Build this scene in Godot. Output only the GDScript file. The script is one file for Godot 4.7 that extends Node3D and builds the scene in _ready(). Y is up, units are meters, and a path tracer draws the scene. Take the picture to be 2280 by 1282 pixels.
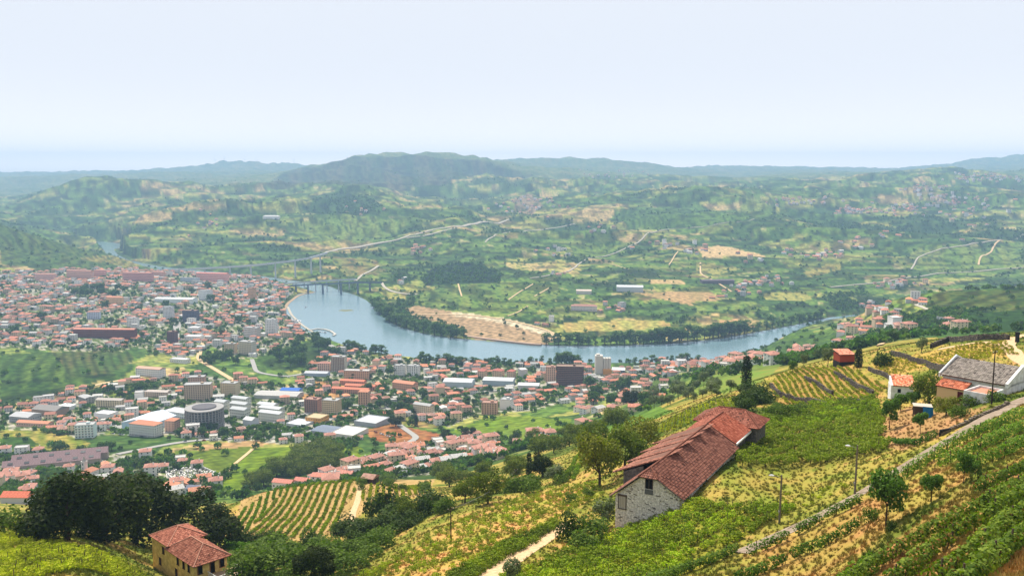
extends Node3D
# A river valley with a town and vineyards, seen from a terraced hillside 350 m above the water (y = 0 is the river).

const EYE := 350.0
const FOC := 1975.0
const PITCH := 0.126414
const NA := 740
const S0 := -0.74
const DS := 0.002

var rng := RandomNumberGenerator.new()
var ds_row := PackedFloat64Array()      # distance of each row of the ground sheet
var hgt := PackedFloat32Array()
var tint := PackedColorArray()
var wet := PackedByteArray()
var woody := PackedFloat32Array()
var town := PackedByteArray()           # 1 where houses stand
var n_big := FastNoiseLite.new()
var n_mid := FastNoiseLite.new()
var n_fine := FastNoiseLite.new()
var n_cell := FastNoiseLite.new()
var n_edge := FastNoiseLite.new()
var n_cell2 := FastNoiseLite.new()
var mats := {}
var used_names := {}

func _ready():
	rng.seed = 4711
	var cam := Camera3D.new()
	cam.name = "camera"
	cam.fov = rad_to_deg(2.0 * atan(641.0 / FOC))
	cam.near = 0.5
	cam.far = 60000.0
	cam.position = Vector3(0, EYE, 0)
	cam.rotation.x = -PITCH
	add_child(cam)
	cam.current = true
	var env := Environment.new()
	env.background_mode = Environment.BG_SKY
	var sky := Sky.new()
	var sm := ProceduralSkyMaterial.new()
	sm.sky_top_color = Color(0.772, 0.782, 0.808)
	sm.sky_horizon_color = Color(1.26, 1.15, 1.04)
	sm.sky_curve = 0.0222
	sm.ground_bottom_color = Color(0.30, 0.32, 0.26)
	sm.ground_horizon_color = Color(0.62, 0.68, 0.72)
	sm.sky_energy_multiplier = SKY_E
	sm.sun_angle_max = 1.0
	sky.sky_material = sm
	env.sky = sky
	env.tonemap_mode = Environment.TONE_MAPPER_LINEAR
	env.tonemap_exposure = EXPO
	env.fog_enabled = true
	env.fog_density = FOG_D
	env.fog_light_color = FOG_C
	env.sdfgi_enabled = true
	env.ssao_enabled = true
	env.ssil_enabled = true
	var we := WorldEnvironment.new()
	we.name = "world_environment"
	we.environment = env
	add_child(we)
	var sun := DirectionalLight3D.new()
	sun.name = "sun"
	sun.light_energy = SUN_E
	sun.light_color = Color(1.0, 0.97, 0.92)
	sun.light_angular_distance = 0.5
	sun.shadow_enabled = true
	var el := deg_to_rad(54.0)
	var az := deg_to_rad(-22.0)          # ahead of the camera, a little to the west
	var to_sun := Vector3(sin(az) * cos(el), sin(el), -cos(az) * cos(el))
	sun.look_at_from_position(Vector3.ZERO, -to_sun, Vector3.UP)
	add_child(sun)
	noises()
	build_ground()
	build_all()

const SKY_E := 1.0
const EXPO := 1.6
const SUN_E := 1.6
const FOG_D := 0.00009
const FOG_C := Color(0.69, 0.85, 1.0)

func noises():
	n_big.seed = 3; n_big.frequency = 1.0; n_big.fractal_octaves = 4
	n_mid.seed = 11; n_mid.frequency = 1.0; n_mid.fractal_octaves = 3
	n_fine.seed = 23; n_fine.frequency = 1.0; n_fine.fractal_octaves = 2
	for n in [n_cell, n_edge, n_cell2]:
		n.noise_type = FastNoiseLite.TYPE_CELLULAR
		n.frequency = 1.0
		n.fractal_type = FastNoiseLite.FRACTAL_NONE
		n.cellular_jitter = 0.9
		n.cellular_distance_function = FastNoiseLite.DISTANCE_MANHATTAN
		n.seed = 77
	n_cell.cellular_return_type = FastNoiseLite.RETURN_CELL_VALUE
	n_edge.cellular_return_type = FastNoiseLite.RETURN_DISTANCE2_SUB
	n_cell2.cellular_return_type = FastNoiseLite.RETURN_CELL_VALUE
	n_cell2.seed = 78

# ---------- the lie of the land ----------
# Along twelve bearings: [distance, elevation line] pairs, from the viewpoint's own slope down to the river and up the hills beyond.
func bearings() -> Array:
	return [
		[-250, [[8,1700],[20,1540],[60,1420],[115,1282],[140,1245],[165,1205],[190,1185],[280,1165],[400,1150],[500,1140],[650,1115],[800,1085],[950,1035],[1050,990],[1150,950],[1250,915],[1350,875],[1500,810],[1650,772],[1800,738],[2000,692],[2200,655],[2400,620],[2600,590],[2800,560],[3000,520],[3200,490],[3400,470],[3600,475],[4000,500],[4700,488],[5500,470],[6500,446],[7530,422],[8590,405],[10180,392],[13890,388],[17070,396]]],
		[0, [[8,1700],[20,1540],[60,1420],[115,1282],[140,1240],[165,1203],[190,1184],[280,1165],[400,1150],[500,1140],[650,1115],[800,1085],[950,1035],[1050,990],[1150,952],[1250,918],[1350,880],[1500,815],[1650,775],[1800,740],[2000,697],[2200,662],[2400,632],[2600,611],[2800,592],[3000,560],[3200,520],[3400,498],[3600,512],[4000,515],[4700,492],[5500,478],[6500,458],[7318,436],[7848,450],[9385,418],[10180,400],[10975,402],[13890,386],[17070,394]]],
		[200, [[8,1700],[20,1545],[60,1425],[110,1290],[140,1242],[170,1207],[195,1194],[230,1182],[280,1168],[400,1160],[500,1150],[650,1125],[800,1085],[950,1030],[1050,987],[1150,950],[1250,917],[1350,882],[1500,820],[1650,780],[1800,748],[2000,705],[2200,672],[2400,643],[2600,619],[2800,604],[3000,588],[3200,568],[3350,566],[3500,592],[4000,560],[4700,536],[5500,462],[6100,410],[6700,420],[7848,430],[9650,402],[10445,391],[11240,396],[13890,384],[17070,394]]],
		[400, [[8,1700],[20,1560],[60,1480],[100,1420],[150,1320],[170,1290],[200,1237],[250,1190],[280,1167],[350,1165],[500,1150],[650,1128],[750,1105],[850,1068],[950,1025],[1050,985],[1150,948],[1250,915],[1350,880],[1500,830],[1650,792],[1800,757],[2000,715],[2200,680],[2400,651],[2600,629],[2800,614],[3000,610],[3300,597],[3500,575],[4000,530],[4700,490],[5500,455],[6300,424],[6800,428],[8060,415],[9385,396],[10445,388],[11505,394],[13890,376],[17070,394]]],
		[600, [[8,1700],[20,1580],[60,1510],[100,1420],[150,1305],[180,1262],[220,1226],[260,1188],[300,1145],[330,1108],[350,1094],[380,1105],[500,1120],[650,1110],[750,1095],[850,1060],[950,1020],[1050,982],[1150,947],[1250,914],[1350,884],[1500,840],[1650,802],[1800,766],[2000,725],[2200,692],[2400,665],[2600,645],[2800,628],[3000,608],[3500,560],[4000,520],[4700,485],[5500,455],[6500,428],[7000,430],[7848,404],[8590,394],[9915,392],[13890,373],[17070,394]]],
		[800, [[8,1700],[20,1600],[60,1520],[100,1400],[140,1285],[170,1262],[210,1225],[250,1182],[290,1128],[330,1082],[350,1072],[380,1080],[500,1085],[650,1078],[750,1062],[850,1035],[950,1005],[1050,972],[1150,940],[1250,912],[1350,882],[1500,842],[1650,805],[1800,772],[2000,735],[2200,702],[2400,675],[2600,650],[2800,622],[3000,600],[3500,565],[4000,530],[4700,478],[5300,430],[5600,428],[6500,430],[7530,392],[8590,352],[9120,356],[10180,370],[13890,380],[17070,394]]],
		[1000, [[8,1700],[20,1600],[60,1480],[90,1370],[120,1282],[150,1220],[180,1175],[220,1140],[270,1113],[330,1096],[400,1086],[500,1075],[650,1060],[800,1040],[900,1015],[1000,985],[1100,955],[1200,925],[1300,897],[1400,870],[1500,843],[1600,818],[1700,797],[1900,754],[2100,708],[2300,671],[2600,635],[3000,600],[3500,556],[4000,520],[4700,490],[5500,455],[6500,425],[7530,388],[8325,352],[8855,354],[10180,364],[13890,380],[17070,394]]],
		[1200, [[8,1700],[20,1600],[60,1450],[85,1350],[110,1282],[140,1208],[170,1152],[210,1106],[260,1071],[320,1045],[400,1025],[500,1012],[650,1000],[800,982],[1000,955],[1100,937],[1200,914],[1300,890],[1400,866],[1500,842],[1600,818],[1700,797],[1900,752],[2100,702],[2300,665],[2600,630],[3000,590],[3500,550],[4000,520],[4700,490],[5500,462],[6500,432],[7000,430],[7848,392],[8484,376],[9385,380],[11240,356],[12035,360],[13890,380],[17070,394]]],
		[1400, [[8,1700],[20,1590],[60,1430],[80,1340],[100,1282],[130,1195],[150,1150],[170,1110],[200,1062],[240,1014],[300,975],[400,952],[600,936],[800,925],[1000,905],[1200,886],[1350,868],[1500,840],[1600,820],[1700,798],[1900,756],[2100,706],[2300,668],[2600,628],[3000,585],[3500,540],[4000,505],[4700,472],[5500,456],[6500,430],[7530,404],[8325,388],[9385,390],[11240,362],[12035,370],[13890,378],[17070,394]]],
		[1600, [[8,1700],[20,1570],[60,1420],[80,1330],[97,1275],[108,1238],[122,1165],[135,1110],[150,1064],[165,1020],[182,986],[210,948],[250,912],[300,885],[340,880],[500,868],[700,840],[900,822],[1200,812],[1500,806],[1650,800],[1750,780],[1900,757],[2100,710],[2300,672],[2600,632],[3000,585],[3500,540],[4000,500],[4600,460],[4900,452],[5500,458],[6500,430],[7530,410],[8060,402],[9120,404],[11240,386],[13890,372],[17070,394]]],
		[1800, [[8,1690],[20,1560],[45,1440],[70,1345],[90,1282],[112,1162],[140,1088],[165,1024],[200,952],[240,908],[265,886],[300,846],[340,816],[360,812],[400,815],[600,806],[900,793],[1100,786],[1350,768],[1600,750],[1800,740],[1950,733],[2100,720],[2300,680],[2600,640],[3000,592],[3500,545],[4000,505],[4700,470],[5500,445],[6500,422],[7530,403],[8590,393],[10180,388],[13890,374],[17070,394]]],
		[2000, [[8,1680],[20,1540],[45,1370],[65,1282],[85,1180],[100,1115],[125,1046],[150,986],[180,932],[220,886],[260,848],[300,800],[330,772],[380,770],[600,762],[900,752],[1100,744],[1250,714],[1400,688],[1500,664],[1600,668],[1800,690],[2100,705],[2250,688],[2400,668],[2600,642],[3000,598],[3500,550],[4000,510],[4700,470],[5500,440],[6500,412],[7530,390],[8060,392],[10180,388],[13890,376],[17070,394]]],
		[2200, [[8,1660],[20,1500],[45,1284],[70,1135],[100,1022],[130,956],[155,906],[175,888],[220,825],[260,780],[290,752],[330,745],[500,745],[700,742],[900,740],[1100,726],[1250,695],[1400,660],[1500,641],[1650,648],[1800,680],[2100,700],[2250,688],[2400,668],[2600,645],[3000,600],[3500,552],[4000,512],[4700,470],[5500,435],[6500,408],[7530,384],[8060,390],[10180,385],[13890,358],[17070,390]]],
		[2450, [[8,1640],[20,1460],[45,1230],[70,1090],[100,980],[130,915],[155,870],[175,852],[220,800],[260,760],[290,738],[330,735],[500,735],[700,732],[900,730],[1100,715],[1250,680],[1400,648],[1500,635],[1650,645],[1800,680],[2100,700],[2250,688],[2400,668],[2600,645],[3000,600],[3500,552],[4000,512],[4700,468],[5500,433],[6500,404],[7530,378],[8060,384],[10180,380],[13890,340],[17070,390]]],
	]

func rise(py: float) -> float:          # height gained per metre ahead at that elevation line
	var v := (641.0 - py) / FOC
	return (v * cos(PITCH) - sin(PITCH)) / (cos(PITCH) + v * sin(PITCH))

func ahead(py: float) -> float:
	return cos(PITCH) + (641.0 - py) / FOC * sin(PITCH)

func flat(px: float, py: float, y := 0.0) -> Vector3:   # where the sight line meets the level y
	var d := (y - EYE) / rise(py)
	return Vector3((px - 1140.0) / FOC / ahead(py) * d, y, -d)

func at_d(px: float, py: float, d: float) -> Vector3:   # the point d metres ahead on a sight line
	return Vector3((px - 1140.0) / FOC / ahead(py) * d, EYE + rise(py) * d, -d)

func on(px: float, py: float) -> Vector3:               # where the sight line first meets the ground
	var r := rise(py)
	var s := (px - 1140.0) / FOC / ahead(py)
	var last := 9.0
	var d := 10.0
	while d < 16800.0:
		if EYE + r * d < height(s * d, -d):
			for k in 12:
				var m := (last + d) * 0.5
				if EYE + r * m < height(s * m, -m): d = m
				else: last = m
			break
		last = d
		d *= 1.012
	return Vector3(s * d, height(s * d, -d), -d)

func row_of(d: float) -> float:
	var lo := 0
	var hi := ds_row.size() - 1
	if d <= ds_row[0]: return 0.0
	if d >= ds_row[hi]: return float(hi)
	while hi - lo > 1:
		var m := (lo + hi) >> 1
		if ds_row[m] <= d: lo = m
		else: hi = m
	return lo + (d - ds_row[lo]) / (ds_row[hi] - ds_row[lo])

func height(x: float, z: float) -> float:
	var d := maxf(-z, ds_row[0])
	var a := clampf((x / d - S0) / DS, 0.0, NA - 1.001)
	var r := minf(row_of(d), ds_row.size() - 1.001)
	var i := int(a)
	var j := int(r)
	var fa := a - i
	var fr := r - j
	var k := j * NA + i
	return lerpf(lerpf(hgt[k], hgt[k + 1], fa), lerpf(hgt[k + NA], hgt[k + NA + 1], fa), fr)

func ground_normal(x: float, z: float, e := 2.0) -> Vector3:
	return Vector3(height(x - e, z) - height(x + e, z), 2.0 * e, height(x, z - e) - height(x, z + e)).normalized()

func profile(col: Array, logs: PackedFloat64Array, ld: float) -> float:
	var n := logs.size()
	if ld <= logs[0]: return col[0][1]
	if ld >= logs[n - 1]: return col[n - 1][1]
	var k := 0
	while logs[k + 1] < ld: k += 1
	var t := (ld - logs[k]) / (logs[k + 1] - logs[k])
	return lerpf(col[k][1], col[k + 1][1], t)

func river_outline() -> PackedVector2Array:
	var out := PackedVector2Array()
	for p in [[700,650],[664,654],[648,666],[632,681],[629,692],[640,703],[658,727],[690,741],[735,757],[762,767],[800,779],[870,789],[930,797],[1000,801],[1100,805],[1200,807],[1300,807],[1400,808],[1500,806],[1600,799],[1680,790],[1722,770],[1760,742],[1800,724],[1850,711],[1990,698],[2150,694],[2300,690],[2300,684],[2150,688],[1990,692],[1850,706],[1790,720],[1700,737],[1600,755],[1500,765],[1400,769],[1300,771],[1200,768],[1150,765],[1060,757],[1000,752],[940,742],[890,728],[862,715],[850,700],[835,685],[815,668],[790,656],[760,648],[735,638],[690,630],[600,617],[480,605],[400,599],[345,591],[290,580],[262,568],[252,555],[290,546],[235,538],[165,538],[170,545],[225,550],[236,565],[255,580],[300,596],[400,606],[520,615],[640,630]]:
		var q := flat(p[0], p[1])
		out.append(Vector2(q.x, q.z))
	return out

func build_ground():
	var d := 8.0
	while d < 17000.0:
		ds_row.append(d)
		d *= 1.0135 if d < 600.0 else (1.0088 if d < 5200.0 else 1.013)
	var nr := ds_row.size()
	hgt.resize(NA * nr); tint.resize(NA * nr); wet.resize(NA * nr); town.resize(NA * nr); woody.resize(NA * nr)
	var cols := bearings()
	var xs := []
	var logs := []
	for c in cols:
		xs.append(float(c[0]))
		var l := PackedFloat64Array()
		for e in c[1]: l.append(log(e[0]))
		logs.append(l)
	var nc := cols.size()
	for j in nr:
		d = ds_row[j]
		var ld := log(d)
		var line := []
		for c in nc:
			line.append(profile(cols[c][1], logs[c], ld))
		for i in NA:
			var s := S0 + i * DS
			var px := 1140.0 + s * FOC
			var py := 0.0
			for turn in 2:
				var k := 0
				while k < nc - 2 and xs[k + 1] < px: k += 1
				var t := clampf((px - xs[k]) / (xs[k + 1] - xs[k]), -0.6, 1.6)
				# a smooth curve through four neighbouring bearings
				var p0: float = line[maxi(k - 1, 0)]
				var p1: float = line[k]
				var p2: float = line[k + 1]
				var p3: float = line[mini(k + 2, nc - 1)]
				if t < 0.0 or t > 1.0: py = lerpf(p1, p2, t)
				else: py = p1 + 0.5 * t * (p2 - p0 + t * (2.0 * p0 - 5.0 * p1 + 4.0 * p2 - p3 + t * (3.0 * (p1 - p2) + p3 - p0)))
				px = 1140.0 + s * FOC * ahead(py)
			hgt[j * NA + i] = EYE + rise(py) * d
	# soften the creases of the profiles
	for turn in 3:
		var old := hgt.duplicate()
		for j in range(1, nr - 1):
			for i in NA:
				var k := j * NA + i
				hgt[k] = 0.25 * old[k - NA] + 0.5 * old[k] + 0.25 * old[k + NA]
	# gullies, spurs and knolls, growing with the distance
	for j in nr:
		d = ds_row[j]
		var far := smoothstep(2100.0, 4200.0, d)
		var town_flat := smoothstep(450.0, 250.0, d)
		for i in NA:
			var x := (S0 + i * DS) * d
			var k := j * NA + i
			if far > 0.0:
				var r := 1.0 - absf(n_big.get_noise_2d(x / 1700.0, d / 1150.0)) * 2.2
				hgt[k] += far * (r - 0.45) * minf(18.0 + d * 0.0085, 62.0) + far * n_mid.get_noise_2d(x / 420.0, d / 330.0) * (5.0 + d * 0.0012)
			else:
				hgt[k] += n_mid.get_noise_2d(x / 60.0, d / 60.0) * (0.35 + 1.2 * town_flat * smoothstep(40.0, 200.0, d))
			if d > 1500.0 and d < 5000.0: hgt[k] = maxf(hgt[k], 1.6)
	# knolls and spurs that stand out from the slopes across the river: [px, distance, height, half width, half depth]
	for e in [[420,4300,46,330,330],[560,5000,60,420,380],[1000,4600,48,480,330],[1230,6500,75,430,380],[1330,5500,58,420,380],[1500,4850,40,380,330],[1700,5300,55,430,330],[1900,6100,52,520,330],[2120,5100,50,450,330],[800,4100,38,350,260],[1120,3600,24,300,200],[1650,3900,30,330,230],[1950,3600,26,300,200],[270,6100,40,420,260],[640,6600,50,500,300],[920,8300,26,500,300],[760,7900,24,350,300],[1060,7900,20,380,300],[1450,7300,50,520,260],[1850,7400,40,600,260],[2200,7000,40,500,260],[480,13400,40,330,420],[585,13400,72,620,500],[330,11500,34,800,500],[2290,13400,60,700,500],[1250,10800,30,700,400],[700,6000,46,420,260],[1100,6900,50,420,260],[180,4600,30,300,220],[1560,6500,50,480,260],[2050,6300,44,420,240]]:
		for j in range(int(row_of(e[1] - 2.6 * e[4])), int(row_of(e[1] + 2.6 * e[4])) + 1):
			d = ds_row[j]
			var u: float = (d - e[1]) / e[4]
			for i in NA:
				var x := (S0 + i * DS) * d
				var w: float = (x - (e[0] - 1140.0) / FOC * e[1]) / e[3]
				if absf(w) > 2.6: continue
				hgt[j * NA + i] += e[2] * exp(-0.5 * (u * u + w * w)) * (1.0 + 0.35 * n_mid.get_noise_2d(x / 200.0, d / 200.0))
	# the river bed
	var shore := river_outline()
	var box := Rect2(shore[0], Vector2.ZERO)
	for p in shore: box = box.expand(p)
	for j in nr:
		d = ds_row[j]
		if -d < box.position.y or -d > box.end.y: continue
		for i in NA:
			var q := Vector2((S0 + i * DS) * d, -d)
			if q.x > box.position.x and q.x < box.end.x and Geometry2D.is_point_in_polygon(q, shore): wet[j * NA + i] = 1
	var m := shore.size()
	for j in range(4, nr - 4):
		d = ds_row[j]
		if -d < box.position.y - 60.0 or -d > box.end.y + 60.0: continue
		for i in range(4, NA - 4):
			var k := j * NA + i
			var w := wet[k]
			if w == wet[k - 4] and w == wet[k + 4] and w == wet[k - 4 * NA] and w == wet[k + 4 * NA]:
				if w: hgt[k] = -4.0
				continue
			var q := Vector2((S0 + i * DS) * d, -d)
			var best := 1e9
			for e in m:
				best = minf(best, q.distance_squared_to(Geometry2D.get_closest_point_to_segment(q, shore[e], shore[(e + 1) % m])))
			best = sqrt(best)
			hgt[k] = maxf(-4.0, -best * 0.3) if w else minf(hgt[k], 0.3 + best * 0.25)

# ---------- small builders ----------
class Shape:
	var v := PackedVector3Array()
	var n := PackedVector3Array()
	var c := PackedColorArray()
	var uv := PackedVector2Array()
	var col := Color.WHITE
	func tri(a: Vector3, b: Vector3, d: Vector3):
		var m := (d - a).cross(b - a).normalized()
		v.append(a); v.append(b); v.append(d)
		n.append(m); n.append(m); n.append(m)
		c.append(col); c.append(col); c.append(col)
	func quad(a: Vector3, b: Vector3, d: Vector3, e: Vector3):
		tri(a, b, d); tri(a, d, e)
	func box(t: Transform3D, s: Vector3, bottom := true):   # t: centre of the base
		var x := t.basis.x * s.x * 0.5
		var z := t.basis.z * s.z * 0.5
		var y := t.basis.y * s.y
		var o := t.origin
		var p := [o - x - z, o + x - z, o + x + z, o - x + z]
		for k in 4:
			var a: Vector3 = p[k]
			var b: Vector3 = p[(k + 1) % 4]
			quad(a, b, b + y, a + y)
		quad(p[0] + y, p[1] + y, p[2] + y, p[3] + y)
		if bottom: quad(p[3], p[2], p[1], p[0])
	func bar(a: Vector3, b: Vector3, r0: float, r1: float, sides := 6):
		var d := (b - a).normalized()
		var x := d.cross(Vector3.UP if absf(d.y) < 0.9 else Vector3.RIGHT).normalized()
		var y := d.cross(x)
		for k in sides:
			var p := TAU * k / sides
			var q := TAU * (k + 1) / sides
			var u := x * cos(p) + y * sin(p)
			var w := x * cos(q) + y * sin(q)
			var n0 := v.size()
			quad(a + w * r0, a + u * r0, b + u * r1, b + w * r1)
			for m in [[0, w], [1, u], [2, u], [3, w], [4, u], [5, w]]: n[n0 + m[0]] = m[1]
			tri(b, b + w * r1, b + u * r1)
	func mesh() -> ArrayMesh:
		var arr := []
		arr.resize(Mesh.ARRAY_MAX)
		arr[Mesh.ARRAY_VERTEX] = v
		arr[Mesh.ARRAY_NORMAL] = n
		arr[Mesh.ARRAY_COLOR] = c
		if uv.size() == v.size(): arr[Mesh.ARRAY_TEX_UV] = uv
		var m := ArrayMesh.new()
		if v.size(): m.add_surface_from_arrays(Mesh.PRIMITIVE_TRIANGLES, arr)
		return m

func paint(key: String, color: Color, rough := 0.9, opts := {}) -> StandardMaterial3D:
	if mats.has(key): return mats[key]
	var m := StandardMaterial3D.new()
	m.resource_name = key
	m.albedo_color = color
	m.roughness = rough
	m.metallic_specular = opts.get("spec", 0.3)
	m.metallic = opts.get("metal", 0.0)
	if opts.has("vc"):
		m.vertex_color_use_as_albedo = true
		m.vertex_color_is_srgb = true
	if opts.has("tex"):
		if not opts.has("vc"): m.albedo_color = Color.WHITE
		m.albedo_texture = opts.tex
		m.uv1_triplanar = true
		m.uv1_world_triplanar = opts.get("world", false)
		m.uv1_scale = Vector3.ONE / opts.get("size", 4.0)
	if opts.has("bump"):
		m.heightmap_enabled = true
		m.heightmap_texture = opts.bump
		m.heightmap_scale = opts.get("depth", 4.0)
		m.uv1_triplanar = true
		m.uv1_scale = Vector3.ONE / opts.get("size", 4.0)
	if opts.has("back"):
		m.backlight_enabled = true
		m.backlight = opts.back
	mats[key] = m
	return m

func numbered(called: String) -> String:
	var k: int = used_names.get(called, 0)
	used_names[called] = k + 1
	return called if k == 0 else "%s_%03d" % [called, k]

func obj(called: String, mesh: Mesh, m: Material, parent: Node = null) -> MeshInstance3D:
	var o := MeshInstance3D.new()
	o.mesh = mesh
	o.material_override = m
	if parent == null:
		o.name = numbered(called)
		add_child(o)
	else:
		o.name = called
		parent.add_child(o, true)
	return o

func base(called: String, where: Vector3, turn := 0.0) -> Node3D:
	var o := Node3D.new()
	o.name = numbered(called)
	o.position = where
	o.rotation.y = turn
	add_child(o)
	return o

func tag(o: Node, label: String, category: String, group := "", kind := "") -> Node:
	if label: o.set_meta("label", label)
	if category: o.set_meta("category", category)
	if group: o.set_meta("group", group)
	if kind: o.set_meta("kind", kind)
	return o

func dup(root: Node3D, at: Vector3, turn: float, scale := 1.0) -> Node3D:
	var r: Node3D = root.duplicate()
	r.name = numbered(str(root.get_meta("called")))
	r.position = at
	r.rotation.y = turn
	r.scale = Vector3.ONE * scale
	r.visible = true
	add_child(r)
	return r

func noise_picture(size: int, freq: float, oct: int, dark: Color, light: Color, kind := 0, seed_ := 1) -> ImageTexture:
	var n := FastNoiseLite.new()
	n.seed = seed_
	n.frequency = freq
	n.fractal_octaves = oct
	if kind == 1:
		n.noise_type = FastNoiseLite.TYPE_CELLULAR
		n.cellular_return_type = FastNoiseLite.RETURN_DISTANCE2_SUB
	var im := n.get_seamless_image(size, size)
	var out := Image.create(size, size, false, Image.FORMAT_RGB8)
	for y in size:
		for x in size:
			out.set_pixel(x, y, dark.lerp(light, im.get_pixel(x, y).r))
	return ImageTexture.create_from_image(out)

# ---------- land cover ----------
func grid_of(p: Vector3) -> Vector2:
	return Vector2((p.x / -p.z - S0) / DS, row_of(-p.z))

func grid_poly(points: Array) -> PackedVector2Array:
	var out := PackedVector2Array()
	for p in points: out.append(grid_of(on(p[0], p[1])))
	return out

# Paint one plot of land: its colour, an uneven second colour, and planted rows along the line a -> b every `every` metres.
func plot(points: Array, col: Color, second := Color.TRANSPARENT, rows := [], edge := Color.TRANSPARENT):
	var poly := grid_poly(points)
	var box := Rect2(poly[0], Vector2.ZERO)
	for p in poly: box = box.expand(p)
	var dir := Vector2.RIGHT
	if rows.size():
		var a := on(rows[0][0], rows[0][1])
		var b := on(rows[1][0], rows[1][1])
		dir = Vector2(b.x - a.x, b.z - a.z).normalized()
	for j in range(maxi(0, int(box.position.y)), mini(ds_row.size() - 1, int(box.end.y) + 1) + 1):
		var d := ds_row[j]
		for i in range(maxi(0, int(box.position.x)), mini(NA - 1, int(box.end.x) + 1) + 1):
			if not Geometry2D.is_point_in_polygon(Vector2(i, j), poly): continue
			var x := (S0 + i * DS) * d
			var c := col
			if second.a > 0.0: c = c.lerp(second, clampf(0.5 + 0.9 * n_mid.get_noise_2d(x / (6.0 + d * 0.02), -d / (6.0 + d * 0.02)), 0.0, 1.0))
			if rows.size():
				var q := Vector2(x, -d)
				var w := q.dot(dir.orthogonal()) / float(rows[2])
				c = c.lerp(rows[3], 0.75 * smoothstep(0.15, 0.5, absf(w - roundf(w))))
			if d > 1250.0 and rows.size() == 0 and col.r < 0.66:
				var k := j * NA + i
				c = c.lerp(c.darkened(0.34), smoothstep(-0.2, 0.9, sin(hgt[k] * TAU / (2.4 + d * 0.0016) + 3.0 * n_mid.get_noise_2d(x / 150.0, d / 150.0))))
				c = c.lerp(WOOD, smoothstep(0.30, 0.5, n_fine.get_noise_2d(x / 30.0, d / 34.0)))
			if edge.a > 0.0:
				for e in [Vector2(2, 0), Vector2(-2, 0), Vector2(0, 1), Vector2(0, -1)]:
					if not Geometry2D.is_point_in_polygon(Vector2(i, j) + e, poly):
						c = c.lerp(edge, 0.7)
						break
			tint[j * NA + i] = c
			woody[j * NA + i] = 0.9 if col == WOOD else 0.0

func mark_town(points: Array):
	var poly := grid_poly(points)
	var box := Rect2(poly[0], Vector2.ZERO)
	for p in poly: box = box.expand(p)
	for j in range(maxi(0, int(box.position.y)), mini(ds_row.size() - 1, int(box.end.y) + 1) + 1):
		for i in range(maxi(0, int(box.position.x)), mini(NA - 1, int(box.end.x) + 1) + 1):
			if Geometry2D.is_point_in_polygon(Vector2(i, j), poly) and not wet[j * NA + i]: town[j * NA + i] = 1

const VINE_DK := Color(0.27, 0.37, 0.17)
const VINE := Color(0.38, 0.48, 0.20)
const OLIVE := Color(0.50, 0.54, 0.26)
const YEL := Color(0.62, 0.60, 0.31)
const TAN := Color(0.72, 0.60, 0.41)
const EARTH := Color(0.62, 0.43, 0.28)
const WOOD := Color(0.19, 0.28, 0.12)
const PAVE := Color(0.62, 0.60, 0.56)
const STRAW := Color(0.66, 0.56, 0.30)
const DRY := Color(0.66, 0.49, 0.33)

var grove := 0.0
func cover(x: float, d: float, h: float) -> Color:
	var c: Color
	if d < 640.0:                      # the viewpoint's own hillside: dry grass, weeds and bare schist soil
		var a := n_mid.get_noise_2d(x / 14.0, d / 14.0)
		var b := n_fine.get_noise_2d(x / 3.0, d / 3.0)
		var g := n_big.get_noise_2d(x / 90.0 + 7.0, d / 90.0)
		c = Color(0.40, 0.43, 0.17).lerp(STRAW, clampf(0.35 + a * 0.8 + g * 0.6, 0.0, 1.0))
		c = c.lerp(DRY, clampf(b * 1.2 + a * 0.7 - 0.15, 0.0, 0.8))
		return c.lerp(Color(0.24, 0.31, 0.11), clampf(-g * 1.4 - a * 0.5, 0.0, 0.7))
	var wide := 1.0 + 1.6 * smoothstep(2200.0, 4500.0, d)
	var x0 := x
	x = x / wide
	var wx := x + 30.0 * n_mid.get_noise_2d(x / 130.0, d / 130.0)
	var wd := d + 30.0 * n_mid.get_noise_2d(x / 130.0 + 40.0, d / 130.0)
	var f := n_big.get_noise_2d(x / 700.0 + 3.0, d / 900.0)
	var fine := n_fine.get_noise_2d(x / 26.0, d / 26.0)
	var v := n_cell.get_noise_2d(wx / 120.0, wd / 150.0)
	var v2 := n_cell2.get_noise_2d(wx / 46.0, wd / 60.0)
	var q := v * 0.7 + v2 * 0.5 + f * 0.35
	if q < -0.30: c = VINE_DK
	elif q < 0.16: c = VINE
	elif q < 0.42: c = OLIVE
	elif q < 0.74: c = YEL
	else: c = TAN
	var e := n_edge.get_noise_2d(wx / 120.0, wd / 150.0)
	if e < -0.93: c = c.lerp(WOOD if v2 < 0.35 else Color(0.72, 0.64, 0.48), 0.75)
	if d > 1900.0 or (d > 640.0 and absf(h - 20.0) > 60.0):
		c = c.lerp(c.darkened(0.42), smoothstep(-0.3, 0.9, sin(h * TAU / (3.4 + d * 0.0022) + 2.0 * v2)))
	var wood := smoothstep(0.20, 0.40, f * 0.7 + 0.5 * n_mid.get_noise_2d(x / 210.0, d / 260.0 + 9.0))
	c = c.lerp(WOOD, wood * 0.9)
	grove = wood
	c = c.lerp(WOOD, clampf(fine * 0.8, 0.0, 0.6)).lerp(YEL, clampf(-fine * 0.35, 0.0, 0.3))
	if d > 6800.0:
		var heath := smoothstep(6800.0, 8000.0, d)
		c = c.lerp(Color(0.47, 0.47, 0.31).lerp(Color(0.34, 0.41, 0.23), clampf(0.5 + fine + 0.8 * n_mid.get_noise_2d(x0 / 300.0, h / 50.0), 0.0, 1.0)), heath * 0.8)
	return c

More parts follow.
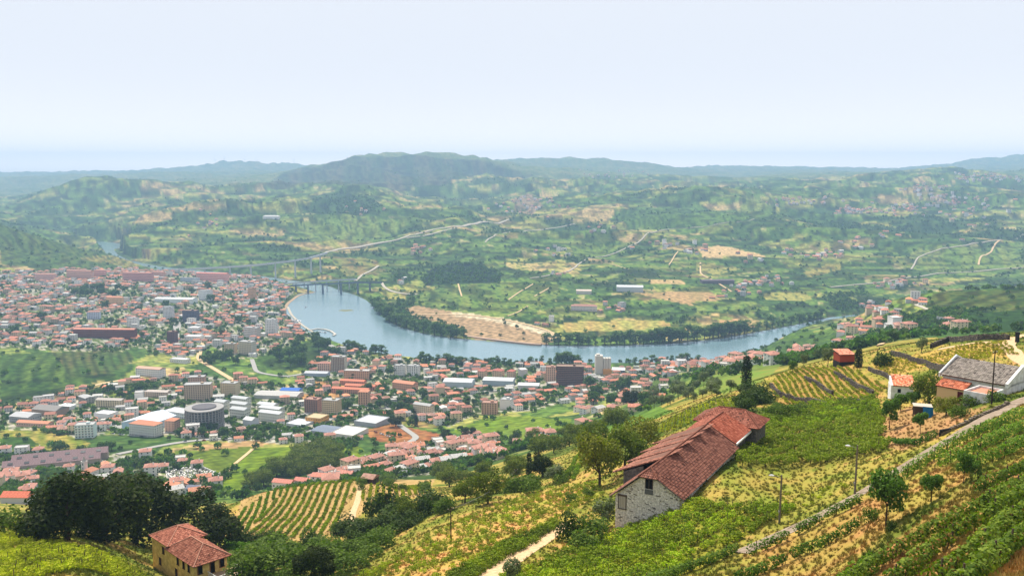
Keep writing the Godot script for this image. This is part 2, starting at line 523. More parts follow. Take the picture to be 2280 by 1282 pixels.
func town_cover(x: float, d: float) -> Color:
	var a := n_mid.get_noise_2d(x / 40.0, d / 50.0)
	var b := n_fine.get_noise_2d(x / 12.0, d / 16.0)
	var c := PAVE.lerp(Color(0.70, 0.63, 0.52), clampf(0.4 + a, 0.0, 1.0))
	c = c.lerp(Color(0.30, 0.36, 0.17), smoothstep(-0.12, 0.2, b + a * 0.6))
	return c

func land():
	var nr := ds_row.size()
	mark_town([[-30,600],[120,606],[200,600],[360,606],[520,612],[600,628],[655,652],[630,672],[632,695],[652,722],[690,750],[640,770],[600,792],[520,800],[470,770],[440,790],[400,800],[300,772],[260,786],[120,780],[-30,772]])
	mark_town([[-30,905],[180,868],[300,850],[400,830],[560,850],[640,862],[690,840],[690,800],[760,780],[830,792],[930,800],[1000,808],[1240,812],[1420,825],[1560,806],[1640,800],[1640,810],[1520,830],[1420,858],[1300,888],[1200,912],[1060,924],[1000,950],[890,940],[830,935],[800,965],[790,1005],[690,985],[560,988],[420,975],[260,952],[200,978],[-30,950]])
	mark_town([[600,1092],[740,1062],[820,1022],[930,990],[1020,982],[1040,968],[1110,985],[1130,1015],[1000,1050],[860,1066],[740,1090]])
	mark_town([[-30,1012],[220,1006],[380,1022],[500,1060],[470,1105],[340,1095],[-30,1112]])
	for j in nr:
		var d := ds_row[j]
		for i in NA:
			var k := j * NA + i
			var x := (S0 + i * DS) * d
			grove = 0.0
			tint[k] = town_cover(x, d) if town[k] and d > 640.0 else cover(x, d, hgt[k])
			woody[k] = grove
			if wet[k]: tint[k] = Color(0.33, 0.31, 0.24)
	# --- plots across the river
	plot([[900,688],[925,680],[960,686],[1010,694],[1100,703],[1180,722],[1238,742],[1232,762],[1200,770],[1150,764],[1060,756],[1036,748],[1030,732],[930,708]], Color(0.66,0.54,0.41), Color(0.61,0.50,0.37))
	plot([[1010,694],[1100,703],[1180,722],[1238,742],[1235,750],[1100,716],[1000,702]], Color(0.78,0.70,0.58))
	plot([[950,604],[990,590],[1080,590],[1118,612],[1112,628],[1050,634],[948,636],[940,620]], WOOD, Color(0.12,0.2,0.1))
	plot([[945,648],[1020,632],[1025,660],[1015,690],[940,682],[930,670]], VINE_DK, OLIVE)
	plot([[1025,632],[1240,628],[1250,655],[1190,700],[1130,706],[1020,694]], VINE, Color(0.47,0.50,0.24))
	plot([[1060,700],[1170,676],[1185,688],[1110,708]], Color(0.46,0.52,0.22))
	plot([[1120,585],[1250,578],[1300,590],[1290,612],[1150,600]], YEL, TAN)
	plot([[880,640],[935,618],[950,640],[900,652]], YEL, OLIVE)
	plot([[850,650],[910,650],[900,668],[860,668]], Color(0.60,0.54,0.30), YEL)
	plot([[1425,655],[1500,648],[1585,650],[1605,668],[1540,680],[1480,668]], Color(0.69,0.55,0.38), Color(0.62,0.52,0.34))
	plot([[1445,622],[1515,622],[1530,634],[1450,632]], TAN)
	plot([[1555,553],[1600,546],[1650,556],[1712,572],[1640,572],[1565,572]], Color(0.76,0.63,0.44))
	plot([[1550,583],[1625,590],[1650,598],[1600,612],[1550,610]], Color(0.58,0.55,0.30))
	plot([[1700,652],[1760,648],[1825,662],[1790,670],[1705,668]], Color(0.60,0.57,0.30))
	plot([[1790,606],[1840,588],[1890,592],[1850,606],[1800,618]], Color(0.58,0.53,0.28))
	plot([[1240,722],[1300,714],[1470,712],[1500,724],[1420,735],[1260,740]], Color(0.69,0.57,0.34), YEL)
	plot([[1590,716],[1640,710],[1692,728],[1630,738],[1600,728]], Color(0.74,0.57,0.40))
	plot([[1340,680],[1500,672],[1560,685],[1540,704],[1350,706]], VINE, VINE_DK)
	plot([[1210,690],[1260,678],[1330,690],[1330,706],[1230,712]], Color(0.44,0.47,0.24), OLIVE)
	plot([[1540,672],[1680,672],[1720,690],[1560,700]], VINE, OLIVE)
	plot([[2040,560],[2200,550],[2280,540],[2280,600],[2100,612],[2030,600]], VINE, OLIVE)
	plot([[1990,585],[2040,556],[2110,552],[2080,588]], Color(0.47,0.50,0.26))
	plot([[1270,545],[1350,540],[1400,560],[1330,575],[1280,570]], Color(0.42,0.50,0.20))
	plot([[1360,480],[1470,460],[1560,452],[1660,478],[1560,512],[1400,510]], VINE_DK, VINE)
	plot([[700,440],[760,424],[830,440],[850,470],[740,480],[690,470]], WOOD, VINE_DK)
	plot([[570,410],[640,380],[830,350],[910,346],[1000,354],[1090,360],[1190,392],[1000,405],[780,412]], Color(0.38,0.36,0.24), Color(0.26,0.32,0.17))
	plot([[1150,440],[1190,432],[1210,460],[1180,480],[1145,460]], Color(0.56,0.47,0.36))
	plot([[740,580],[810,570],[850,590],[840,612],[770,614]], Color(0.52,0.42,0.27), OLIVE)
	plot([[640,500],[800,480],[900,490],[880,520],[700,540]], OLIVE, VINE)
	# --- plots on the near bank
	plot([[0,790],[110,782],[140,800],[160,840],[60,880],[0,880]], Color(0.23,0.33,0.14), Color(0.36,0.43,0.18), [[20,800],[150,790],14.0,Color(0.18,0.25,0.11)])
	plot([[112,784],[285,782],[300,800],[250,830],[150,842],[130,800]], Color(0.38,0.34,0.20), VINE_DK, [[130,830],[280,805],14.0,Color(0.20,0.24,0.12)])
	plot([[0,850],[150,842],[250,830],[270,850],[100,880],[0,900]], Color(0.20,0.29,0.12), Color(0.32,0.40,0.16))
	plot([[60,890],[230,845],[240,860],[150,895],[0,915]], Color(0.60,0.54,0.34), TAN)
	plot([[235,870],[300,850],[330,870],[300,890],[245,886]], Color(0.38,0.43,0.17), OLIVE)
	plot([[640,770],[700,752],[760,785],[690,820],[600,824],[560,800]], Color(0.22,0.31,0.12), VINE)
	plot([[700,850],[790,846],[850,858],[840,872],[700,878]], Color(0.70,0.52,0.33), EARTH)
	plot([[650,880],[760,872],[755,890],[640,892]], Color(0.68,0.50,0.32))
	plot([[810,958],[870,942],[960,962],[1010,972],[900,992],[830,980]], Color(0.55,0.34,0.22), Color(0.60,0.42,0.26))
	plot([[880,930],[940,922],[1010,940],[960,955],[890,945]], Color(0.60,0.45,0.30), VINE)
	plot([[1000,962],[1090,928],[1180,925],[1272,932],[1268,952],[1200,978],[1130,965],[1040,970]], Color(0.38,0.47,0.12), Color(0.42,0.48,0.15))
	plot([[1100,965],[1180,948],[1240,952],[1190,980]], Color(0.45,0.48,0.16), VINE)
	plot([[1260,955],[1460,905],[1500,915],[1420,950],[1300,975],[1230,978]], Color(0.27,0.37,0.12), VINE)
	plot([[930,1005],[1000,985],[1080,975],[1075,992],[960,1020]], Color(0.70,0.53,0.36))
	plot([[430,992],[570,980],[600,988],[560,998],[440,1002]], Color(0.68,0.54,0.37))
	plot([[300,1010],[420,1004],[560,994],[552,1012],[500,1052],[490,1060],[400,1035]], Color(0.40,0.44,0.15), Color(0.36,0.43,0.14), [[420,1008],[500,1055],8.0,Color(0.33,0.38,0.12)])
	plot([[562,998],[680,990],[690,1000],[640,1040],[545,1094],[460,1092],[510,1050]], Color(0.41,0.47,0.11), Color(0.37,0.45,0.12))
	plot([[676,1000],[780,988],[810,1000],[800,1018],[740,1022],[660,1010]], Color(0.40,0.46,0.12))
	plot([[0,960],[100,955],[200,985],[180,1005],[0,1012]], Color(0.41,0.45,0.16), STRAW)
	plot([[0,975],[60,972],[85,990],[50,1002],[0,1000]], Color(0.22,0.32,0.10))
	plot([[1480,800],[1600,845],[1560,880],[1420,905],[1440,870]], Color(0.27,0.36,0.13), OLIVE)
	plot([[1600,820],[1760,800],[1700,850],[1610,880],[1570,860]], Color(0.45,0.46,0.22), VINE)
	plot([[1745,740],[1800,730],[1825,745],[1790,765],[1750,775]], Color(0.35,0.46,0.14))
	plot([[1700,765],[1850,735],[1900,745],[1860,780],[1740,800],[1650,800]], VINE_DK, VINE)
	plot([[2080,652],[2300,645],[2300,692],[2180,692],[2050,692]], Color(0.38,0.39,0.19), Color(0.28,0.34,0.15))
	plot([[2160,700],[2300,688],[2300,738],[2190,738]], Color(0.18,0.27,0.10))
	plot([[1980,725],[2110,735],[2240,738],[2230,750],[2100,752],[1990,745]], VINE_DK)
	plot([[0,500],[60,505],[180,555],[330,590],[230,600],[120,596],[0,590]], Color(0.35,0.40,0.18), VINE_DK)
	plot([[200,572],[330,592],[300,598],[170,575]], Color(0.55,0.51,0.28))
	# --- plots on the near hillside
	plot([[1560,1108],[1640,1052],[1700,1046],[1850,1036],[1960,1020],[1985,1012],[1900,1086],[1800,1140],[1740,1162],[1640,1112]], Color(0.44, 0.48, 0.19), Color(0.59, 0.51, 0.27))
	plot([[1960,990],[1972,930],[2030,905],[2110,920],[2200,905],[2100,968],[2010,1004]], Color(0.62, 0.47, 0.33), Color(0.55, 0.45, 0.29))
	plot([[1655,1240],[1780,1188],[1900,1128],[1990,1070],[2080,1026],[2170,1060],[1990,1170],[1880,1282],[1640,1300]], Color(0.62, 0.46, 0.29), Color(0.54, 0.51, 0.24))
	plot([[1880,1320],[2000,1200],[2170,1080],[2320,1000],[2320,1320]], Color(0.60, 0.43, 0.28), Color(0.50, 0.46, 0.22))
	plot([[2105,1310],[2240,1220],[2320,1170],[2320,1310]], Color(0.64, 0.54, 0.30), Color(0.66, 0.48, 0.30))
	plot([[750,1300],[1000,1172],[1240,1082],[1345,1100],[1236,1160],[1040,1300]], Color(0.72, 0.53, 0.34), Color(0.53, 0.53, 0.22))
	plot([[1715,875],[1730,836],[1790,818],[1900,820],[1985,862],[1950,890],[1860,896],[1740,900]], Color(0.62, 0.47, 0.29), Color(0.52, 0.48, 0.22))
	plot([[1935,812],[1990,798],[2140,768],[2250,760],[2280,800],[2060,818],[1985,842]], Color(0.70, 0.57, 0.33), Color(0.58, 0.50, 0.24))
	plot([[495,1200],[530,1138],[600,1092],[700,1068],[800,1066],[970,1066],[950,1104],[820,1130],[740,1190],[700,1204]], Color(0.66, 0.54, 0.37), Color(0.58, 0.49, 0.31))
	plot([[1640,1042],[1646,998],[1690,936],[1850,896],[1955,886],[1968,985],[1990,1002],[1850,1034]], Color(0.50, 0.45, 0.22), Color(0.36, 0.38, 0.15))
	plot([[1300,1290],[1480,1120],[1600,1128],[1770,1132],[1660,1198],[1480,1300]], Color(0.56, 0.52, 0.22), Color(0.46, 0.46, 0.18))

var ROADS := []

func ribbon(called: String, pts: Array, width: float, m: Material, lift := 0.8, label := ""):
	var line: Array[Vector3] = []
	for k in pts.size() - 1:
		var a := on(pts[k][0], pts[k][1])
		var b := on(pts[k + 1][0], pts[k + 1][1])
		var steps := maxi(1, int(Vector2(b.x - a.x, b.z - a.z).length() / maxf(2.0, -a.z * 0.008)))
		for t in steps:
			var p := a.lerp(b, float(t) / steps)
			line.append(Vector3(p.x, 0, p.z))
		if k == pts.size() - 2: line.append(Vector3(b.x, 0, b.z))
	for turn in 3:
		var old := line.duplicate()
		for k in range(1, line.size() - 1): line[k] = (old[k - 1] + old[k] * 2.0 + old[k + 1]) * 0.25
	var st := Shape.new()
	var last := []
	for k in line.size():
		var t := (line[mini(k + 1, line.size() - 1)] - line[maxi(k - 1, 0)]).normalized()
		var side := Vector3(-t.z, 0, t.x) * width * 0.5
		var l := line[k] - side
		var r := line[k] + side
		var y := maxf(height(line[k].x, line[k].z), 0.0)
		l.y = lerpf(y, maxf(height(l.x, l.z), 0.0), 0.9) + lift
		r.y = lerpf(y, maxf(height(r.x, r.z), 0.0), 0.9) + lift
		var here := [l, r]
		if k:
			st.quad(last[0], last[1], r, l)
			st.quad(last[1], last[1] - Vector3.UP * lift * 2.0, r - Vector3.UP * lift * 2.0, r)
			st.quad(last[0] - Vector3.UP * lift * 2.0, last[0], l, l - Vector3.UP * lift * 2.0)
		last = here
	var o := obj(called, st.mesh(), m)
	o.set_meta("kind", "structure")
	if label: o.set_meta("label", label)

func ground_mesh():
	var nr := ds_row.size()
	var cut := int(row_of(640.0))
	var near_tex := noise_picture(512, 0.05, 4, Color(0.72, 0.72, 0.70), Color(1.0, 1.0, 0.98), 0, 5)
	var far_tex := noise_picture(1024, 0.04, 5, Color(0.45, 0.48, 0.46), Color.WHITE, 0, 6)
	sheet("hillside", 0, cut, paint("hillside soil", Color(1.12, 1.12, 1.12), 0.97, {"vc": 1, "tex": near_tex, "world": true, "size": 11.0, "spec": 0.15}))
	sheet("valley", cut, nr - 1, paint("valley ground", Color(1.18, 1.18, 1.18), 0.97, {"vc": 1, "tex": far_tex, "world": true, "size": 700.0, "spec": 0.15}))
	# the river: one level sheet, with a light wind on it
	var st := Shape.new()
	st.quad(Vector3(-2600, 0, -1450), Vector3(2200, 0, -1450), Vector3(2200, 0, -5200), Vector3(-2600, 0, -5200))
	var w := StandardMaterial3D.new()
	w.albedo_color = Color(0.40, 0.50, 0.53)
	w.roughness = 0.13
	w.metallic_specular = 0.5
	var nn := FastNoiseLite.new()
	nn.frequency = 0.03
	nn.fractal_octaves = 4
	nn.seed = 9
	var nt := NoiseTexture2D.new()
	nt.width = 512; nt.height = 512
	nt.seamless = true
	nt.noise = nn
	w.heightmap_enabled = true
	w.heightmap_texture = nt
	w.heightmap_scale = 25.0
	w.uv1_triplanar = true
	w.uv1_world_triplanar = true
	w.uv1_scale = Vector3.ONE / 90.0
	var o := obj("river", st.mesh(), w)
	o.set_meta("kind", "structure")

func sheet(called: String, j0: int, j1: int, m: Material):
	var nr := ds_row.size()
	var v := PackedVector3Array()
	var n := PackedVector3Array()
	var c := tint.slice(j0 * NA, (j1 + 1) * NA)
	var ix := PackedInt32Array()
	var rows := j1 - j0 + 1
	v.resize(rows * NA); n.resize(rows * NA)
	for j in rows:
		var g := j + j0
		var d := ds_row[g]
		var ga := maxi(g - 1, 0)
		var gb := mini(g + 1, nr - 1)
		for i in NA:
			var k := g * NA + i
			var s := S0 + i * DS
			v[j * NA + i] = Vector3(s * d, hgt[k], -d)
			var ia := maxi(i - 1, 0)
			var ib := mini(i + 1, NA - 1)
			var hx := (hgt[g * NA + ib] - hgt[g * NA + ia]) / ((ib - ia) * DS * d)
			var dd := ds_row[gb] - ds_row[ga]
			var hd := (hgt[gb * NA + i] - hgt[ga * NA + i]) / dd - hx * s
			n[j * NA + i] = Vector3(-hx, 1.0, hd).normalized()
	ix.resize((rows - 1) * (NA - 1) * 6)
	var w := 0
	for j in rows - 1:
		for i in NA - 1:
			var a := j * NA + i
			ix[w] = a; ix[w + 1] = a + NA; ix[w + 2] = a + 1
			ix[w + 3] = a + 1; ix[w + 4] = a + NA; ix[w + 5] = a + NA + 1
			w += 6
	var arr := []
	arr.resize(Mesh.ARRAY_MAX)
	arr[Mesh.ARRAY_VERTEX] = v
	arr[Mesh.ARRAY_NORMAL] = n
	arr[Mesh.ARRAY_COLOR] = c
	arr[Mesh.ARRAY_INDEX] = ix
	var am := ArrayMesh.new()
	am.add_surface_from_arrays(Mesh.PRIMITIVE_TRIANGLES, arr)
	var o := obj(called, am, m)
	o.set_meta("kind", "structure")

func roads():
	var white := paint("pale road", Color(0.62, 0.59, 0.53), 0.95)
	var grey := paint("town road", Color(0.56, 0.55, 0.53), 0.95)
	var dust := paint("dirt track", Color(0.72, 0.62, 0.47), 0.97)
	ribbon("motorway", [[725,563],[760,552],[850,540],[905,530],[935,518],[1000,508],[1060,498],[1135,488]], 14.0, white, 2.5)
	ribbon("motorway_slip_road", [[905,530],[930,528],[990,514],[1030,506]], 9.0, white, 2.0)
	ribbon("country_road", [[1180,620],[1230,612],[1270,605],[1285,590],[1330,572],[1380,560],[1410,545],[1435,532],[1438,522],[1460,515],[1530,508],[1600,500],[1680,488]], 6.0, white, 2.0)
	ribbon("country_road", [[1850,640],[1960,630],[2080,610],[2160,606],[2280,596]], 6.5, white, 2.0)
	ribbon("country_road", [[2030,600],[2040,580],[2060,565],[2120,552],[2190,540],[2280,522]], 5.0, white, 2.0)
	ribbon("country_road", [[1560,585],[1560,610],[1630,650]], 5.0, dust, 1.5)
	ribbon("country_road", [[1080,540],[1120,520],[1180,512],[1280,498]], 6.0, white, 1.5)
	ribbon("country_road", [[2180,590],[2182,575],[2210,560],[2215,545],[2240,535]], 6.0, dust, 1.5)
	ribbon("river_road", [[790,626],[815,608],[838,596],[842,592]], 9.0, white, 2.0)
	ribbon("river_road", [[850,630],[858,644],[890,654],[930,656]], 8.0, white, 1.6)
	ribbon("field_track", [[1132,668],[1160,648],[1188,632]], 4.0, dust, 1.2)
	ribbon("field_track", [[1190,660],[1225,640]], 4.0, dust, 1.2)
	ribbon("field_track", [[1020,632],[1028,660]], 4.0, dust, 1.2)
	ribbon("field_track", [[1130,704],[1150,698],[1175,682]], 4.0, dust, 1.2)
	ribbon("field_track", [[905,702],[1010,700],[1090,706],[1180,724],[1232,740],[1240,748],[1228,760]], 6.0, dust, 1.2)
	ribbon("field_track", [[1490,590],[1500,574],[1510,560]], 4.0, dust, 1.2)
	ribbon("field_track", [[1340,584],[1370,590],[1400,600]], 4.0, dust, 1.2)
	ribbon("quay_road", [[636,700],[650,715],[668,735],[700,752],[740,772],[775,786],[800,790]], 11.0, grey, 1.0)
	ribbon("quay_road", [[640,686],[648,704],[672,728],[705,746]], 6.0, white, 1.0)
	ribbon("riverside_path", [[632,690],[640,676],[665,658],[700,652]], 9.0, paint("pale sand", Color(0.58, 0.49, 0.38), 0.97), 0.6)
	ribbon("railway", [[470,818],[440,800],[445,778],[466,735]], 9.0, dust, 0.8)
	ribbon("railway", [[470,818],[520,848],[556,872]], 9.0, dust, 0.8)
	ribbon("avenue", [[385,770],[390,740],[397,712]], 16.0, grey, 0.8)
	ribbon("town_road", [[30,902],[130,880],[220,855],[330,838],[420,832]], 7.0, paint("sandy road", Color(0.72, 0.63, 0.48), 0.95), 0.8)
	ribbon("town_road", [[190,930],[260,950],[330,968],[440,955],[560,950],[660,930],[700,915]], 9.0, grey, 0.8)
	ribbon("town_road", [[260,1012],[330,998],[400,985],[470,978],[560,975],[650,975],[700,958],[760,915],[780,890]], 9.0, grey, 0.8)
	ribbon("town_road", [[700,915],[740,900],[830,905],[900,890],[1000,880],[1100,870],[1220,862],[1300,852]], 9.0, grey, 0.8)
	ribbon("town_road", [[490,900],[500,925],[505,950]], 9.0, grey, 0.8)
	ribbon("town_road", [[860,900],[880,940],[930,975],[880,1000],[820,1030]], 8.0, grey, 0.8)
	ribbon("town_road", [[920,998],[960,990],[1010,978],[1040,970]], 8.0, paint("bright concrete", Color(0.72, 0.71, 0.69), 0.95), 0.9)
	ribbon("town_road", [[1095,985],[1105,998],[1125,1012]], 8.0, grey, 0.9)
	ribbon("town_road", [[560,800],[570,830],[640,840],[700,826]], 8.0, grey, 0.8)
	ribbon("field_track", [[562,1000],[520,1035],[468,1085]], 4.0, dust, 0.7)
	ribbon("field_track", [[680,990],[660,1010]], 3.5, dust, 0.7)
	ribbon("village_road", [[2040,678],[2080,695],[2110,718],[2140,728],[2210,738]], 6.0, white, 0.9)
	ribbon("village_road", [[1990,720],[1985,740],[1960,770]], 4.0, dust, 0.9)

# ---------- where things are, for describing them ----------
var LAND_MARKS := []
var said := {}
const ORD := ["nearest", "second nearest", "third nearest", "fourth nearest", "fifth nearest", "sixth nearest", "seventh nearest", "eighth nearest", "ninth nearest", "tenth nearest", "eleventh nearest", "twelfth nearest", "thirteenth nearest", "fourteenth nearest", "fifteenth nearest", "sixteenth nearest", "seventeenth nearest", "eighteenth nearest", "nineteenth nearest", "twentieth nearest"]

func seen_at(p: Vector3) -> Vector2:
	var q := Basis(Vector3.RIGHT, PITCH) * (p - Vector3(0, EYE, 0))
	return Vector2(1140.0 + FOC * q.x / -q.z, 641.0 - FOC * q.y / -q.z)

func mark(said_: String, p: Vector3):
	LAND_MARKS.append([said_, seen_at(p)])

var pending := []
func describe_later(o: Node, look: String, category: String, group: String, p: Vector3):
	pending.append([o, look, category, group, seen_at(p)])

func describe_all():
	var sets := {}
	for e in pending:
		var q: Vector2 = e[4]
		var best := 1e9
		var who = LAND_MARKS[0]
		for m in LAND_MARKS:
			var dist := q.distance_to(m[1])
			if dist < best:
				best = dist
				who = m
		var off: Vector2 = q - who[1]
		var how := "beside"
		if absf(off.y) > absf(off.x) * 0.6: how = "above" if off.y < 0.0 else "below"
		var key := "%s|%s|%s" % [e[1], how, who[0]]
		if not sets.has(key): sets[key] = []
		sets[key].append([best, e, how, who[0]])
	for key in sets:
		var s: Array = sets[key]
		s.sort_custom(func(a, b): return a[0] < b[0])
		for k in s.size():
			var e: Array = s[k][1]
			var label := "%s, %s %s the %s" % [e[1], ORD[mini(k, ORD.size() - 1)], s[k][2], s[k][3]]
			if label.replace("-", " ").split(" ").size() > 16: label = label.replace(" house with ", " house, ").replace(" block with ", " block, ").replace("two-storey ", "").replace("three-storey ", "")
			tag(e[0], label, e[2], e[3])

# ---------- buildings of the town ----------
const WHITE := Color(0.86, 0.85, 0.83)
const CREAM := Color(0.82, 0.75, 0.62)
const PINK := Color(0.80, 0.66, 0.58)
const GREY := Color(0.66, 0.66, 0.65)
const BROWN := Color(0.55, 0.44, 0.37)
const TILE := Color(0.67, 0.46, 0.39)
const ORANGE := Color(0.79, 0.52, 0.39)
const OLD := Color(0.64, 0.48, 0.41)
const SLATE := Color(0.58, 0.58, 0.58)

var taken := []        # [x, z, radius] kept free of small houses

func roof_shape(kind: String, w: float, l: float, y: float, rise_: float, over := 0.4) -> Shape:
	var st := Shape.new()
	var a := w * 0.5 + over
	var b := l * 0.5 + over
	var t := y + 0.02
	var p := [Vector3(-a, t, b), Vector3(a, t, b), Vector3(a, t, -b), Vector3(-a, t, -b)]
	if kind == "flat":
		var i := 0.3
		var lo := y + 0.05
		var q := [Vector3(-a + over, lo, b - over), Vector3(a - over, lo, b - over), Vector3(a - over, lo, -b + over), Vector3(-a + over, lo, -b + over)]
		st.quad(q[0], q[3], q[2], q[1])
		for k in 4:   # parapet
			var u: Vector3 = q[k]
			var v: Vector3 = q[(k + 1) % 4]
			var mid := (u + v) * 0.5
			var len := u.distance_to(v)
			st.box(Transform3D(Basis(Vector3.UP, atan2(-(v.z - u.z), v.x - u.x)), mid), Vector3(len - i, rise_ * 0.5, i))
		return st
	var th := 0.22
	for k in 4: st.quad(p[k] - Vector3(0, th, 0), p[k], p[(k + 1) % 4], p[(k + 1) % 4] - Vector3(0, th, 0))
	var along := w >= l
	var hip := 0.0
	if kind == "hip": hip = minf(a, b)
	var r0: Vector3
	var r1: Vector3
	if along:
		r0 = Vector3(-a + hip, y + rise_, 0); r1 = Vector3(a - hip, y + rise_, 0)
		st.quad(p[0], r0, r1, p[1])
		st.quad(p[2], r1, r0, p[3])
		st.tri(p[1], r1, p[2])
		st.tri(p[3], r0, p[0])
	else:
		r0 = Vector3(0, y + rise_, b - hip); r1 = Vector3(0, y + rise_, -b + hip)
		st.quad(p[1], r0, r1, p[2])
		st.quad(p[3], r1, r0, p[0])
		st.tri(p[0], r0, p[1])
		st.tri(p[2], r1, p[3])
	return st

func wall_shape(w: float, l: float, h: float, foot := 2.5) -> Shape:
	var st := Shape.new()
	st.box(Transform3D(Basis(), Vector3(0, -foot, 0)), Vector3(w, h + foot, l))
	return st

func pane(w: float, h: float) -> ArrayMesh:
	var key := "pane %.2f %.2f" % [w, h]
	if not shared.has(key):
		var st := Shape.new()
		st.box(Transform3D(Basis(), Vector3(0, -h * 0.5, 0)), Vector3(w, h, 0.16))
		shared[key] = st.mesh()
	return shared[key]
var shared := {}

func wall_mat(c: Color) -> StandardMaterial3D:
	return paint("render %s" % c.to_html(false), c, 0.92)
func roof_mat(c: Color) -> StandardMaterial3D:
	return paint("roof %s" % c.to_html(false), Color(1, 1, 1), 0.9, {"tex": roof_tex(c), "size": 6.0})
func roof_tex(c: Color) -> ImageTexture:
	var key := "rt %s" % c.to_html(false)
	if not shared.has(key): shared[key] = noise_picture(64, 0.06, 3, c.darkened(0.22), c.lightened(0.12), 0, 31)
	return shared[key]

func windows(o: Node3D, w: float, l: float, h: float, floors: int, every := 3.2, size := Vector2(1.3, 1.5), sides := "fsr", from := 0):
	var glass := paint("window glass", Color(0.13, 0.15, 0.18), 0.25, {"spec": 0.5})
	var fh := h / floors
	for f in range(from, floors):
		for s in sides:
			var run := w if s in "fb" else l
			var n := maxi(1, int((run - 0.8) / every))
			for k in n:
				var u := (k + 0.5) / n * run - run * 0.5
				var y := fh * (f + 0.52)
				var p := obj("window", pane(size.x, size.y), glass, o)
				match s:
					"f": p.position = Vector3(u, y, l * 0.5 - 0.05)
					"b": p.position = Vector3(u, y, -l * 0.5 + 0.05)
					"s":
						p.position = Vector3(w * 0.5 - 0.05, y, u); p.rotation.y = PI / 2
					"r":
						p.position = Vector3(-w * 0.5 + 0.05, y, u); p.rotation.y = PI / 2

# A building that can be told from the others: middle of its foot in the picture, width and height there, depth in metres.
func block(called: String, px: float, py: float, wpx: float, hpx: float, deep: float, turn: float, floors: int, wall: Color, roof: String, rcol: Color, label: String, opts := {}) -> Node3D:
	var at := on(px, py)
	if opts.has("d"):
		at = at_d(px, py, opts.d)
		at.y = height(at.x, at.z)
	var per := -at.z / FOC
	var c := cos(deg_to_rad(turn))
	var w := maxf(5.0, (wpx * per - absf(sin(deg_to_rad(turn))) * deep) / c)
	var h := hpx * per * 0.98
	var q := Basis(Vector3.UP, deg_to_rad(turn)) * Vector3(0, 0, -deep * 0.5)
	var o := base(called, at + q, deg_to_rad(turn))
	tag(o, label, opts.get("cat", "apartment block" if floors > 2 else "building"), opts.get("group", ""))
	var rr: float = opts.get("rise", 1.4 if roof == "flat" else minf(w, deep) * 0.22)
	var wh := h - (0.5 if roof == "flat" else rr * 0.6)
	var cut: float = opts.get("ground", 0.0)
	obj("wall", wall_shape(w, deep, wh).mesh(), wall_mat(wall), o)
	obj("roof", roof_shape(roof, w, deep, wh, rr, opts.get("over", 0.4)).mesh(), roof_mat(rcol), o)
	if floors > 0 and not opts.has("blank"):
		windows(o, w, deep, wh, floors, opts.get("every", 3.4), opts.get("pane", Vector2(1.5, 1.5)), opts.get("sides", "fs" if turn < -2.0 else ("fr" if turn > 2.0 else "f")))
	if opts.has("balcony"):
		var bm := wall_mat(opts.balcony)
		var st := Shape.new()
		st.box(Transform3D(), Vector3(w * 0.94, 1.0, 1.1))
		var sl := st.mesh()
		for f in range(1, floors):
			obj("balcony", sl, bm, o).position = Vector3(0, wh / floors * f, deep * 0.5 + 0.4)
	if roof == "flat" and floors > 3:
		var lift := Shape.new()
		lift.box(Transform3D(Basis(), Vector3(w * 0.15, wh + 0.04, 0)), Vector3(4, 2.4, 4))
		obj("lift_housing", lift.mesh(), wall_mat(wall.darkened(0.08)), o)
	if roof == "hip" and floors < 4:
		var ch := Shape.new()
		ch.box(Transform3D(Basis(), Vector3(w * 0.2, wh + rr * 0.4, 0)), Vector3(0.9, rr * 0.9, 0.9))
		obj("chimney", ch.mesh(), wall_mat(WHITE), o)
	taken.append([at.x + q.x, at.z + q.z, (w + deep) * 0.36 + 4.0])
	if opts.has("mark"): LAND_MARKS.append([opts.mark, Vector2(px, py - hpx * 0.5)])
	return o

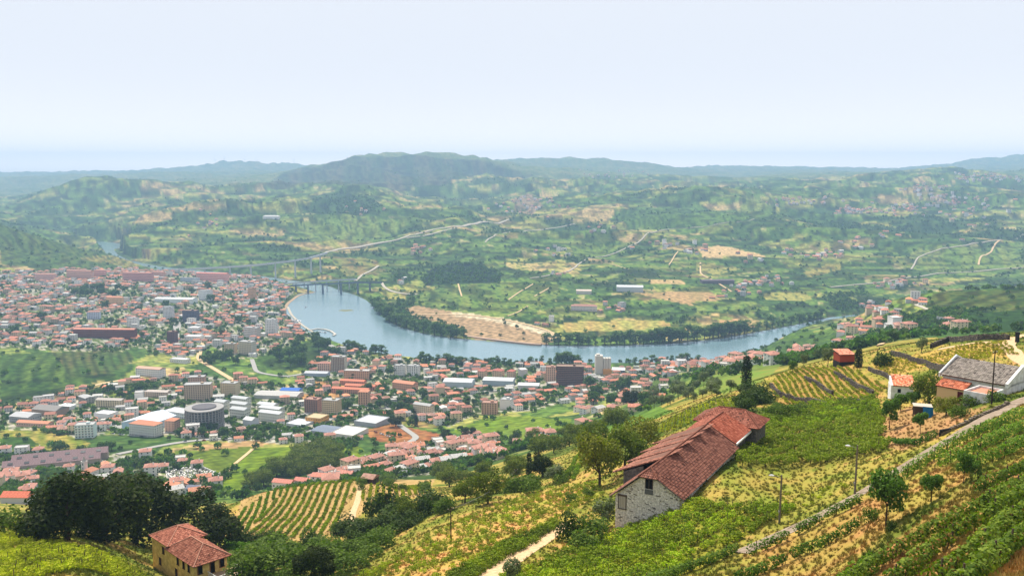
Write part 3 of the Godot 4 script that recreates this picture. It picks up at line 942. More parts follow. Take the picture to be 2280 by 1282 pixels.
func blocks():
	# lower town, nearest first
	block("apartment_block", 315, 972, 76, 33, 17, -18, 5, WHITE, "hip", ORANGE, "white five-storey apartment block with bright orange hip roof beside the pale blue hall", {"mark": "orange-roofed white apartment block", "balcony": WHITE})
	block("apartment_block", 187, 975, 46, 31, 16, 12, 5, Color(0.80,0.85,0.84), "flat", GREY, "pale flat-roofed apartment block standing alone above the yellow-green meadow", {"mark": "pale flat-roofed apartment block", "balcony": WHITE})
	block("sports_hall", 300, 958, 104, 22, 52, -20, 0, Color(0.70,0.78,0.86), "gable", Color(0.80,0.85,0.90), "huge pale blue hall with white gabled roof behind the orange-roofed apartments", {"mark": "pale blue hall", "cat": "hall", "rise": 6.0})
	block("apartment_block", 377, 962, 28, 30, 14, -10, 5, PINK, "hip", ORANGE, "narrow pinkish apartment block beside the round concrete shell", {"balcony": PINK})
	block("apartment_block", 439, 890, 62, 36, 18, 8, 8, Color(0.72,0.63,0.53), "flat", GREY, "wide brown tower block with flat roof above the round concrete shell", {"mark": "wide brown tower block", "every": 3.0})
	block("apartment_block", 437, 872, 38, 35, 15, 8, 8, Color(0.68,0.57,0.50), "flat", GREY, "dark pink upper tower rising behind the wide brown tower block", {"every": 3.0})
	block("apartment_block", 507, 881, 40, 30, 16, -10, 7, CREAM, "flat", GREY, "cream tower block with flat roof, across the street from the brown towers", {"mark": "cream tower block", "balcony": CREAM})
	for e in [[487,915,34,24,"first"],[530,902,46,18,"northern"],[528,916,48,20,"middle"],[527,930,46,22,"front"]]:
		block("slab_block", e[0], e[1], e[2], e[3], 13, -22, 3, Color(0.78,0.78,0.74), "gable", Color(0.72,0.73,0.73), "long pale slab block with grey metal roof, %s of four behind the round shell" % e[4], {"rise": 2.0, "group": "pale slab blocks"})
	for e in [[590,912,50,14,"back"],[598,924,60,18,"middle"],[598,938,62,22,"front"]]:
		block("slab_block", e[0], e[1], e[2], e[3], 13, -22, 3, Color(0.80,0.80,0.75), "gable", Color(0.78,0.79,0.80), "long white slab block with bright metal roof, %s of three near the orange works" % e[4], {"rise": 2.0, "group": "white slab blocks"})
	block("warehouse", 550, 948, 34, 17, 14, -25, 1, Color(0.70,0.72,0.74), "gable", Color(0.80,0.80,0.80), "small grey warehouse with bright roof below the slab blocks", {"blank": 1, "cat": "warehouse"})
	block("apartment_block", 692, 919, 38, 32, 15, -14, 7, Color(0.66,0.50,0.45), "flat", OLD, "dusky pink apartment block joined to its cream neighbour", {"every": 3.0, "balcony": BROWN})
	block("apartment_block", 733, 922, 42, 33, 16, -14, 7, Color(0.80,0.70,0.55), "flat", GREY, "tall cream apartment block joined to its dusky pink neighbour", {"mark": "cream and pink apartment pair", "every": 3.0, "balcony": CREAM})
	block("workshop", 696, 943, 50, 14, 22, -20, 2, Color(0.84,0.60,0.28), "flat", Color(0.75,0.66,0.50), "orange-walled works with a flat roof near the supermarket sheds", {"mark": "orange-walled works", "cat": "workshop"})
	block("shop_shed", 655, 950, 62, 6, 26, -24, 0, Color(0.75,0.76,0.77), "flat", Color(0.84,0.85,0.86), "low white-roofed store in front of the orange works", {"cat": "store"})
	block("apartment_block", 808, 903, 25, 35, 13, -8, 8, Color(0.78,0.62,0.50), "hip", ORANGE, "slim pinkish tower with an orange roof at the street corner", {"mark": "slim orange-topped tower", "every": 2.8})
	block("apartment_block", 752, 828, 34, 36, 15, -6, 10, Color(0.80,0.77,0.70), "flat", GREY, "tallest pale tower block by the riverside scrub", {"mark": "tallest pale tower block", "every": 3.0, "balcony": BROWN})
	block("apartment_block", 720, 826, 30, 20, 14, -6, 5, PINK, "hip", TILE, "pink apartment block leaning against the tallest pale tower", {})
	block("depot", 702, 838, 56, 9, 18, -6, 0, Color(0.60,0.64,0.70), "gable", Color(0.72,0.73,0.75), "low blue-grey depot in front of the tallest pale tower", {"cat": "depot", "rise": 2.0})
	block("apartment_block", 793, 845, 60, 21, 15, -6, 5, Color(0.78,0.62,0.50), "flat", Color(0.72,0.70,0.68), "wide salmon apartment block with grey roof near the riverside", {"mark": "wide salmon apartment block"})
	block("apartment_block", 888, 836, 28, 24, 12, -14, 6, WHITE, "flat", GREY, "white apartment block, nearer the tower of a twin pair", {"mark": "twin white apartment blocks"})
	block("apartment_block", 918, 836, 30, 23, 12, -14, 6, WHITE, "flat", GREY, "white apartment block, nearer the trees of a twin pair", {})
	for e in [[783,858,60,12,"rearmost"],[800,868,74,11,"middle"],[778,876,90,12,"front"]]:
		block("terrace_row", e[0], e[1], e[2], e[3], 12, -12, 3, Color(0.74,0.54,0.44), "gable", Color(0.80,0.46,0.34), "long brick-red terrace with orange roof, %s of three by the bare field" % e[4], {"rise": 2.2, "group": "brick-red terraces", "cat": "terrace"})
	block("terrace_row", 896, 868, 60, 18, 16, -26, 3, Color(0.80,0.60,0.48), "gable", ORANGE, "orange-roofed terrace running towards the river beside the bare brown lot", {"rise": 3.0, "cat": "terrace"})
	block("factory_hall", 1018, 862, 72, 14, 30, -8, 0, Color(0.66,0.70,0.72), "gable", Color(0.74,0.75,0.76), "grey factory hall with a wide pale roof behind the white stepped houses", {"mark": "grey factory hall", "cat": "factory hall", "rise": 2.5})
	block("factory_hall", 1108, 859, 74, 14, 26, -8, 0, Color(0.60,0.65,0.68), "gable", Color(0.76,0.77,0.78), "long white-roofed factory hall below the three small red-roofed blocks", {"mark": "white-roofed factory hall", "cat": "factory hall", "rise": 2.2})
	block("factory_hall", 1176, 866, 52, 10, 20, -8, 0, Color(0.72,0.72,0.70), "gable", Color(0.82,0.82,0.82), "short white factory hall beside the big dark brown block", {"cat": "factory hall", "rise": 2.0})
	for e in [[1070,842,22,19,"first"],[1106,842,28,20,"second"],[1135,842,21,18,"third"]]:
		block("apartment_block", e[0], e[1], e[2], e[3], 14, -24, 4, Color(0.80,0.68,0.56), "hip", Color(0.70,0.38,0.32), "small cream block with dark red roof, %s of three from the factory hall" % e[4], {"group": "three small red-roofed blocks"})
	block("apartment_block", 1269, 861, 64, 48, 17, -5, 11, Color(0.40,0.30,0.26), "flat", BROWN, "massive dark brown apartment block with rows of balconies near the river", {"mark": "massive dark brown block", "every": 2.8, "balcony": Color(0.50,0.38,0.33)})
	block("apartment_block", 1226, 852, 24, 37, 15, -5, 9, Color(0.82,0.68,0.58), "flat", OLD, "pale pink apartment block joined to the massive dark brown one", {"every": 2.8})
	block("apartment_block", 938, 924, 50, 26, 12, -28, 5, Color(0.82,0.78,0.68), "gable", GREY, "pale apartment row with grey roof beside the small car park", {"mark": "pale apartment row", "rise": 2.0})
	block("apartment_block", 1089, 923, 38, 28, 14, -8, 6, Color(0.76,0.60,0.50), "flat", OLD, "beige brick apartment block at the edge of the bright vineyard", {"mark": "beige brick apartment block", "every": 3.0})
	block("apartment_block", 1124, 912, 32, 24, 14, -20, 5, WHITE, "flat", GREY, "white apartment block behind the beige brick one", {"sides": "s"})
	block("supermarket", 812, 950, 78, 11, 34, -24, 0, Color(0.62,0.64,0.66), "flat", Color(0.72,0.73,0.74), "grey supermarket with a pale flat roof beside the red earth field", {"mark": "grey supermarket", "cat": "supermarket"})
	block("supermarket", 760, 974, 82, 8, 36, -22, 0, Color(0.78,0.77,0.74), "flat", Color(0.80,0.79,0.76), "low store with broad cream roof, downhill of the grey supermarket", {"cat": "supermarket"})
	block("shop_shed", 714, 966, 70, 7, 28, -22, 0, Color(0.55,0.57,0.60), "gable", Color(0.42,0.46,0.52), "dark-roofed shop shed with panels, beside the low cream-roofed store", {"cat": "shed", "rise": 1.5})
	block("warehouse", 612, 888, 108, 10, 30, -8, 0, Color(0.66,0.66,0.64), "gable", Color(0.70,0.69,0.67), "very long grey warehouse roof behind the white slab blocks", {"mark": "very long grey warehouse", "cat": "warehouse", "rise": 2.5})
	block("market_hall", 643, 876, 48, 9, 20, -8, 0, Color(0.60,0.66,0.76), "gable", Color(0.22,0.40,0.72), "market hall with a vivid blue metal roof", {"mark": "vivid blue market roof", "cat": "market hall", "rise": 2.5})
	block("warehouse", 181, 897, 40, 15, 14, -40, 3, Color(0.58,0.57,0.54), "gable", Color(0.66,0.66,0.65), "grey three-storey shell beside the sandy road at the edge of town", {"cat": "warehouse", "rise": 1.5})
	block("apartment_block", 241, 906, 64, 18, 13, -6, 4, CREAM, "gable", Color(0.70,0.66,0.62), "long cream block with grey roof in front of the sandy bank", {"mark": "long cream block", "rise": 2.0})
	block("apartment_block", 345, 884, 60, 14, 13, -8, 3, Color(0.80,0.70,0.62), "gable", Color(0.75,0.70,0.66), "low pinkish block with pale roof beside the green park", {"rise": 2.0})
	block("factory_hall", 40, 940, 62, 16, 24, -16, 1, Color(0.62,0.62,0.62), "gable", Color(0.70,0.70,0.70), "grey factory hall with white windows at the edge of the meadow", {"mark": "grey hall by the meadow", "cat": "factory hall", "rise": 3.0})
	block("factory_hall", 96, 926, 76, 18, 26, -16, 0, Color(0.58,0.50,0.44), "gable", Color(0.52,0.50,0.48), "dark-roofed twin-gabled factory hall behind the grey one", {"cat": "factory hall", "rise": 4.0})
	block("sports_dome", 131, 915, 40, 12, 22, -16, 0, Color(0.82,0.82,0.82), "hip", Color(0.90,0.90,0.90), "bright white hall with rounded roof behind the dark factory hall", {"cat": "hall", "rise": 4.0})
	block("terrace_row", 70, 950, 84, 11, 12, -10, 1, PINK, "gable", ORANGE, "low orange-roofed row below the factory halls", {"cat": "terrace", "rise": 2.0})
	block("depot", 225, 932, 50, 12, 18, -18, 0, Color(0.84,0.84,0.84), "flat", Color(0.82,0.82,0.82), "white flat depot between the factory halls and the pale blue hall", {"cat": "depot"})
	block("clinic", 385, 930, 70, 14, 22, -24, 2, Color(0.86,0.86,0.86), "flat", Color(0.82,0.82,0.82), "white stepped clinic behind the round concrete shell", {"cat": "clinic", "mark": "white stepped clinic"})
	block("school", 328, 838, 68, 20, 16, -16, 4, WHITE, "gable", Color(0.80,0.62,0.52), "long white school with pale red roof at the edge of the dark plots", {"mark": "long white school", "cat": "school", "rise": 2.2})
	block("school", 395, 808, 46, 9, 14, -16, 1, WHITE, "flat", Color(0.85,0.84,0.82), "small flat white annex above the long white school", {"cat": "school"})
	# upper town
	block("apartment_block", 372, 710, 22, 28, 14, -6, 9, Color(0.80,0.80,0.80), "flat", GREY, "white striped tower in the upper town by the avenue", {"mark": "white striped tower", "every": 3.0})
	block("apartment_block", 421, 718, 34, 28, 16, -6, 8, Color(0.36,0.35,0.40), "flat", BROWN, "dark tower block between trees in the upper town", {"mark": "dark tower block"})
	block("apartment_block", 292, 729, 25, 22, 13, -10, 6, WHITE, "flat", GREY, "white tower above the long dark red block", {})
	block("apartment_block", 230, 753, 142, 22, 14, -3, 5, Color(0.45,0.26,0.23), "gable", Color(0.78,0.50,0.40), "very long dark red block with salmon roof in the upper town", {"mark": "very long dark red block", "rise": 2.0, "every": 4.0, "balcony": Color(0.50,0.32,0.28)})
	block("apartment_block", 559, 668, 16, 28, 14, -6, 8, Color(0.74,0.60,0.46), "flat", OLD, "slim tan tower in the old town near the bridge", {"mark": "slim tan tower", "every": 3.2})
	block("apartment_block", 601, 744, 26, 34, 15, -10, 9, Color(0.84,0.84,0.83), "flat", GREY, "white riverside tower with nine storeys near the quay", {"mark": "white riverside tower", "balcony": WHITE})
	block("apartment_block", 556, 753, 38, 25, 15, -22, 6, Color(0.76,0.72,0.68), "flat", GREY, "grey-white block beside the white riverside tower", {"balcony": WHITE})
	block("apartment_block", 510, 786, 26, 22, 14, -8, 6, Color(0.74,0.66,0.56), "flat", GREY, "beige block by the railway at the edge of the old town", {"mark": "beige railway block"})
	block("apartment_block", 545, 789, 40, 30, 16, -20, 7, Color(0.80,0.76,0.68), "flat", GREY, "curved cream block with many balconies near the railway", {"balcony": CREAM})
	block("apartment_block", 380, 765, 20, 28, 14, -6, 7, Color(0.40,0.28,0.27), "flat", BROWN, "narrow dark brown block by the lower end of the avenue", {})
	block("apartment_block", 206, 710, 28, 18, 13, 6, 5, Color(0.74,0.76,0.82), "hip", TILE, "bluish-white block with red roof among upper town gardens", {})
	block("apartment_block", 252, 677, 36, 17, 13, -4, 4, Color(0.82,0.68,0.52), "hip", ORANGE, "orange-cream block with red roof on the upper terraces", {})
	block("apartment_block", 97, 625, 44, 16, 13, -4, 4, Color(0.80,0.64,0.60), "hip", TILE, "pink hilltop block, first along the top edge of town", {"mark": "first pink hilltop block"})
	block("apartment_block", 174, 619, 64, 18, 13, -14, 5, Color(0.82,0.64,0.58), "gable", TILE, "long pink hilltop block at the highest edge of town", {"rise": 2.0})
	block("apartment_block", 219, 615, 26, 15, 13, -10, 4, Color(0.80,0.60,0.56), "hip", TILE, "small pink block beside the long pink hilltop block", {})
	block("apartment_block", 304, 625, 70, 19, 14, -8, 5, Color(0.76,0.56,0.54), "gable", TILE, "dark pink terrace block in the middle of the hilltop edge", {"mark": "dark pink hilltop terrace", "rise": 2.0})
	block("apartment_block", 350, 617, 28, 13, 13, -8, 4, Color(0.82,0.64,0.58), "hip", TILE, "salmon block at the end of the dark pink terrace", {})
	block("apartment_block", 470, 626, 76, 19, 14, -12, 5, Color(0.84,0.62,0.58), "gable", Color(0.82,0.48,0.42), "long rosy block with striped front nearest the viaduct", {"mark": "long rosy block", "rise": 2.0})
	block("apartment_block", 420, 628, 44, 10, 12, -10, 2, Color(0.66,0.70,0.74), "flat", GREY, "low grey-blue school building beside the long rosy block", {})
	block("sports_hall", 385, 674, 92, 10, 30, -6, 0, Color(0.80,0.82,0.82), "gable", Color(0.84,0.85,0.84), "long white-roofed sports halls on the upper terrace", {"mark": "white-roofed sports halls", "cat": "hall", "rise": 2.2})
	block("school", 428, 740, 26, 11, 20, -6, 1, WHITE, "flat", Color(0.84,0.85,0.85), "bright white school wing beside the avenue", {"cat": "school"})
	block("school", 427, 758, 38, 10, 20, -6, 1, WHITE, "flat", Color(0.83,0.83,0.82), "bright white school hall below the other school wing", {"cat": "school"})
	block("apartment_block", 455, 668, 30, 22, 14, -8, 5, Color(0.82,0.82,0.82), "flat", GREY, "white block beside the sports halls", {})
	block("winery_hall", 1403, 650, 62, 13, 40, -6, 0, Color(0.72,0.74,0.74), "gable", Color(0.82,0.83,0.84), "white-roofed winery halls across the river beside dark trees", {"mark": "white winery halls", "cat": "winery", "rise": 3.0})
	block("winery_hall", 1300, 655, 36, 9, 26, -6, 0, Color(0.76,0.74,0.70), "gable", Color(0.80,0.72,0.66), "pale winery shed across the river near the white halls", {"cat": "winery", "rise": 2.5})
	block("farm_hall", 1600, 632, 76, 9, 24, 6, 0, Color(0.40,0.36,0.36), "gable", Color(0.36,0.32,0.34), "long dark-roofed farm halls across the river on the flat fields", {"mark": "long dark farm halls", "cat": "farm building", "rise": 3.0})
	block("quinta_house", 1300, 692, 60, 13, 16, -8, 2, Color(0.84,0.80,0.76), "hip", TILE, "white estate house among dark trees across the river", {"mark": "white estate house", "cat": "house"})
	block("quinta_house", 602, 487, 38, 7, 20, -8, 0, WHITE, "hip", Color(0.84,0.82,0.80), "white hillside estate across the river, high above the viaduct", {"mark": "white hillside estate", "cat": "house"})
	mark("white road bridge", flat(690, 626, 14))
	mark("round concrete shell", on(440, 950))
	mark("grain silos", on(1342, 815))
	mark("cemetery", on(430, 1050))
	mark("small church", on(190, 1040))
	mark("long purple-grey warehouse", on(110, 1025))
	mark("bright valley vineyard", on(1150, 945))
	mark("steep knoll of striped vines", on(640, 1130))
	mark("quay ring", flat(715, 742))
	mark("red earth field", on(900, 970))
	mark("village of terraced rows", on(840, 1040))
	mark("riverside tan field", on(1080, 720))
	mark("hillside village church", on(1870, 720))
	mark("dark wood across the river", on(1030, 612))

func round_shell():
	var at := on(441, 962)
	var per := -at.z / FOC
	var r := 44.0 * per
	var h := 45.0 * per
	var o := base("concrete_shell", at + Vector3(0, 0, -r))
	tag(o, "round unfinished concrete building with open storeys between slabs and columns", "unfinished building")
	var con := paint("bare concrete", Color(0.56, 0.55, 0.54), 0.95)
	var floors := 8
	for f in floors + 1:
		var st := Shape.new()
		var y := h / floors * f - 0.5
		var n := 36
		for k in n:
			var a := TAU * k / n
			var b := TAU * (k + 1) / n
			var p := Vector3(sin(a) * r, y, cos(a) * r)
			var q := Vector3(sin(b) * r, y, cos(b) * r)
			var up := Vector3(0, 0.75 if f < floors else 1.6, 0)
			st.quad(p, p + up, q + up, q)
			st.tri(p + up, Vector3(0, up.y + y, 0), q + up)
			st.tri(q, Vector3(0, y, 0), p)
		obj("floor_slab", st.mesh(), con, o)
	var pil := Shape.new()
	pil.box(Transform3D(Basis(), Vector3(0, -3, 0)), Vector3(1.3, h + 3.0, 0.9))
	var pm := pil.mesh()
	for k in 34:
		var a := TAU * k / 34
		var p := obj("column", pm, con, o)
		p.position = Vector3(sin(a) * (r - 0.6), 0, cos(a) * (r - 0.6))
		p.rotation.y = a
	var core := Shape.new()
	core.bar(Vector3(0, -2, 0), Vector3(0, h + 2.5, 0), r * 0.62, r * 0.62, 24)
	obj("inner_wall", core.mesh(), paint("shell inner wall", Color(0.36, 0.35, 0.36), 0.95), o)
	taken.append([o.position.x, o.position.z, r + 4.0])

func silos():
	var at := on(1342, 833)
	var per := -at.z / FOC
	var o := base("grain_silo", at)
	tag(o, "tall white concrete silo tower with a cluster of cylinders by the river", "silo")
	var con := paint("silo concrete", Color(0.76, 0.74, 0.70), 0.9)
	var st := Shape.new()
	st.box(Transform3D(Basis(), Vector3(-8.0 * per, -2, -8)), Vector3(17 * per, 42.0 * per + 2.0, 13))
	st.box(Transform3D(Basis(), Vector3(-10.0 * per, 42.0 * per, -8)), Vector3(8 * per, 2.5, 7))
	obj("tower", st.mesh(), con, o)
	for k in 3:
		for z in 2:
			var c := Shape.new()
			c.bar(Vector3((4.5 + k * 6.0) * per, -2, -4.0 - z * 7.0), Vector3((4.5 + k * 6.0) * per, 36.0 * per, -4.0 - z * 7.0), 3.1 * per, 3.1 * per, 14)
			obj("cylinder", c.mesh(), con, o)
	var b := Shape.new()
	b.box(Transform3D(Basis(), Vector3(10.5 * per, -1, 0.5)), Vector3(19 * per, 13 * per, 6))
	obj("loading_bay", b.mesh(), paint("ochre render", Color(0.80, 0.58, 0.32), 0.9), o)
	taken.append([at.x, at.z, 24.0])
	block("warehouse", 1377, 832, 32, 10, 22, -8, 0, Color(0.45,0.46,0.50), "gable", Color(0.88,0.88,0.88), "white-roofed warehouse standing beside the grain silos", {"cat": "warehouse", "rise": 1.5})

func church_and_long_shed():
	# the long purple-grey warehouse: two parallel roofs with rows of dark skylights
	var a := on(2, 1046)
	var b := on(222, 1030)
	var dir := Vector3(b.x - a.x, 0, b.z - a.z)
	var len := dir.length()
	var turn := atan2(-dir.z, dir.x)
	var y := minf(a.y, b.y)
	var o := base("long_warehouse", Vector3((a.x + b.x) * 0.5, y, (a.z + b.z) * 0.5), turn)
	tag(o, "long warehouse with two parallel purple-grey roofs and rows of dark skylights", "warehouse")
	var rm := roof_mat(Color(0.50, 0.40, 0.40))
	var dark := paint("skylight", Color(0.10, 0.10, 0.12), 0.3)
	for row in 2:
		var st := wall_shape(len, 18.0, 5.0, 4.0)
		var wq := obj("wall", st.mesh(), wall_mat(Color(0.62, 0.56, 0.52)), o)
		wq.position = Vector3(row * 6.0, row * 0.6, -9.0 - row * 18.6)
		var rf := obj("roof", roof_shape("gable", len, 18.0, 5.0, 4.6).mesh(), rm, o)
		rf.position = wq.position
		for k in 6:
			var s := Shape.new()
			s.box(Transform3D(Basis(Vector3.RIGHT, atan2(4.6, 9.4)), Vector3(-len * 0.42 + k * len * 0.165, 7.15, 5.2)), Vector3(5.0, 0.3, 3.4))
			obj("skylight", s.mesh(), dark, rf)
	taken.append([o.position.x - 25, o.position.z, 45.0])
	taken.append([o.position.x + 25, o.position.z - 20, 45.0])
	# church
	var c := on(187, 1062)
	var ch := base("church", c, deg_to_rad(-20))
	tag(ch, "small white church with a bell tower and an orange roof beside the long warehouse", "church")
	obj("wall", wall_shape(9, 16, 6.5).mesh(), wall_mat(WHITE), ch).position = Vector3(5, 0, -2)
	obj("roof", roof_shape("hip", 9, 16, 6.5, 3.6).mesh(), roof_mat(ORANGE), ch).position = Vector3(5, 0, -2)
	var tw := Shape.new()
	tw.box(Transform3D(Basis(), Vector3(-2.4, -2, -3)), Vector3(4.2, 17.0, 4.2))
	tw.box(Transform3D(Basis(), Vector3(-2.4, 15.0, -3)), Vector3(4.9, 0.5, 4.9))
	obj("bell_tower", tw.mesh(), wall_mat(Color(0.80, 0.78, 0.76)), ch)
	var sp := Shape.new()
	sp.bar(Vector3(-2.4, 15.5, -3), Vector3(-2.4, 20.5, -3), 2.2, 0.15, 8)
	obj("spire", sp.mesh(), wall_mat(Color(0.66, 0.64, 0.62)), ch)
	for k in 3:
		var w := obj("belfry_opening" if k == 0 else "window", pane(1.1, 2.2), paint("window glass", Color.BLACK), ch)
		w.position = Vector3(-2.4, 12.6 - k * 4.2, -0.92)
	taken.append([c.x, c.z, 18.0])
	# cemetery: a walled yard crowded with pale tombs
	var wm := wall_mat(Color(0.80, 0.79, 0.77))
	var pts := [[366,1044],[412,1040],[452,1046],[492,1056],[470,1066],[430,1078],[400,1078],[372,1064]]
	var cem := base("cemetery_wall", on(430, 1058))
	tag(cem, "white wall around the crowded hillside cemetery below the vineyards", "wall")
	for k in pts.size():
		var p := on(pts[k][0], pts[k][1])
		var q := on(pts[(k + 1) % pts.size()][0], pts[(k + 1) % pts.size()][1])
		var st := Shape.new()
		var d := q - p
		st.box(Transform3D(Basis(Vector3.UP, atan2(-d.z, d.x)), (p + q) * 0.5 - cem.position - Vector3(0, 1, 0)), Vector3(Vector2(d.x, d.z).length(), 2.8, 0.5))
		obj("wall_side", st.mesh(), wm, cem)
	var tombs := Shape.new()
	var yard := PackedVector2Array()
	for p in pts:
		var g := on(p[0], p[1])
		yard.append(Vector2(g.x, g.z))
	var box := Rect2(yard[0], Vector2.ZERO)
	for p in yard: box = box.expand(p)
	var x := box.position.x
	while x < box.end.x:
		var z := box.position.y
		while z < box.end.y:
			var q := Vector2(x + rng.randf_range(-0.4, 0.4), z + rng.randf_range(-0.5, 0.5))
			if Geometry2D.is_point_in_polygon(q, yard) and rng.randf() < 0.82:
				var g: float = [0.85, 0.8, 0.7, 0.55, 0.35][rng.randi() % 5]
				tombs.col = Color(g, g * 0.985, g * 0.96)
				var tall := rng.randf() < 0.25
				tombs.box(Transform3D(Basis(Vector3.UP, 0.3), Vector3(q.x, height(q.x, q.y) - 0.2, q.y)), Vector3(1.3, 2.6 if tall else 0.8, 2.2), false)
			z += 4.2
		x += 2.4
	var to := obj("cemetery_tombs", tombs.mesh(), paint("tomb stone", Color.WHITE, 0.8, {"vc": 1}))
	tag(to, "pale tombs crowding the walled cemetery below the vineyards", "tombs", "", "stuff")
	taken.append([box.get_center().x, box.get_center().y, 30.0])

# ---------- small houses ----------
var HOUSE_KINDS := []
func house_kinds():
	# [label, width, length, height, storeys, roof, rise, wall, roof colour]
	HOUSE_KINDS = [
		["white two-storey house with red hip roof", 11, 10, 6.2, 2, "hip", 2.4, WHITE, TILE],
		["white house with orange gabled roof", 13, 9, 4.6, 1, "gable", 2.3, WHITE, ORANGE],
		["cream two-storey house with red gabled roof", 12, 9, 6.0, 2, "gable", 2.3, CREAM, TILE],
		["pink house with faded red hip roof", 10, 9, 5.8, 2, "hip", 2.2, PINK, OLD],
		["white three-storey house with red roof", 11, 11, 8.8, 3, "hip", 2.2, WHITE, TILE],
		["low white house with faded roof", 14, 8, 3.6, 1, "gable", 2.0, WHITE, Color(0.70, 0.48, 0.40)],
		["grey house with orange hip roof", 11, 9, 5.6, 2, "hip", 2.3, GREY, ORANGE],
		["white four-storey block with flat roof", 15, 11, 12.0, 4, "flat", 1.4, WHITE, Color(0.74, 0.73, 0.71)],
		["cream four-storey block with red roof", 14, 11, 11.0, 4, "hip", 2.2, CREAM, TILE],
		["white house with pale grey roof", 14, 11, 6.0, 2, "gable", 1.8, WHITE, Color(0.70, 0.69, 0.67)],
		["flat-roofed white house", 10, 9, 6.4, 2, "flat", 1.4, WHITE, Color(0.76, 0.74, 0.70)],
		["long low house with salmon roof", 18, 8, 3.8, 1, "gable", 2.0, CREAM, Color(0.78, 0.50, 0.40)],
	]

func make_house(k: int) -> Node3D:
	var e: Array = HOUSE_KINDS[k]
	var o := Node3D.new()
	o.name = "house"
	o.set_meta("called", "house")
	obj("wall", wall_shape(e[1], e[2], e[3]).mesh(), wall_mat(e[7]), o)
	obj("roof", roof_shape(e[5], e[1], e[2], e[3], e[6]).mesh(), roof_mat(e[8]), o)
	if e[5] == "gable":
		var st := Shape.new()
		for s in [-1.0, 1.0]:
			var a := Vector3(s * e[1] * 0.5, e[3] - 0.05, -e[2] * 0.5)
			var b := Vector3(s * e[1] * 0.5, e[3] - 0.05, e[2] * 0.5)
			var c := Vector3(s * e[1] * 0.5, e[3] + e[6] * 0.93, 0)
			st.tri(a, c, b)
		obj("gable", st.mesh(), wall_mat(e[7]), o)
	windows(o, e[1], e[2], e[3], e[4], 3.6, Vector2(1.2, 1.4), "fr")
	if e[5] != "flat":
		var st := Shape.new()
		st.box(Transform3D(Basis(), Vector3(e[1] * 0.22, e[3] + e[6] * 0.4, 1.0)), Vector3(0.8, e[6] * 0.9, 0.8))
		obj("chimney", st.mesh(), wall_mat(WHITE), o)
	return o

func add_house(st: Shape, e: Array, t: Transform3D):
	var parts := [[wall_shape(e[1], e[2], e[3], 3.0), e[7]], [roof_shape(e[5], e[1], e[2], e[3], e[6]), e[8]]]
	var w := Shape.new()
	for f in int(e[4]):
		for k in 3: w.box(Transform3D(Basis(), Vector3((k - 1) * e[1] * 0.3, e[3] / e[4] * f + 0.9, e[2] * 0.5)), Vector3(1.2, 1.4, 0.1), false)
	parts.append([w, Color(0.20, 0.20, 0.22)])
	for p in parts:
		var s: Shape = p[0]
		var tint_: Color = (p[1] as Color) * rng.randf_range(0.78, 1.05)
		for k in s.v.size():
			st.v.append(t * s.v[k])
			st.n.append(t.basis * s.n[k])
			st.c.append(tint_)

func is_free(x: float, z: float, r: float) -> bool:
	for e in taken:
		if Vector2(x - e[0], z - e[1]).length_squared() < (e[2] + r) * (e[2] + r): return false
	return true

func in_town(x: float, z: float) -> bool:
	var g := Vector2((x / -z - S0) / DS, row_of(-z))
	if g.x < 1 or g.x > NA - 2: return false
	return town[int(g.y) * NA + int(g.x)] == 1

func at_edge(s: Array) -> bool:
	return -s[1] < 950.0

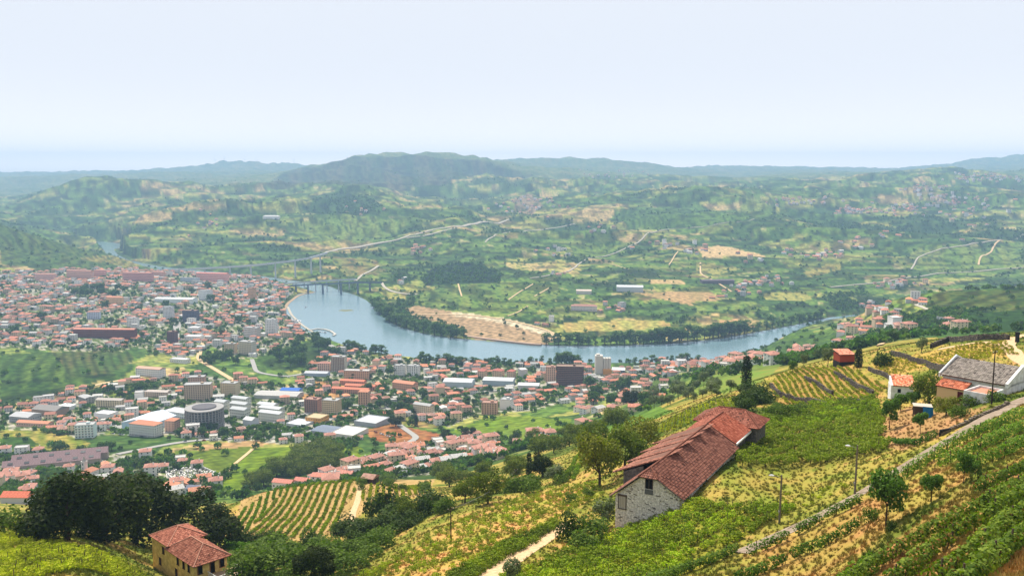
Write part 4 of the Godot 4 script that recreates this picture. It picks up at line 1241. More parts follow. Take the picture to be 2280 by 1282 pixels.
func houses():
	house_kinds()
	var spots := []
	var works := world_poly([[370,885],[470,862],[660,858],[770,890],[880,928],[830,975],[690,972],[560,978],[370,955]])
	# streets: rows of houses back to back, with a lane after every second row
	for q in [[-0.32, -700.0, -1560.0], [0.12, -1560.0, -2950.0]]:
		var cs := cos(float(q[0]))
		var sn := sin(float(q[0]))
		var row := 0
		var v := -3400.0
		while v < -300.0:
			row += 1
			var u := -2200.0
			while u < 2200.0:
				u += rng.randf_range(11.5, 19.0)
				if n_big.get_noise_2d(u / 160.0, v / 260.0) > 0.24: continue
				var bend := 26.0 * n_mid.get_noise_2d(u / 420.0, v / 420.0)
				var x := u * cs - (v + bend) * sn
				var z := u * sn + (v + bend) * cs + rng.randf_range(-1.6, 1.6)
				if z > q[1] or z < q[2] or absf(x) > 0.64 * -z: continue
				if fmod(u + 5000.0, 96.0) < 12.0: continue
				if in_town(x, z) and rng.randf() < 0.80 and n_mid.get_noise_2d(x / 90.0, z / 90.0) > -0.14 and is_free(x, z, 4.0) and not (rng.randf() < 0.72 and Geometry2D.is_point_in_polygon(Vector2(x, z), works)):
					spots.append([x, z, -float(q[0]) + (PI / 2 if rng.randf() < 0.22 else 0.0) + rng.randfn() * 0.06])
			v += 14.5 if row % 2 == 0 else 25.0
	# streets of the terraced village, and hamlets on the slopes
	for line in [[[690,1088],[745,1066]],[[745,1062],[870,1044]],[[770,1050],[900,1030]],[[800,1036],[930,1012]],[[690,1076],[790,1050]],[[860,1060],[960,1048]],[[960,1040],[1080,1012]],[[930,1022],[1050,996]],[[1050,1004],[1120,1020]]]:
		var a := on(line[0][0], line[0][1])
		var b := on(line[1][0], line[1][1])
		var n := int(a.distance_to(b) / 10.0)
		for k in n: if -lerpf(a.z, b.z, (k + 0.5) / n) > 620.0: spots.append([lerpf(a.x, b.x, (k + 0.5) / n), lerpf(a.z, b.z, (k + 0.5) / n), atan2(-(b.z - a.z), b.x - a.x)])
	for e in [[1895,735,34,14,16],[1960,690,40,16,16],[1990,730,34,16,14],[2120,725,30,12,9],[1700,810,60,10,16],[1580,812,60,10,22],[1480,815,50,10,20],[1420,870,60,22,22],[1340,905,50,20,14],[1790,788,26,10,8],[1890,772,30,8,7],[2040,672,20,8,6],[1430,912,16,8,3],[1290,965,24,8,4],[1200,980,26,8,5],[380,1092,30,10,6],[40,1072,40,12,9],[30,1112,40,8,5]]:
		for k in e[4]:
			var g := on(e[0] + rng.randf_range(-e[2], e[2]), e[1] + rng.randf_range(-e[3], e[3]))
			if -g.z > 720.0: spots.append([g.x, g.z])
	# far villages
	var far_n := spots.size()
	for e in [[2200,395,70,9,60],[2060,420,50,10,26],[2110,445,60,12,44],[1900,468,40,9,36],[2030,465,60,10,40],[1780,448,60,8,26],[1710,570,70,12,10],[1850,570,40,8,14],[1700,630,46,12,24],[2010,632,60,8,22],[1360,390,60,10,20],[1180,460,60,16,36],[1240,612,16,6,6],[1330,510,40,10,8],[1480,545,40,8,10],[930,555,30,12,8],[1640,648,40,12,12],[1220,720,20,6,4],[1380,690,30,10,8],[890,630,12,6,3],[460,500,60,20,10],[800,470,60,20,8],[1560,560,60,20,8],[1900,540,90,20,14],[2150,480,80,30,24],[1240,560,50,14,8]]:
		for k in e[4]:
			var g := on(e[0] + rng.randfn() * e[2] * 0.6, e[1] + rng.randfn() * e[3] * 0.6)
			if not (-g.z < 1900.0): spots.append([g.x, g.z])
	spots.sort_custom(func(a, b): return a[1] > b[1])
	var protos := []
	for k in HOUSE_KINDS.size(): protos.append(make_house(k))
	var st := Shape.new()
	var far := Shape.new()
	var n := 0
	for s in spots:
		var turn: float = s[2] if s.size() > 2 else (n_big.get_noise_2d(s[0] / 260.0, s[1] / 260.0) * 1.6 - 0.2 + (PI / 2 if rng.randf() < 0.35 else 0.0))
		var k := rng.randi() % HOUSE_KINDS.size()
		if (k == 6 or k == 7) and (rng.randf() < 0.5 or at_edge(s)): k = 0
		var at := Vector3(s[0], height(s[0], s[1]), s[1])
		if at.y < 1.0: continue
		var p := seen_at(at)
		if p.x < -40.0 or p.x > 2320.0 or p.y > 1300.0: continue
		var size := rng.randf_range(0.85, 1.15)
		if n < 290:
			var o := dup(protos[k], at, turn, size)
			describe_later(o, HOUSE_KINDS[k][0], "house", "small houses of the town", at)
			n += 1
		else:
			add_house(far if -s[1] > 2950.0 else st, HOUSE_KINDS[k], Transform3D(Basis(Vector3.UP, turn).scaled(Vector3.ONE * (size if -s[1] < 2950.0 else 1.25)), at))
	var vm := paint("distant house", Color.WHITE, 0.9, {"vc": 1})
	tag(obj("town_houses", st.mesh(), vm), "mass of small red-roofed houses filling the rest of the town", "houses", "", "stuff")
	tag(obj("village_houses", far.mesh(), vm), "tiny houses of the villages scattered over the hills across the river", "houses", "", "stuff")

# ---------- bridges, quay ----------
func bridge(called: String, pts: Array, width: float, thick: float, piers: Array, label: String, col: Color, water := 0.0):
	# pts: [px, py, distance ahead]
	var o := base(called, Vector3.ZERO)
	var line := []
	for p in pts: line.append(at_d(p[0], p[1], p[2]))
	o.position = line[0]
	tag(o, label, "bridge")
	var m := paint("bridge concrete %s" % col.to_html(false), col, 0.9)
	var st := Shape.new()
	for k in line.size() - 1:
		var a: Vector3 = line[k] - line[0]
		var b: Vector3 = line[k + 1] - line[0]
		var s := Vector3(-(b - a).z, 0, (b - a).x).normalized() * width * 0.5
		var d := Vector3(0, thick, 0)
		st.quad(a - s, a + s, b + s, b - s)
		st.quad(a + s - d, b + s - d, b + s, a + s)
		st.quad(b - s - d, a - s - d, a - s, b - s)
		st.quad(a + s - d, a - s - d, b - s - d, b + s - d)
		for q in [s, -s]:
			var u: Vector3 = q * 0.98
			var up := Vector3(0, 1.1, 0)
			st.quad(a + u, b + u, b + u + up, a + u + up)
	obj("deck", st.mesh(), m, o)
	for t in piers:
		var f := clampf(t, 0.0, 0.9999) * (line.size() - 1)
		var k := int(f)
		var p: Vector3 = line[k].lerp(line[k + 1], f - k)
		var g := maxf(height(p.x, p.z), -3.0)
		if p.y - g < 3.0: continue
		var c := Shape.new()
		c.bar(Vector3(p.x, g - 2.0, p.z) - line[0], Vector3(p.x, p.y - thick * 0.8, p.z) - line[0], 3.4 if thick > 3 else 1.8, 2.6 if thick > 3 else 1.5, 8)
		obj("pier", c.mesh(), m, o)

func bridges():
	bridge("viaduct", [[340,601,3080],[420,598,3050],[500,594,3020],[570,589,3000],[640,581,2990],[690,573,2990],[728,562,3010]], 15.0, 4.5, [0.12,0.24,0.36,0.47,0.6,0.72,0.84,0.93], "high motorway viaduct on tall slim piers crossing the valley behind the town", Color(0.70, 0.71, 0.72))
	bridge("road_bridge", [[596,634,2700],[650,630,2690],[720,625,2680],[792,621,2680]], 9.0, 2.6, [0.1,0.22,0.34,0.46,0.58,0.7,0.82,0.93], "low pale road bridge crossing the river at the end of town", Color(0.66, 0.68, 0.70))
	bridge("iron_bridge", [[640,636,2640],[700,632,2625],[790,628,2600],[850,628,2600]], 6.0, 3.2, [0.1,0.25,0.4,0.55,0.7,0.85], "darker old bridge on stone piers just in front of the pale road bridge", Color(0.36, 0.40, 0.46))
	# quay ring: a curved jetty that closes off a small harbour
	var con := paint("quay stone", Color(0.66, 0.64, 0.60), 0.95)
	var o := base("harbour_jetty", flat(690, 738))
	tag(o, "curved stone jetty enclosing a small harbour beside the quay road", "jetty")
	var st := Shape.new()
	var pts := [[690,737],[706,734],[722,735],[736,739],[746,746],[742,749]]
	for k in pts.size() - 1:
		var a := flat(pts[k][0], pts[k][1], -1.0) - o.position
		var b := flat(pts[k + 1][0], pts[k + 1][1], -1.0) - o.position
		st.box(Transform3D(Basis(Vector3.UP, atan2(-(b.z - a.z), b.x - a.x)), (a + b) * 0.5), Vector3(a.distance_to(b) + 1.0, 3.0 + 0.01 * k, 5.0))
	obj("pier_wall", st.mesh(), con, o)
	# stepped embankment wall below the tan field
	var e := base("embankment", flat(1120, 764))
	tag(e, "stone embankment wall with a pale path along the far bank", "embankment")
	var s2 := Shape.new()
	var line := [[1036,752],[1080,758],[1130,764],[1185,770],[1205,771]]
	for k in line.size() - 1:
		var a := flat(line[k][0], line[k][1], -1.0) - e.position
		var b := flat(line[k + 1][0], line[k + 1][1], -1.0) - e.position
		s2.box(Transform3D(Basis(Vector3.UP, atan2(-(b.z - a.z), b.x - a.x)), (a + b) * 0.5 + Vector3(0, 0, -4)), Vector3(a.distance_to(b) + 1.0, 4.5 + 0.01 * k, 9.0))
	obj("stone_wall", s2.mesh(), paint("embankment stone", Color(0.62, 0.52, 0.44), 0.95), e)
	# islet
	var isl := Shape.new()
	var c := flat(770, 691)
	for k in 14:
		var a := TAU * k / 14
		var b := TAU * (k + 1) / 14
		var ra := 26.0 + 5.0 * sin(k * 2.3)
		var rb := 26.0 + 5.0 * sin((k + 1) * 2.3)
		isl.tri(Vector3(cos(a) * ra, -0.4, sin(a) * ra * 0.7), Vector3(0, 1.3, 0), Vector3(cos(b) * rb, -0.4, sin(b) * rb * 0.7))
	var io := obj("islet", isl.mesh(), paint("islet reeds", Color(0.40, 0.40, 0.24), 0.95))
	io.position = c
	io.set_meta("kind", "structure")

func boats():
	var white := paint("boat white", Color(0.86, 0.87, 0.88), 0.4)
	for e in [[700,741,9.0,0.4,"white cabin boat moored inside the quay ring, closest to the road"],[712,740,12.0,0.2,"longer white boat moored in the middle of the quay ring"],[724,741,9.0,-0.2,"small white boat moored near the tip of the quay ring"],[664,716,22.0,1.2,"long white river cruiser moored along the upper quay"],[680,684,8.0,0.9,"small motor boat out on the river near the sandy spit"]]:
		var o := base("boat", flat(e[0], e[1]), e[3])
		tag(o, e[4], "boat", "boats on the river")
		var l: float = e[2]
		var w := l * 0.15
		var st := Shape.new()
		var lo := [Vector3(-l * 0.48, -0.3, -w * 0.8), Vector3(l * 0.30, -0.3, -w * 0.8), Vector3(l * 0.44, -0.3, 0), Vector3(l * 0.30, -0.3, w * 0.8), Vector3(-l * 0.48, -0.3, w * 0.8)]
		var up := [Vector3(-l * 0.5, 1.1, -w), Vector3(l * 0.30, 1.2, -w), Vector3(l * 0.52, 1.5, 0), Vector3(l * 0.30, 1.2, w), Vector3(-l * 0.5, 1.1, w)]
		for k in 5: st.quad(lo[k], lo[(k + 1) % 5], up[(k + 1) % 5], up[k])
		for k in range(1, 4): st.tri(up[0], up[k], up[k + 1])
		obj("hull", st.mesh(), white, o)
		var cb := Shape.new()
		cb.box(Transform3D(Basis(), Vector3(-l * 0.08, 1.1, 0)), Vector3(l * 0.5, 1.3, w * 1.3))
		obj("cabin", cb.mesh(), paint("car glass", Color(0.08, 0.09, 0.11), 0.15), o)
		var rf := Shape.new()
		rf.box(Transform3D(Basis(), Vector3(-l * 0.08, 2.4, 0)), Vector3(l * 0.54, 0.2, w * 1.45))
		obj("cabin_roof", rf.mesh(), white, o)

func cars():
	var proto := Node3D.new()
	proto.set_meta("called", "parked_car")
	var tones := [["white", Color(0.86, 0.86, 0.86)], ["silver", Color(0.62, 0.63, 0.65)], ["dark", Color(0.12, 0.13, 0.15)], ["red", Color(0.55, 0.08, 0.07)]]
	var protos := []
	for t in tones:
		var o := Node3D.new()
		o.set_meta("called", "parked_car")
		var b := Shape.new()
		b.box(Transform3D(Basis(), Vector3(0, 0.35, 0)), Vector3(1.8, 0.62, 4.3))
		obj("body", b.mesh(), paint("car paint %s" % t[0], t[1], 0.35), o)
		var c := Shape.new()
		for s in [[1.0, 0.97, 0.8], [0.8, 1.48, 0.0]]: pass
		var lo := [Vector3(-0.85, 0.97, 1.1), Vector3(0.85, 0.97, 1.1), Vector3(0.85, 0.97, -1.7), Vector3(-0.85, 0.97, -1.7)]
		var up := [Vector3(-0.7, 1.5, 0.4), Vector3(0.7, 1.5, 0.4), Vector3(0.7, 1.5, -1.2), Vector3(-0.7, 1.5, -1.2)]
		for k in 4: c.quad(lo[(k + 1) % 4], lo[k], up[k], up[(k + 1) % 4])
		c.quad(up[0], up[3], up[2], up[1])
		obj("cabin", c.mesh(), paint("car glass", Color(0.08, 0.09, 0.11), 0.15), o)
		for x in [-0.85, 0.85]:
			for z in [-1.35, 1.35]:
				var w := Shape.new()
				w.bar(Vector3(x - 0.1, 0.32, z), Vector3(x + 0.1, 0.32, z), 0.32, 0.32, 10)
				obj("wheel", w.mesh(), paint("tyre", Color(0.05, 0.05, 0.05)), o)
		protos.append(o)
	var n := 0
	for e in [[920,1000,1010,980,14],[1096,986,1124,1014,12],[400,985,560,977,7],[250,968,330,975,8],[330,930,370,940,6],[860,908,920,900,7],[700,972,720,975,4],[600,962,660,960,6],[900,925,960,935,8],[640,842,700,836,6],[560,940,600,950,8],[620,962,690,975,9],[470,930,500,945,7],[500,960,540,968,8],[230,955,270,965,6],[690,900,740,905,7],[830,962,870,975,6],[940,905,990,915,8]]:
		for k in e[4]:
			var f: float = (k + rng.randf_range(0.1, 0.7)) / float(e[4])
			var g := on(lerpf(e[0], e[2], f), lerpf(e[1], e[3], f))
			var a := on(e[0], e[1])
			var b := on(e[2], e[3])
			var c := rng.randi() % 4
			if rng.randf() < 0.4: c = 0
			var o := dup(protos[c], g + Vector3(0, 0.9, 0), atan2(b.x - a.x, b.z - a.z) + (PI if rng.randf() < 0.5 else 0.0))
			describe_later(o, "%s car parked by the street" % tones[c][0], "car", "parked cars of the town", g)
			n += 1

# ---------- trees, shrubs, vines ----------
func leafy(st: Shape, lobes: Array, count: int, size: float, ca: Color, cb: Color, r: RandomNumberGenerator, inner := 0.25, droop := 0.0):
	var weight := 0.0
	for l in lobes: weight += l[1] * l[1]
	for l in lobes:
		var rad: Vector3 = Vector3.ONE * l[1] if l.size() < 3 else l[2]
		var shade := r.randf()
		for k in maxi(3, int(count * l[1] * l[1] / weight)):
			var u := r.randf_range(-0.75, 1.0)
			var a := r.randf() * TAU
			var q := sqrt(1.0 - u * u)
			var d := Vector3(q * cos(a), u, q * sin(a))
			var p: Vector3 = l[0] + d * rad * (1.0 - inner * r.randf() * r.randf() + 0.12 * r.randfn())
			var nrm := (d * 0.9 + Vector3(r.randfn(), r.randfn() + 0.5, r.randfn()) * 0.55).normalized()
			var t := nrm.cross(Vector3(r.randfn(), r.randfn() - droop, r.randfn())).normalized()
			var b := nrm.cross(t)
			var s := size * r.randf_range(0.65, 1.25)
			st.col = ca.lerp(cb, clampf(0.35 * shade + 0.65 * r.randf(), 0.0, 1.0))
			st.quad(p - t * s * 0.6, p + b * s * 0.42, p + t * s * 0.6, p - b * s * 0.42)
			for m in 6: st.n[st.n.size() - 1 - m] = nrm

func lobes_of(kind: String, r: RandomNumberGenerator) -> Array:
	var out := []
	match kind:
		"broad":
			out.append([Vector3(0, 0.58, 0), 0.30])
			for k in 13:
				var a := k * 2.4 + r.randf() * 0.5
				var y := r.randf_range(0.30, 0.84)
				var w := 0.34 * sqrt(clampf(1.0 - pow((y - 0.52) / 0.45, 2), 0.08, 1.0))
				out.append([Vector3(cos(a) * w, y, sin(a) * w), r.randf_range(0.12, 0.20)])
		"oak":
			out.append([Vector3(0, 0.50, 0), 0.34])
			for k in 16:
				var a := k * 2.4 + r.randf() * 0.5
				var y := r.randf_range(0.20, 0.84)
				var w := 0.37 * sqrt(clampf(1.0 - pow((y - 0.46) / 0.46, 2), 0.08, 1.0))
				out.append([Vector3(cos(a) * w, y, sin(a) * w), r.randf_range(0.12, 0.18)])
		"round":
			for k in 9:
				var a := k * 2.4 + r.randf() * 0.6
				var y := r.randf_range(0.42, 0.84)
				var w := 0.22 * sqrt(clampf(1.0 - pow((y - 0.62) / 0.32, 2), 0.05, 1.0))
				out.append([Vector3(cos(a) * w, y, sin(a) * w), r.randf_range(0.13, 0.19)])
		"bush":
			for k in 9:
				var a := k * 2.4 + r.randf() * 0.8
				var w := r.randf_range(0.05, 0.42)
				var h := r.randf_range(0.28, 0.75) * (1.0 - w * 0.8)
				out.append([Vector3(cos(a) * w, h, sin(a) * w), r.randf_range(0.18, 0.30)])
			out.append([Vector3(0, 0.2, 0), 0.42, Vector3(0.5, 0.24, 0.5)])
		"cypress":
			for k in 9:
				var y := 0.08 + 0.1 * k
				var w: float = 0.085 * sqrt(clampf(1.05 - pow((y - 0.36) / 0.66, 2), 0.02, 1.0))
				out.append([Vector3(r.randfn() * 0.006, y, r.randfn() * 0.006), 0.09, Vector3(w, 0.10, w)])
		"poplar":
			for k in 9:
				var a := k * 2.4
				var y := r.randf_range(0.16, 0.86)
				var w: float = 0.11 * sqrt(clampf(1.0 - pow((y - 0.46) / 0.5, 2), 0.05, 1.0))
				out.append([Vector3(cos(a) * w, y, sin(a) * w), r.randf_range(0.09, 0.14)])
		"vine":
			for k in 5:
				var a := k * 2.4 + r.randf()
				out.append([Vector3(cos(a) * 0.28, r.randf_range(0.45, 0.78), sin(a) * 0.28), r.randf_range(0.20, 0.30)])
	return out

func leaf_mat() -> StandardMaterial3D:
	return paint("leaf", Color(1.0, 1.0, 1.0), 0.75, {"vc": 1, "back": Color(0.80, 0.90, 0.34), "spec": 0.25})
func bark() -> StandardMaterial3D:
	return paint("bark", Color(0.26, 0.20, 0.15), 0.95)

# A tree one metre high, to be scaled: a trunk with limbs, and a crown of many small leaves.
func make_tree(called: String, kind: String, count: int, size: float, ca: Color, cb: Color, seed_: int, trunk := true) -> Node3D:
	var r := RandomNumberGenerator.new()
	r.seed = seed_
	var o := Node3D.new()
	o.name = called
	o.set_meta("called", called)
	var lobes := lobes_of(kind, r)
	if trunk:
		var st := Shape.new()
		var thick := 0.035 if kind == "broad" or kind == "oak" else 0.022
		var fork := Vector3(r.randfn() * 0.015, 0.26 if kind == "broad" or kind == "oak" else 0.36, r.randfn() * 0.015)
		if kind == "bush": fork.y = 0.12
		if kind == "cypress" or kind == "poplar": fork.y = 0.5
		st.bar(Vector3(0, -0.06, 0), fork, thick, thick * 0.72, 8)
		if kind != "cypress":
			for k in mini(7, lobes.size()): st.bar(fork, fork.lerp(lobes[k][0], 0.85), thick * 0.5, thick * 0.12, 5)
		obj("trunk", st.mesh(), bark(), o)
	var st := Shape.new()
	leafy(st, lobes, count, size, ca, cb, r)
	obj("crown", st.mesh(), leaf_mat(), o)
	return o

var TREES := {}
const DARK_A := Color(0.20, 0.24, 0.09)
const DARK_B := Color(0.34, 0.38, 0.15)
func tree_kinds():
	var e := {
		"oak": ["oak", 7000, 0.04, Color(0.13,0.17,0.07), Color(0.27,0.31,0.11)],
		"tree": ["broad", 2600, 0.05, Color(0.27,0.33,0.11), Color(0.45,0.48,0.17)],
		"yellow_tree": ["broad", 2400, 0.05, Color(0.34,0.37,0.12), Color(0.54,0.53,0.20)],
		"fruit_tree": ["round", 1700, 0.06, Color(0.25,0.36,0.14), Color(0.40,0.51,0.22)],
		"olive_tree": ["round", 1300, 0.06, Color(0.34,0.38,0.27), Color(0.50,0.53,0.40)],
		"shrub": ["bush", 900, 0.085, Color(0.25,0.33,0.12), Color(0.42,0.49,0.18)],
		"dark_shrub": ["bush", 900, 0.085, Color(0.18,0.24,0.10), Color(0.31,0.37,0.16)],
		"cypress": ["cypress", 1800, 0.03, Color(0.14,0.19,0.10), Color(0.22,0.28,0.14)],
		"poplar": ["poplar", 420, 0.075, Color(0.24,0.34,0.14), Color(0.36,0.46,0.20)],
		"town_tree": ["broad", 420, 0.13, Color(0.21,0.30,0.13), Color(0.34,0.43,0.18)],
	}
	var s := 100
	for k in e:
		TREES[k] = []
		for v in 3:
			s += 1
			TREES[k].append(make_tree(k if k != "yellow_tree" and k != "dark_shrub" else ("tree" if k == "yellow_tree" else "shrub"), e[k][0], e[k][1], e[k][2], e[k][3], e[k][4], s, e[k][0] != "bush"))

# middle of the foot in the picture, height there (and crown width against height)
func plant(kind: String, px: float, py: float, hpx: float, wide := 1.0, label := "", look := "", group := "", category := "tree", sink := 0.1) -> Node3D:
	var at := on(px, py)
	var h := hpx * -at.z / FOC * 1.05
	var o := dup(TREES[kind][rng.randi() % 3], at - Vector3(0, sink, 0), rng.randf() * TAU)
	o.scale = Vector3(h * wide, h, h * wide)
	if label: tag(o, label, category, group)
	else: describe_later(o, look, category, group, at + Vector3(0, h * 0.5, 0))
	return o

func thicket(kind: String, pts: Array, n: int, lo: float, hi: float, look: String, group: String, category := "shrub", wide := 1.3):
	var poly := PackedVector2Array()
	for p in pts: poly.append(Vector2(p[0], p[1]))
	var box := Rect2(poly[0], Vector2.ZERO)
	for p in poly: box = box.expand(p)
	var k := 0
	var tries := 0
	while k < n and tries < 4000:
		tries += 1
		var q := Vector2(rng.randf_range(box.position.x, box.end.x), rng.randf_range(box.position.y, box.end.y))
		if not Geometry2D.is_point_in_polygon(q, poly): continue
		k += 1
		plant(kind, q.x, q.y, rng.randf_range(lo, hi), wide * rng.randf_range(0.8, 1.2), "", look, group, category)

func crowd(called: String, mesh: Mesh, m: Material, where: Array, tints: PackedColorArray, label: String, category: String, parent: Node = null):
	var mm := MultiMesh.new()
	mm.transform_format = MultiMesh.TRANSFORM_3D
	mm.use_colors = true
	mm.mesh = mesh
	mm.instance_count = where.size()
	for k in where.size():
		mm.set_instance_transform(k, where[k])
		mm.set_instance_color(k, tints[k])
	var o := MultiMeshInstance3D.new()
	o.multimesh = mm
	o.material_override = m
	if parent:
		o.name = called
		parent.add_child(o, true)
		o.set_meta("kind", "stuff")
	else:
		o.name = numbered(called)
		add_child(o)
		tag(o, label, category, "", "stuff")

var vine_mesh := []
func vine_kinds():
	for v in 3:
		var r := RandomNumberGenerator.new()
		r.seed = 900 + v
		var st := Shape.new()
		leafy(st, lobes_of("vine", r), 110, 0.17, Color(0.36, 0.43, 0.12), Color(0.58, 0.61, 0.21), r, 0.5)
		st.col = Color(0.28, 0.21, 0.15)
		st.bar(Vector3(0, -0.1, 0), Vector3(0.03, 0.5, 0), 0.04, 0.03, 5)
		vine_mesh.append(st.mesh())

func world_poly(pts: Array) -> PackedVector2Array:
	var out := PackedVector2Array()
	for p in pts:
		var g := on(p[0], p[1])
		out.append(Vector2(g.x, g.z))
	return out

# A planted field: rows along the line a -> b.
func vineyard(called: String, pts: Array, a: Array, b: Array, gap: float, step: float, h: float, tone: Color, label: String, opts := {}):
	var poly := world_poly(pts)
	var box := Rect2(poly[0], Vector2.ZERO)
	for p in poly: box = box.expand(p)
	var ga := on(a[0], a[1])
	var gb := on(b[0], b[1])
	var dir := Vector2(gb.x - ga.x, gb.z - ga.z).normalized()
	var side := dir.orthogonal()
	var mid := box.get_center()
	var reach := box.size.length() * 0.5
	var spots := []
	var u := -reach
	while u < reach:
		var w := -reach
		while w < reach:
			var q := mid + dir * (w + rng.randfn() * 0.14 * step) + side * (u + rng.randfn() * 0.06 * gap)
			if Geometry2D.is_point_in_polygon(q, poly) and rng.randf() > opts.get("gaps", 0.06):
				spots.append(q)
			w += step
		u += gap
	spots.sort_custom(func(p, q): return p.y > q.y)
	var keep: int = opts.get("single", 0)
	var where := []
	var tints := PackedColorArray()
	var stakes := []
	for k in spots.size():
		var q: Vector2 = spots[k]
		var y := height(q.x, q.y)
		var s := h * rng.randf_range(0.78, 1.22)
		var basis := Basis(Vector3.UP, rng.randf() * TAU).scaled(Vector3(s * opts.get("wide", 1.15), s, s * opts.get("wide", 1.15)))
		var patch := n_mid.get_noise_2d(q.x / 12.0, q.y / 12.0)
		var c: Color = (tone * (1.0 + 0.3 * patch * opts.get("patchy", 1.0))).lerp(Color(1.25, 1.08, 0.8), clampf(rng.randf() * 0.5 - 0.2 + patch * 0.5, 0.0, 0.6) * opts.get("dry", 1.0))
		c = c * rng.randf_range(0.80, 1.10)
		c.a = 1.0
		var t := Transform3D(basis, Vector3(q.x, y - 0.05, q.y))
		if k < keep:
			var o := base("vine", t.origin)
			o.basis = basis
			obj("foliage", vine_mesh[k % 3], leaf_mat(), o)
			tag(o, opts.one, "vine", opts.many)
		else:
			where.append(t)
			tints.append(c)
		if rng.randf() < opts.get("stakes", 0.15): stakes.append(Transform3D(Basis(Vector3(1, 0, 0), rng.randfn() * 0.06), Vector3(q.x, y - 0.1, q.y)))
	crowd(called, vine_mesh[0], leaf_mat(), where, tints, label, "vines")
	if stakes.size():
		var st := Shape.new()
		st.box(Transform3D(), Vector3(0.07, h * 1.25 + 0.1, 0.07), false)
		var cs := PackedColorArray()
		for s in stakes: cs.append(Color(1, 1, 1))
		crowd("vineyard_stakes", st.mesh(), paint("weathered stake", Color(0.30, 0.26, 0.21), 0.95), stakes, cs, "weathered stakes among the %s" % opts.get("short", "vines"), "stakes")

# One trained row of vines, as a hedge of leaves on posts along the ground.
func vine_row(pts: Array, h: float, w: float, label: String, ca: Color, cb: Color, dense := 95.0, gaps := 0.0):
	var line := []
	for p in pts: line.append(on(p[0], p[1]))
	var o := base("vine_row", line[0])
	tag(o, label, "vine row", "")
	var r := RandomNumberGenerator.new()
	r.seed = 5000 + int(pts[0][0] * 7 + pts[0][1])
	var st := Shape.new()
	var posts := []
	var post := Shape.new()
	post.box(Transform3D(), Vector3(0.09, h * 0.98 + 0.3, 0.09))
	var pm := post.mesh()
	var trunk := Shape.new()
	trunk.bar(Vector3(0, -0.1, 0), Vector3(0.06, h * 0.45, 0.03), 0.05, 0.035, 5)
	trunk.bar(Vector3(0.06, h * 0.45, 0.03), Vector3(-0.1, h * 0.7, 0), 0.035, 0.02, 5)
	var tm := trunk.mesh()
	for k in line.size() - 1:
		var a: Vector3 = line[k]
		var b: Vector3 = line[k + 1]
		var len := Vector2(b.x - a.x, b.z - a.z).length()
		var dir := Vector3(b.x - a.x, 0, b.z - a.z).normalized()
		var side := Vector3(-dir.z, 0, dir.x)
		for m in int(len * dense * 1.5):
			var t := r.randf() * len
			var q := a + dir * t
			var lump := n_fine.get_noise_2d((q.x + q.z) * 1.4, q.z * 0.6 + k)
			var broad := n_mid.get_noise_2d((q.x - q.z) * 0.22, 3.0 + pts[0][1])
			if broad < -0.8 + gaps * 1.4: continue
			var ang := r.randf() * TAU
			var rad := sqrt(r.randf_range(0.35, 1.0))
			var grow := 1.0 + lump * 0.55 + broad * 0.25
			var off := side * cos(ang) * rad * w * 0.5 * grow
			var up := h * (0.60 + 0.40 * sin(ang) * rad * grow)
			var p := Vector3(q.x + off.x, 0, q.z + off.z) + dir * r.randfn() * 0.08
			p.y = height(q.x, q.z) + maxf(up, 0.15)
			var nrm := (side * cos(ang) + Vector3.UP * (sin(ang) + 0.3) + Vector3(r.randfn(), r.randfn(), r.randfn()) * 0.55).normalized()
			var tt := nrm.cross(Vector3(r.randfn(), r.randfn(), r.randfn())).normalized()
			var bb := nrm.cross(tt)
			var s := r.randf_range(0.09, 0.18)
			st.col = ca.lerp(cb, clampf(r.randf() * 0.8 + lump * 0.4 + 0.1, 0.0, 1.0))
			p -= o.position
			st.quad(p - tt * s, p + bb * s * 0.8, p + tt * s * 0.7, p - bb * s * 0.8)
			for e in 6: st.n[st.n.size() - 1 - e] = nrm
		var n := int(len / 1.6)
		for m in n:
			var q := a + dir * (m + 0.5) / n * len
			var t := obj("vine_stem", tm, bark(), o)
			t.position = Vector3(q.x, height(q.x, q.z), q.z) - o.position
			t.rotation.y = m * 1.7
			if m % 4 == 0:
				var pp := obj("post", pm, paint("weathered stake", Color(0.30, 0.26, 0.21), 0.95), o)
				pp.position = Vector3(q.x, height(q.x, q.z) - 0.1, q.z) + dir * 0.3 - o.position
	obj("foliage", st.mesh(), leaf_mat(), o)

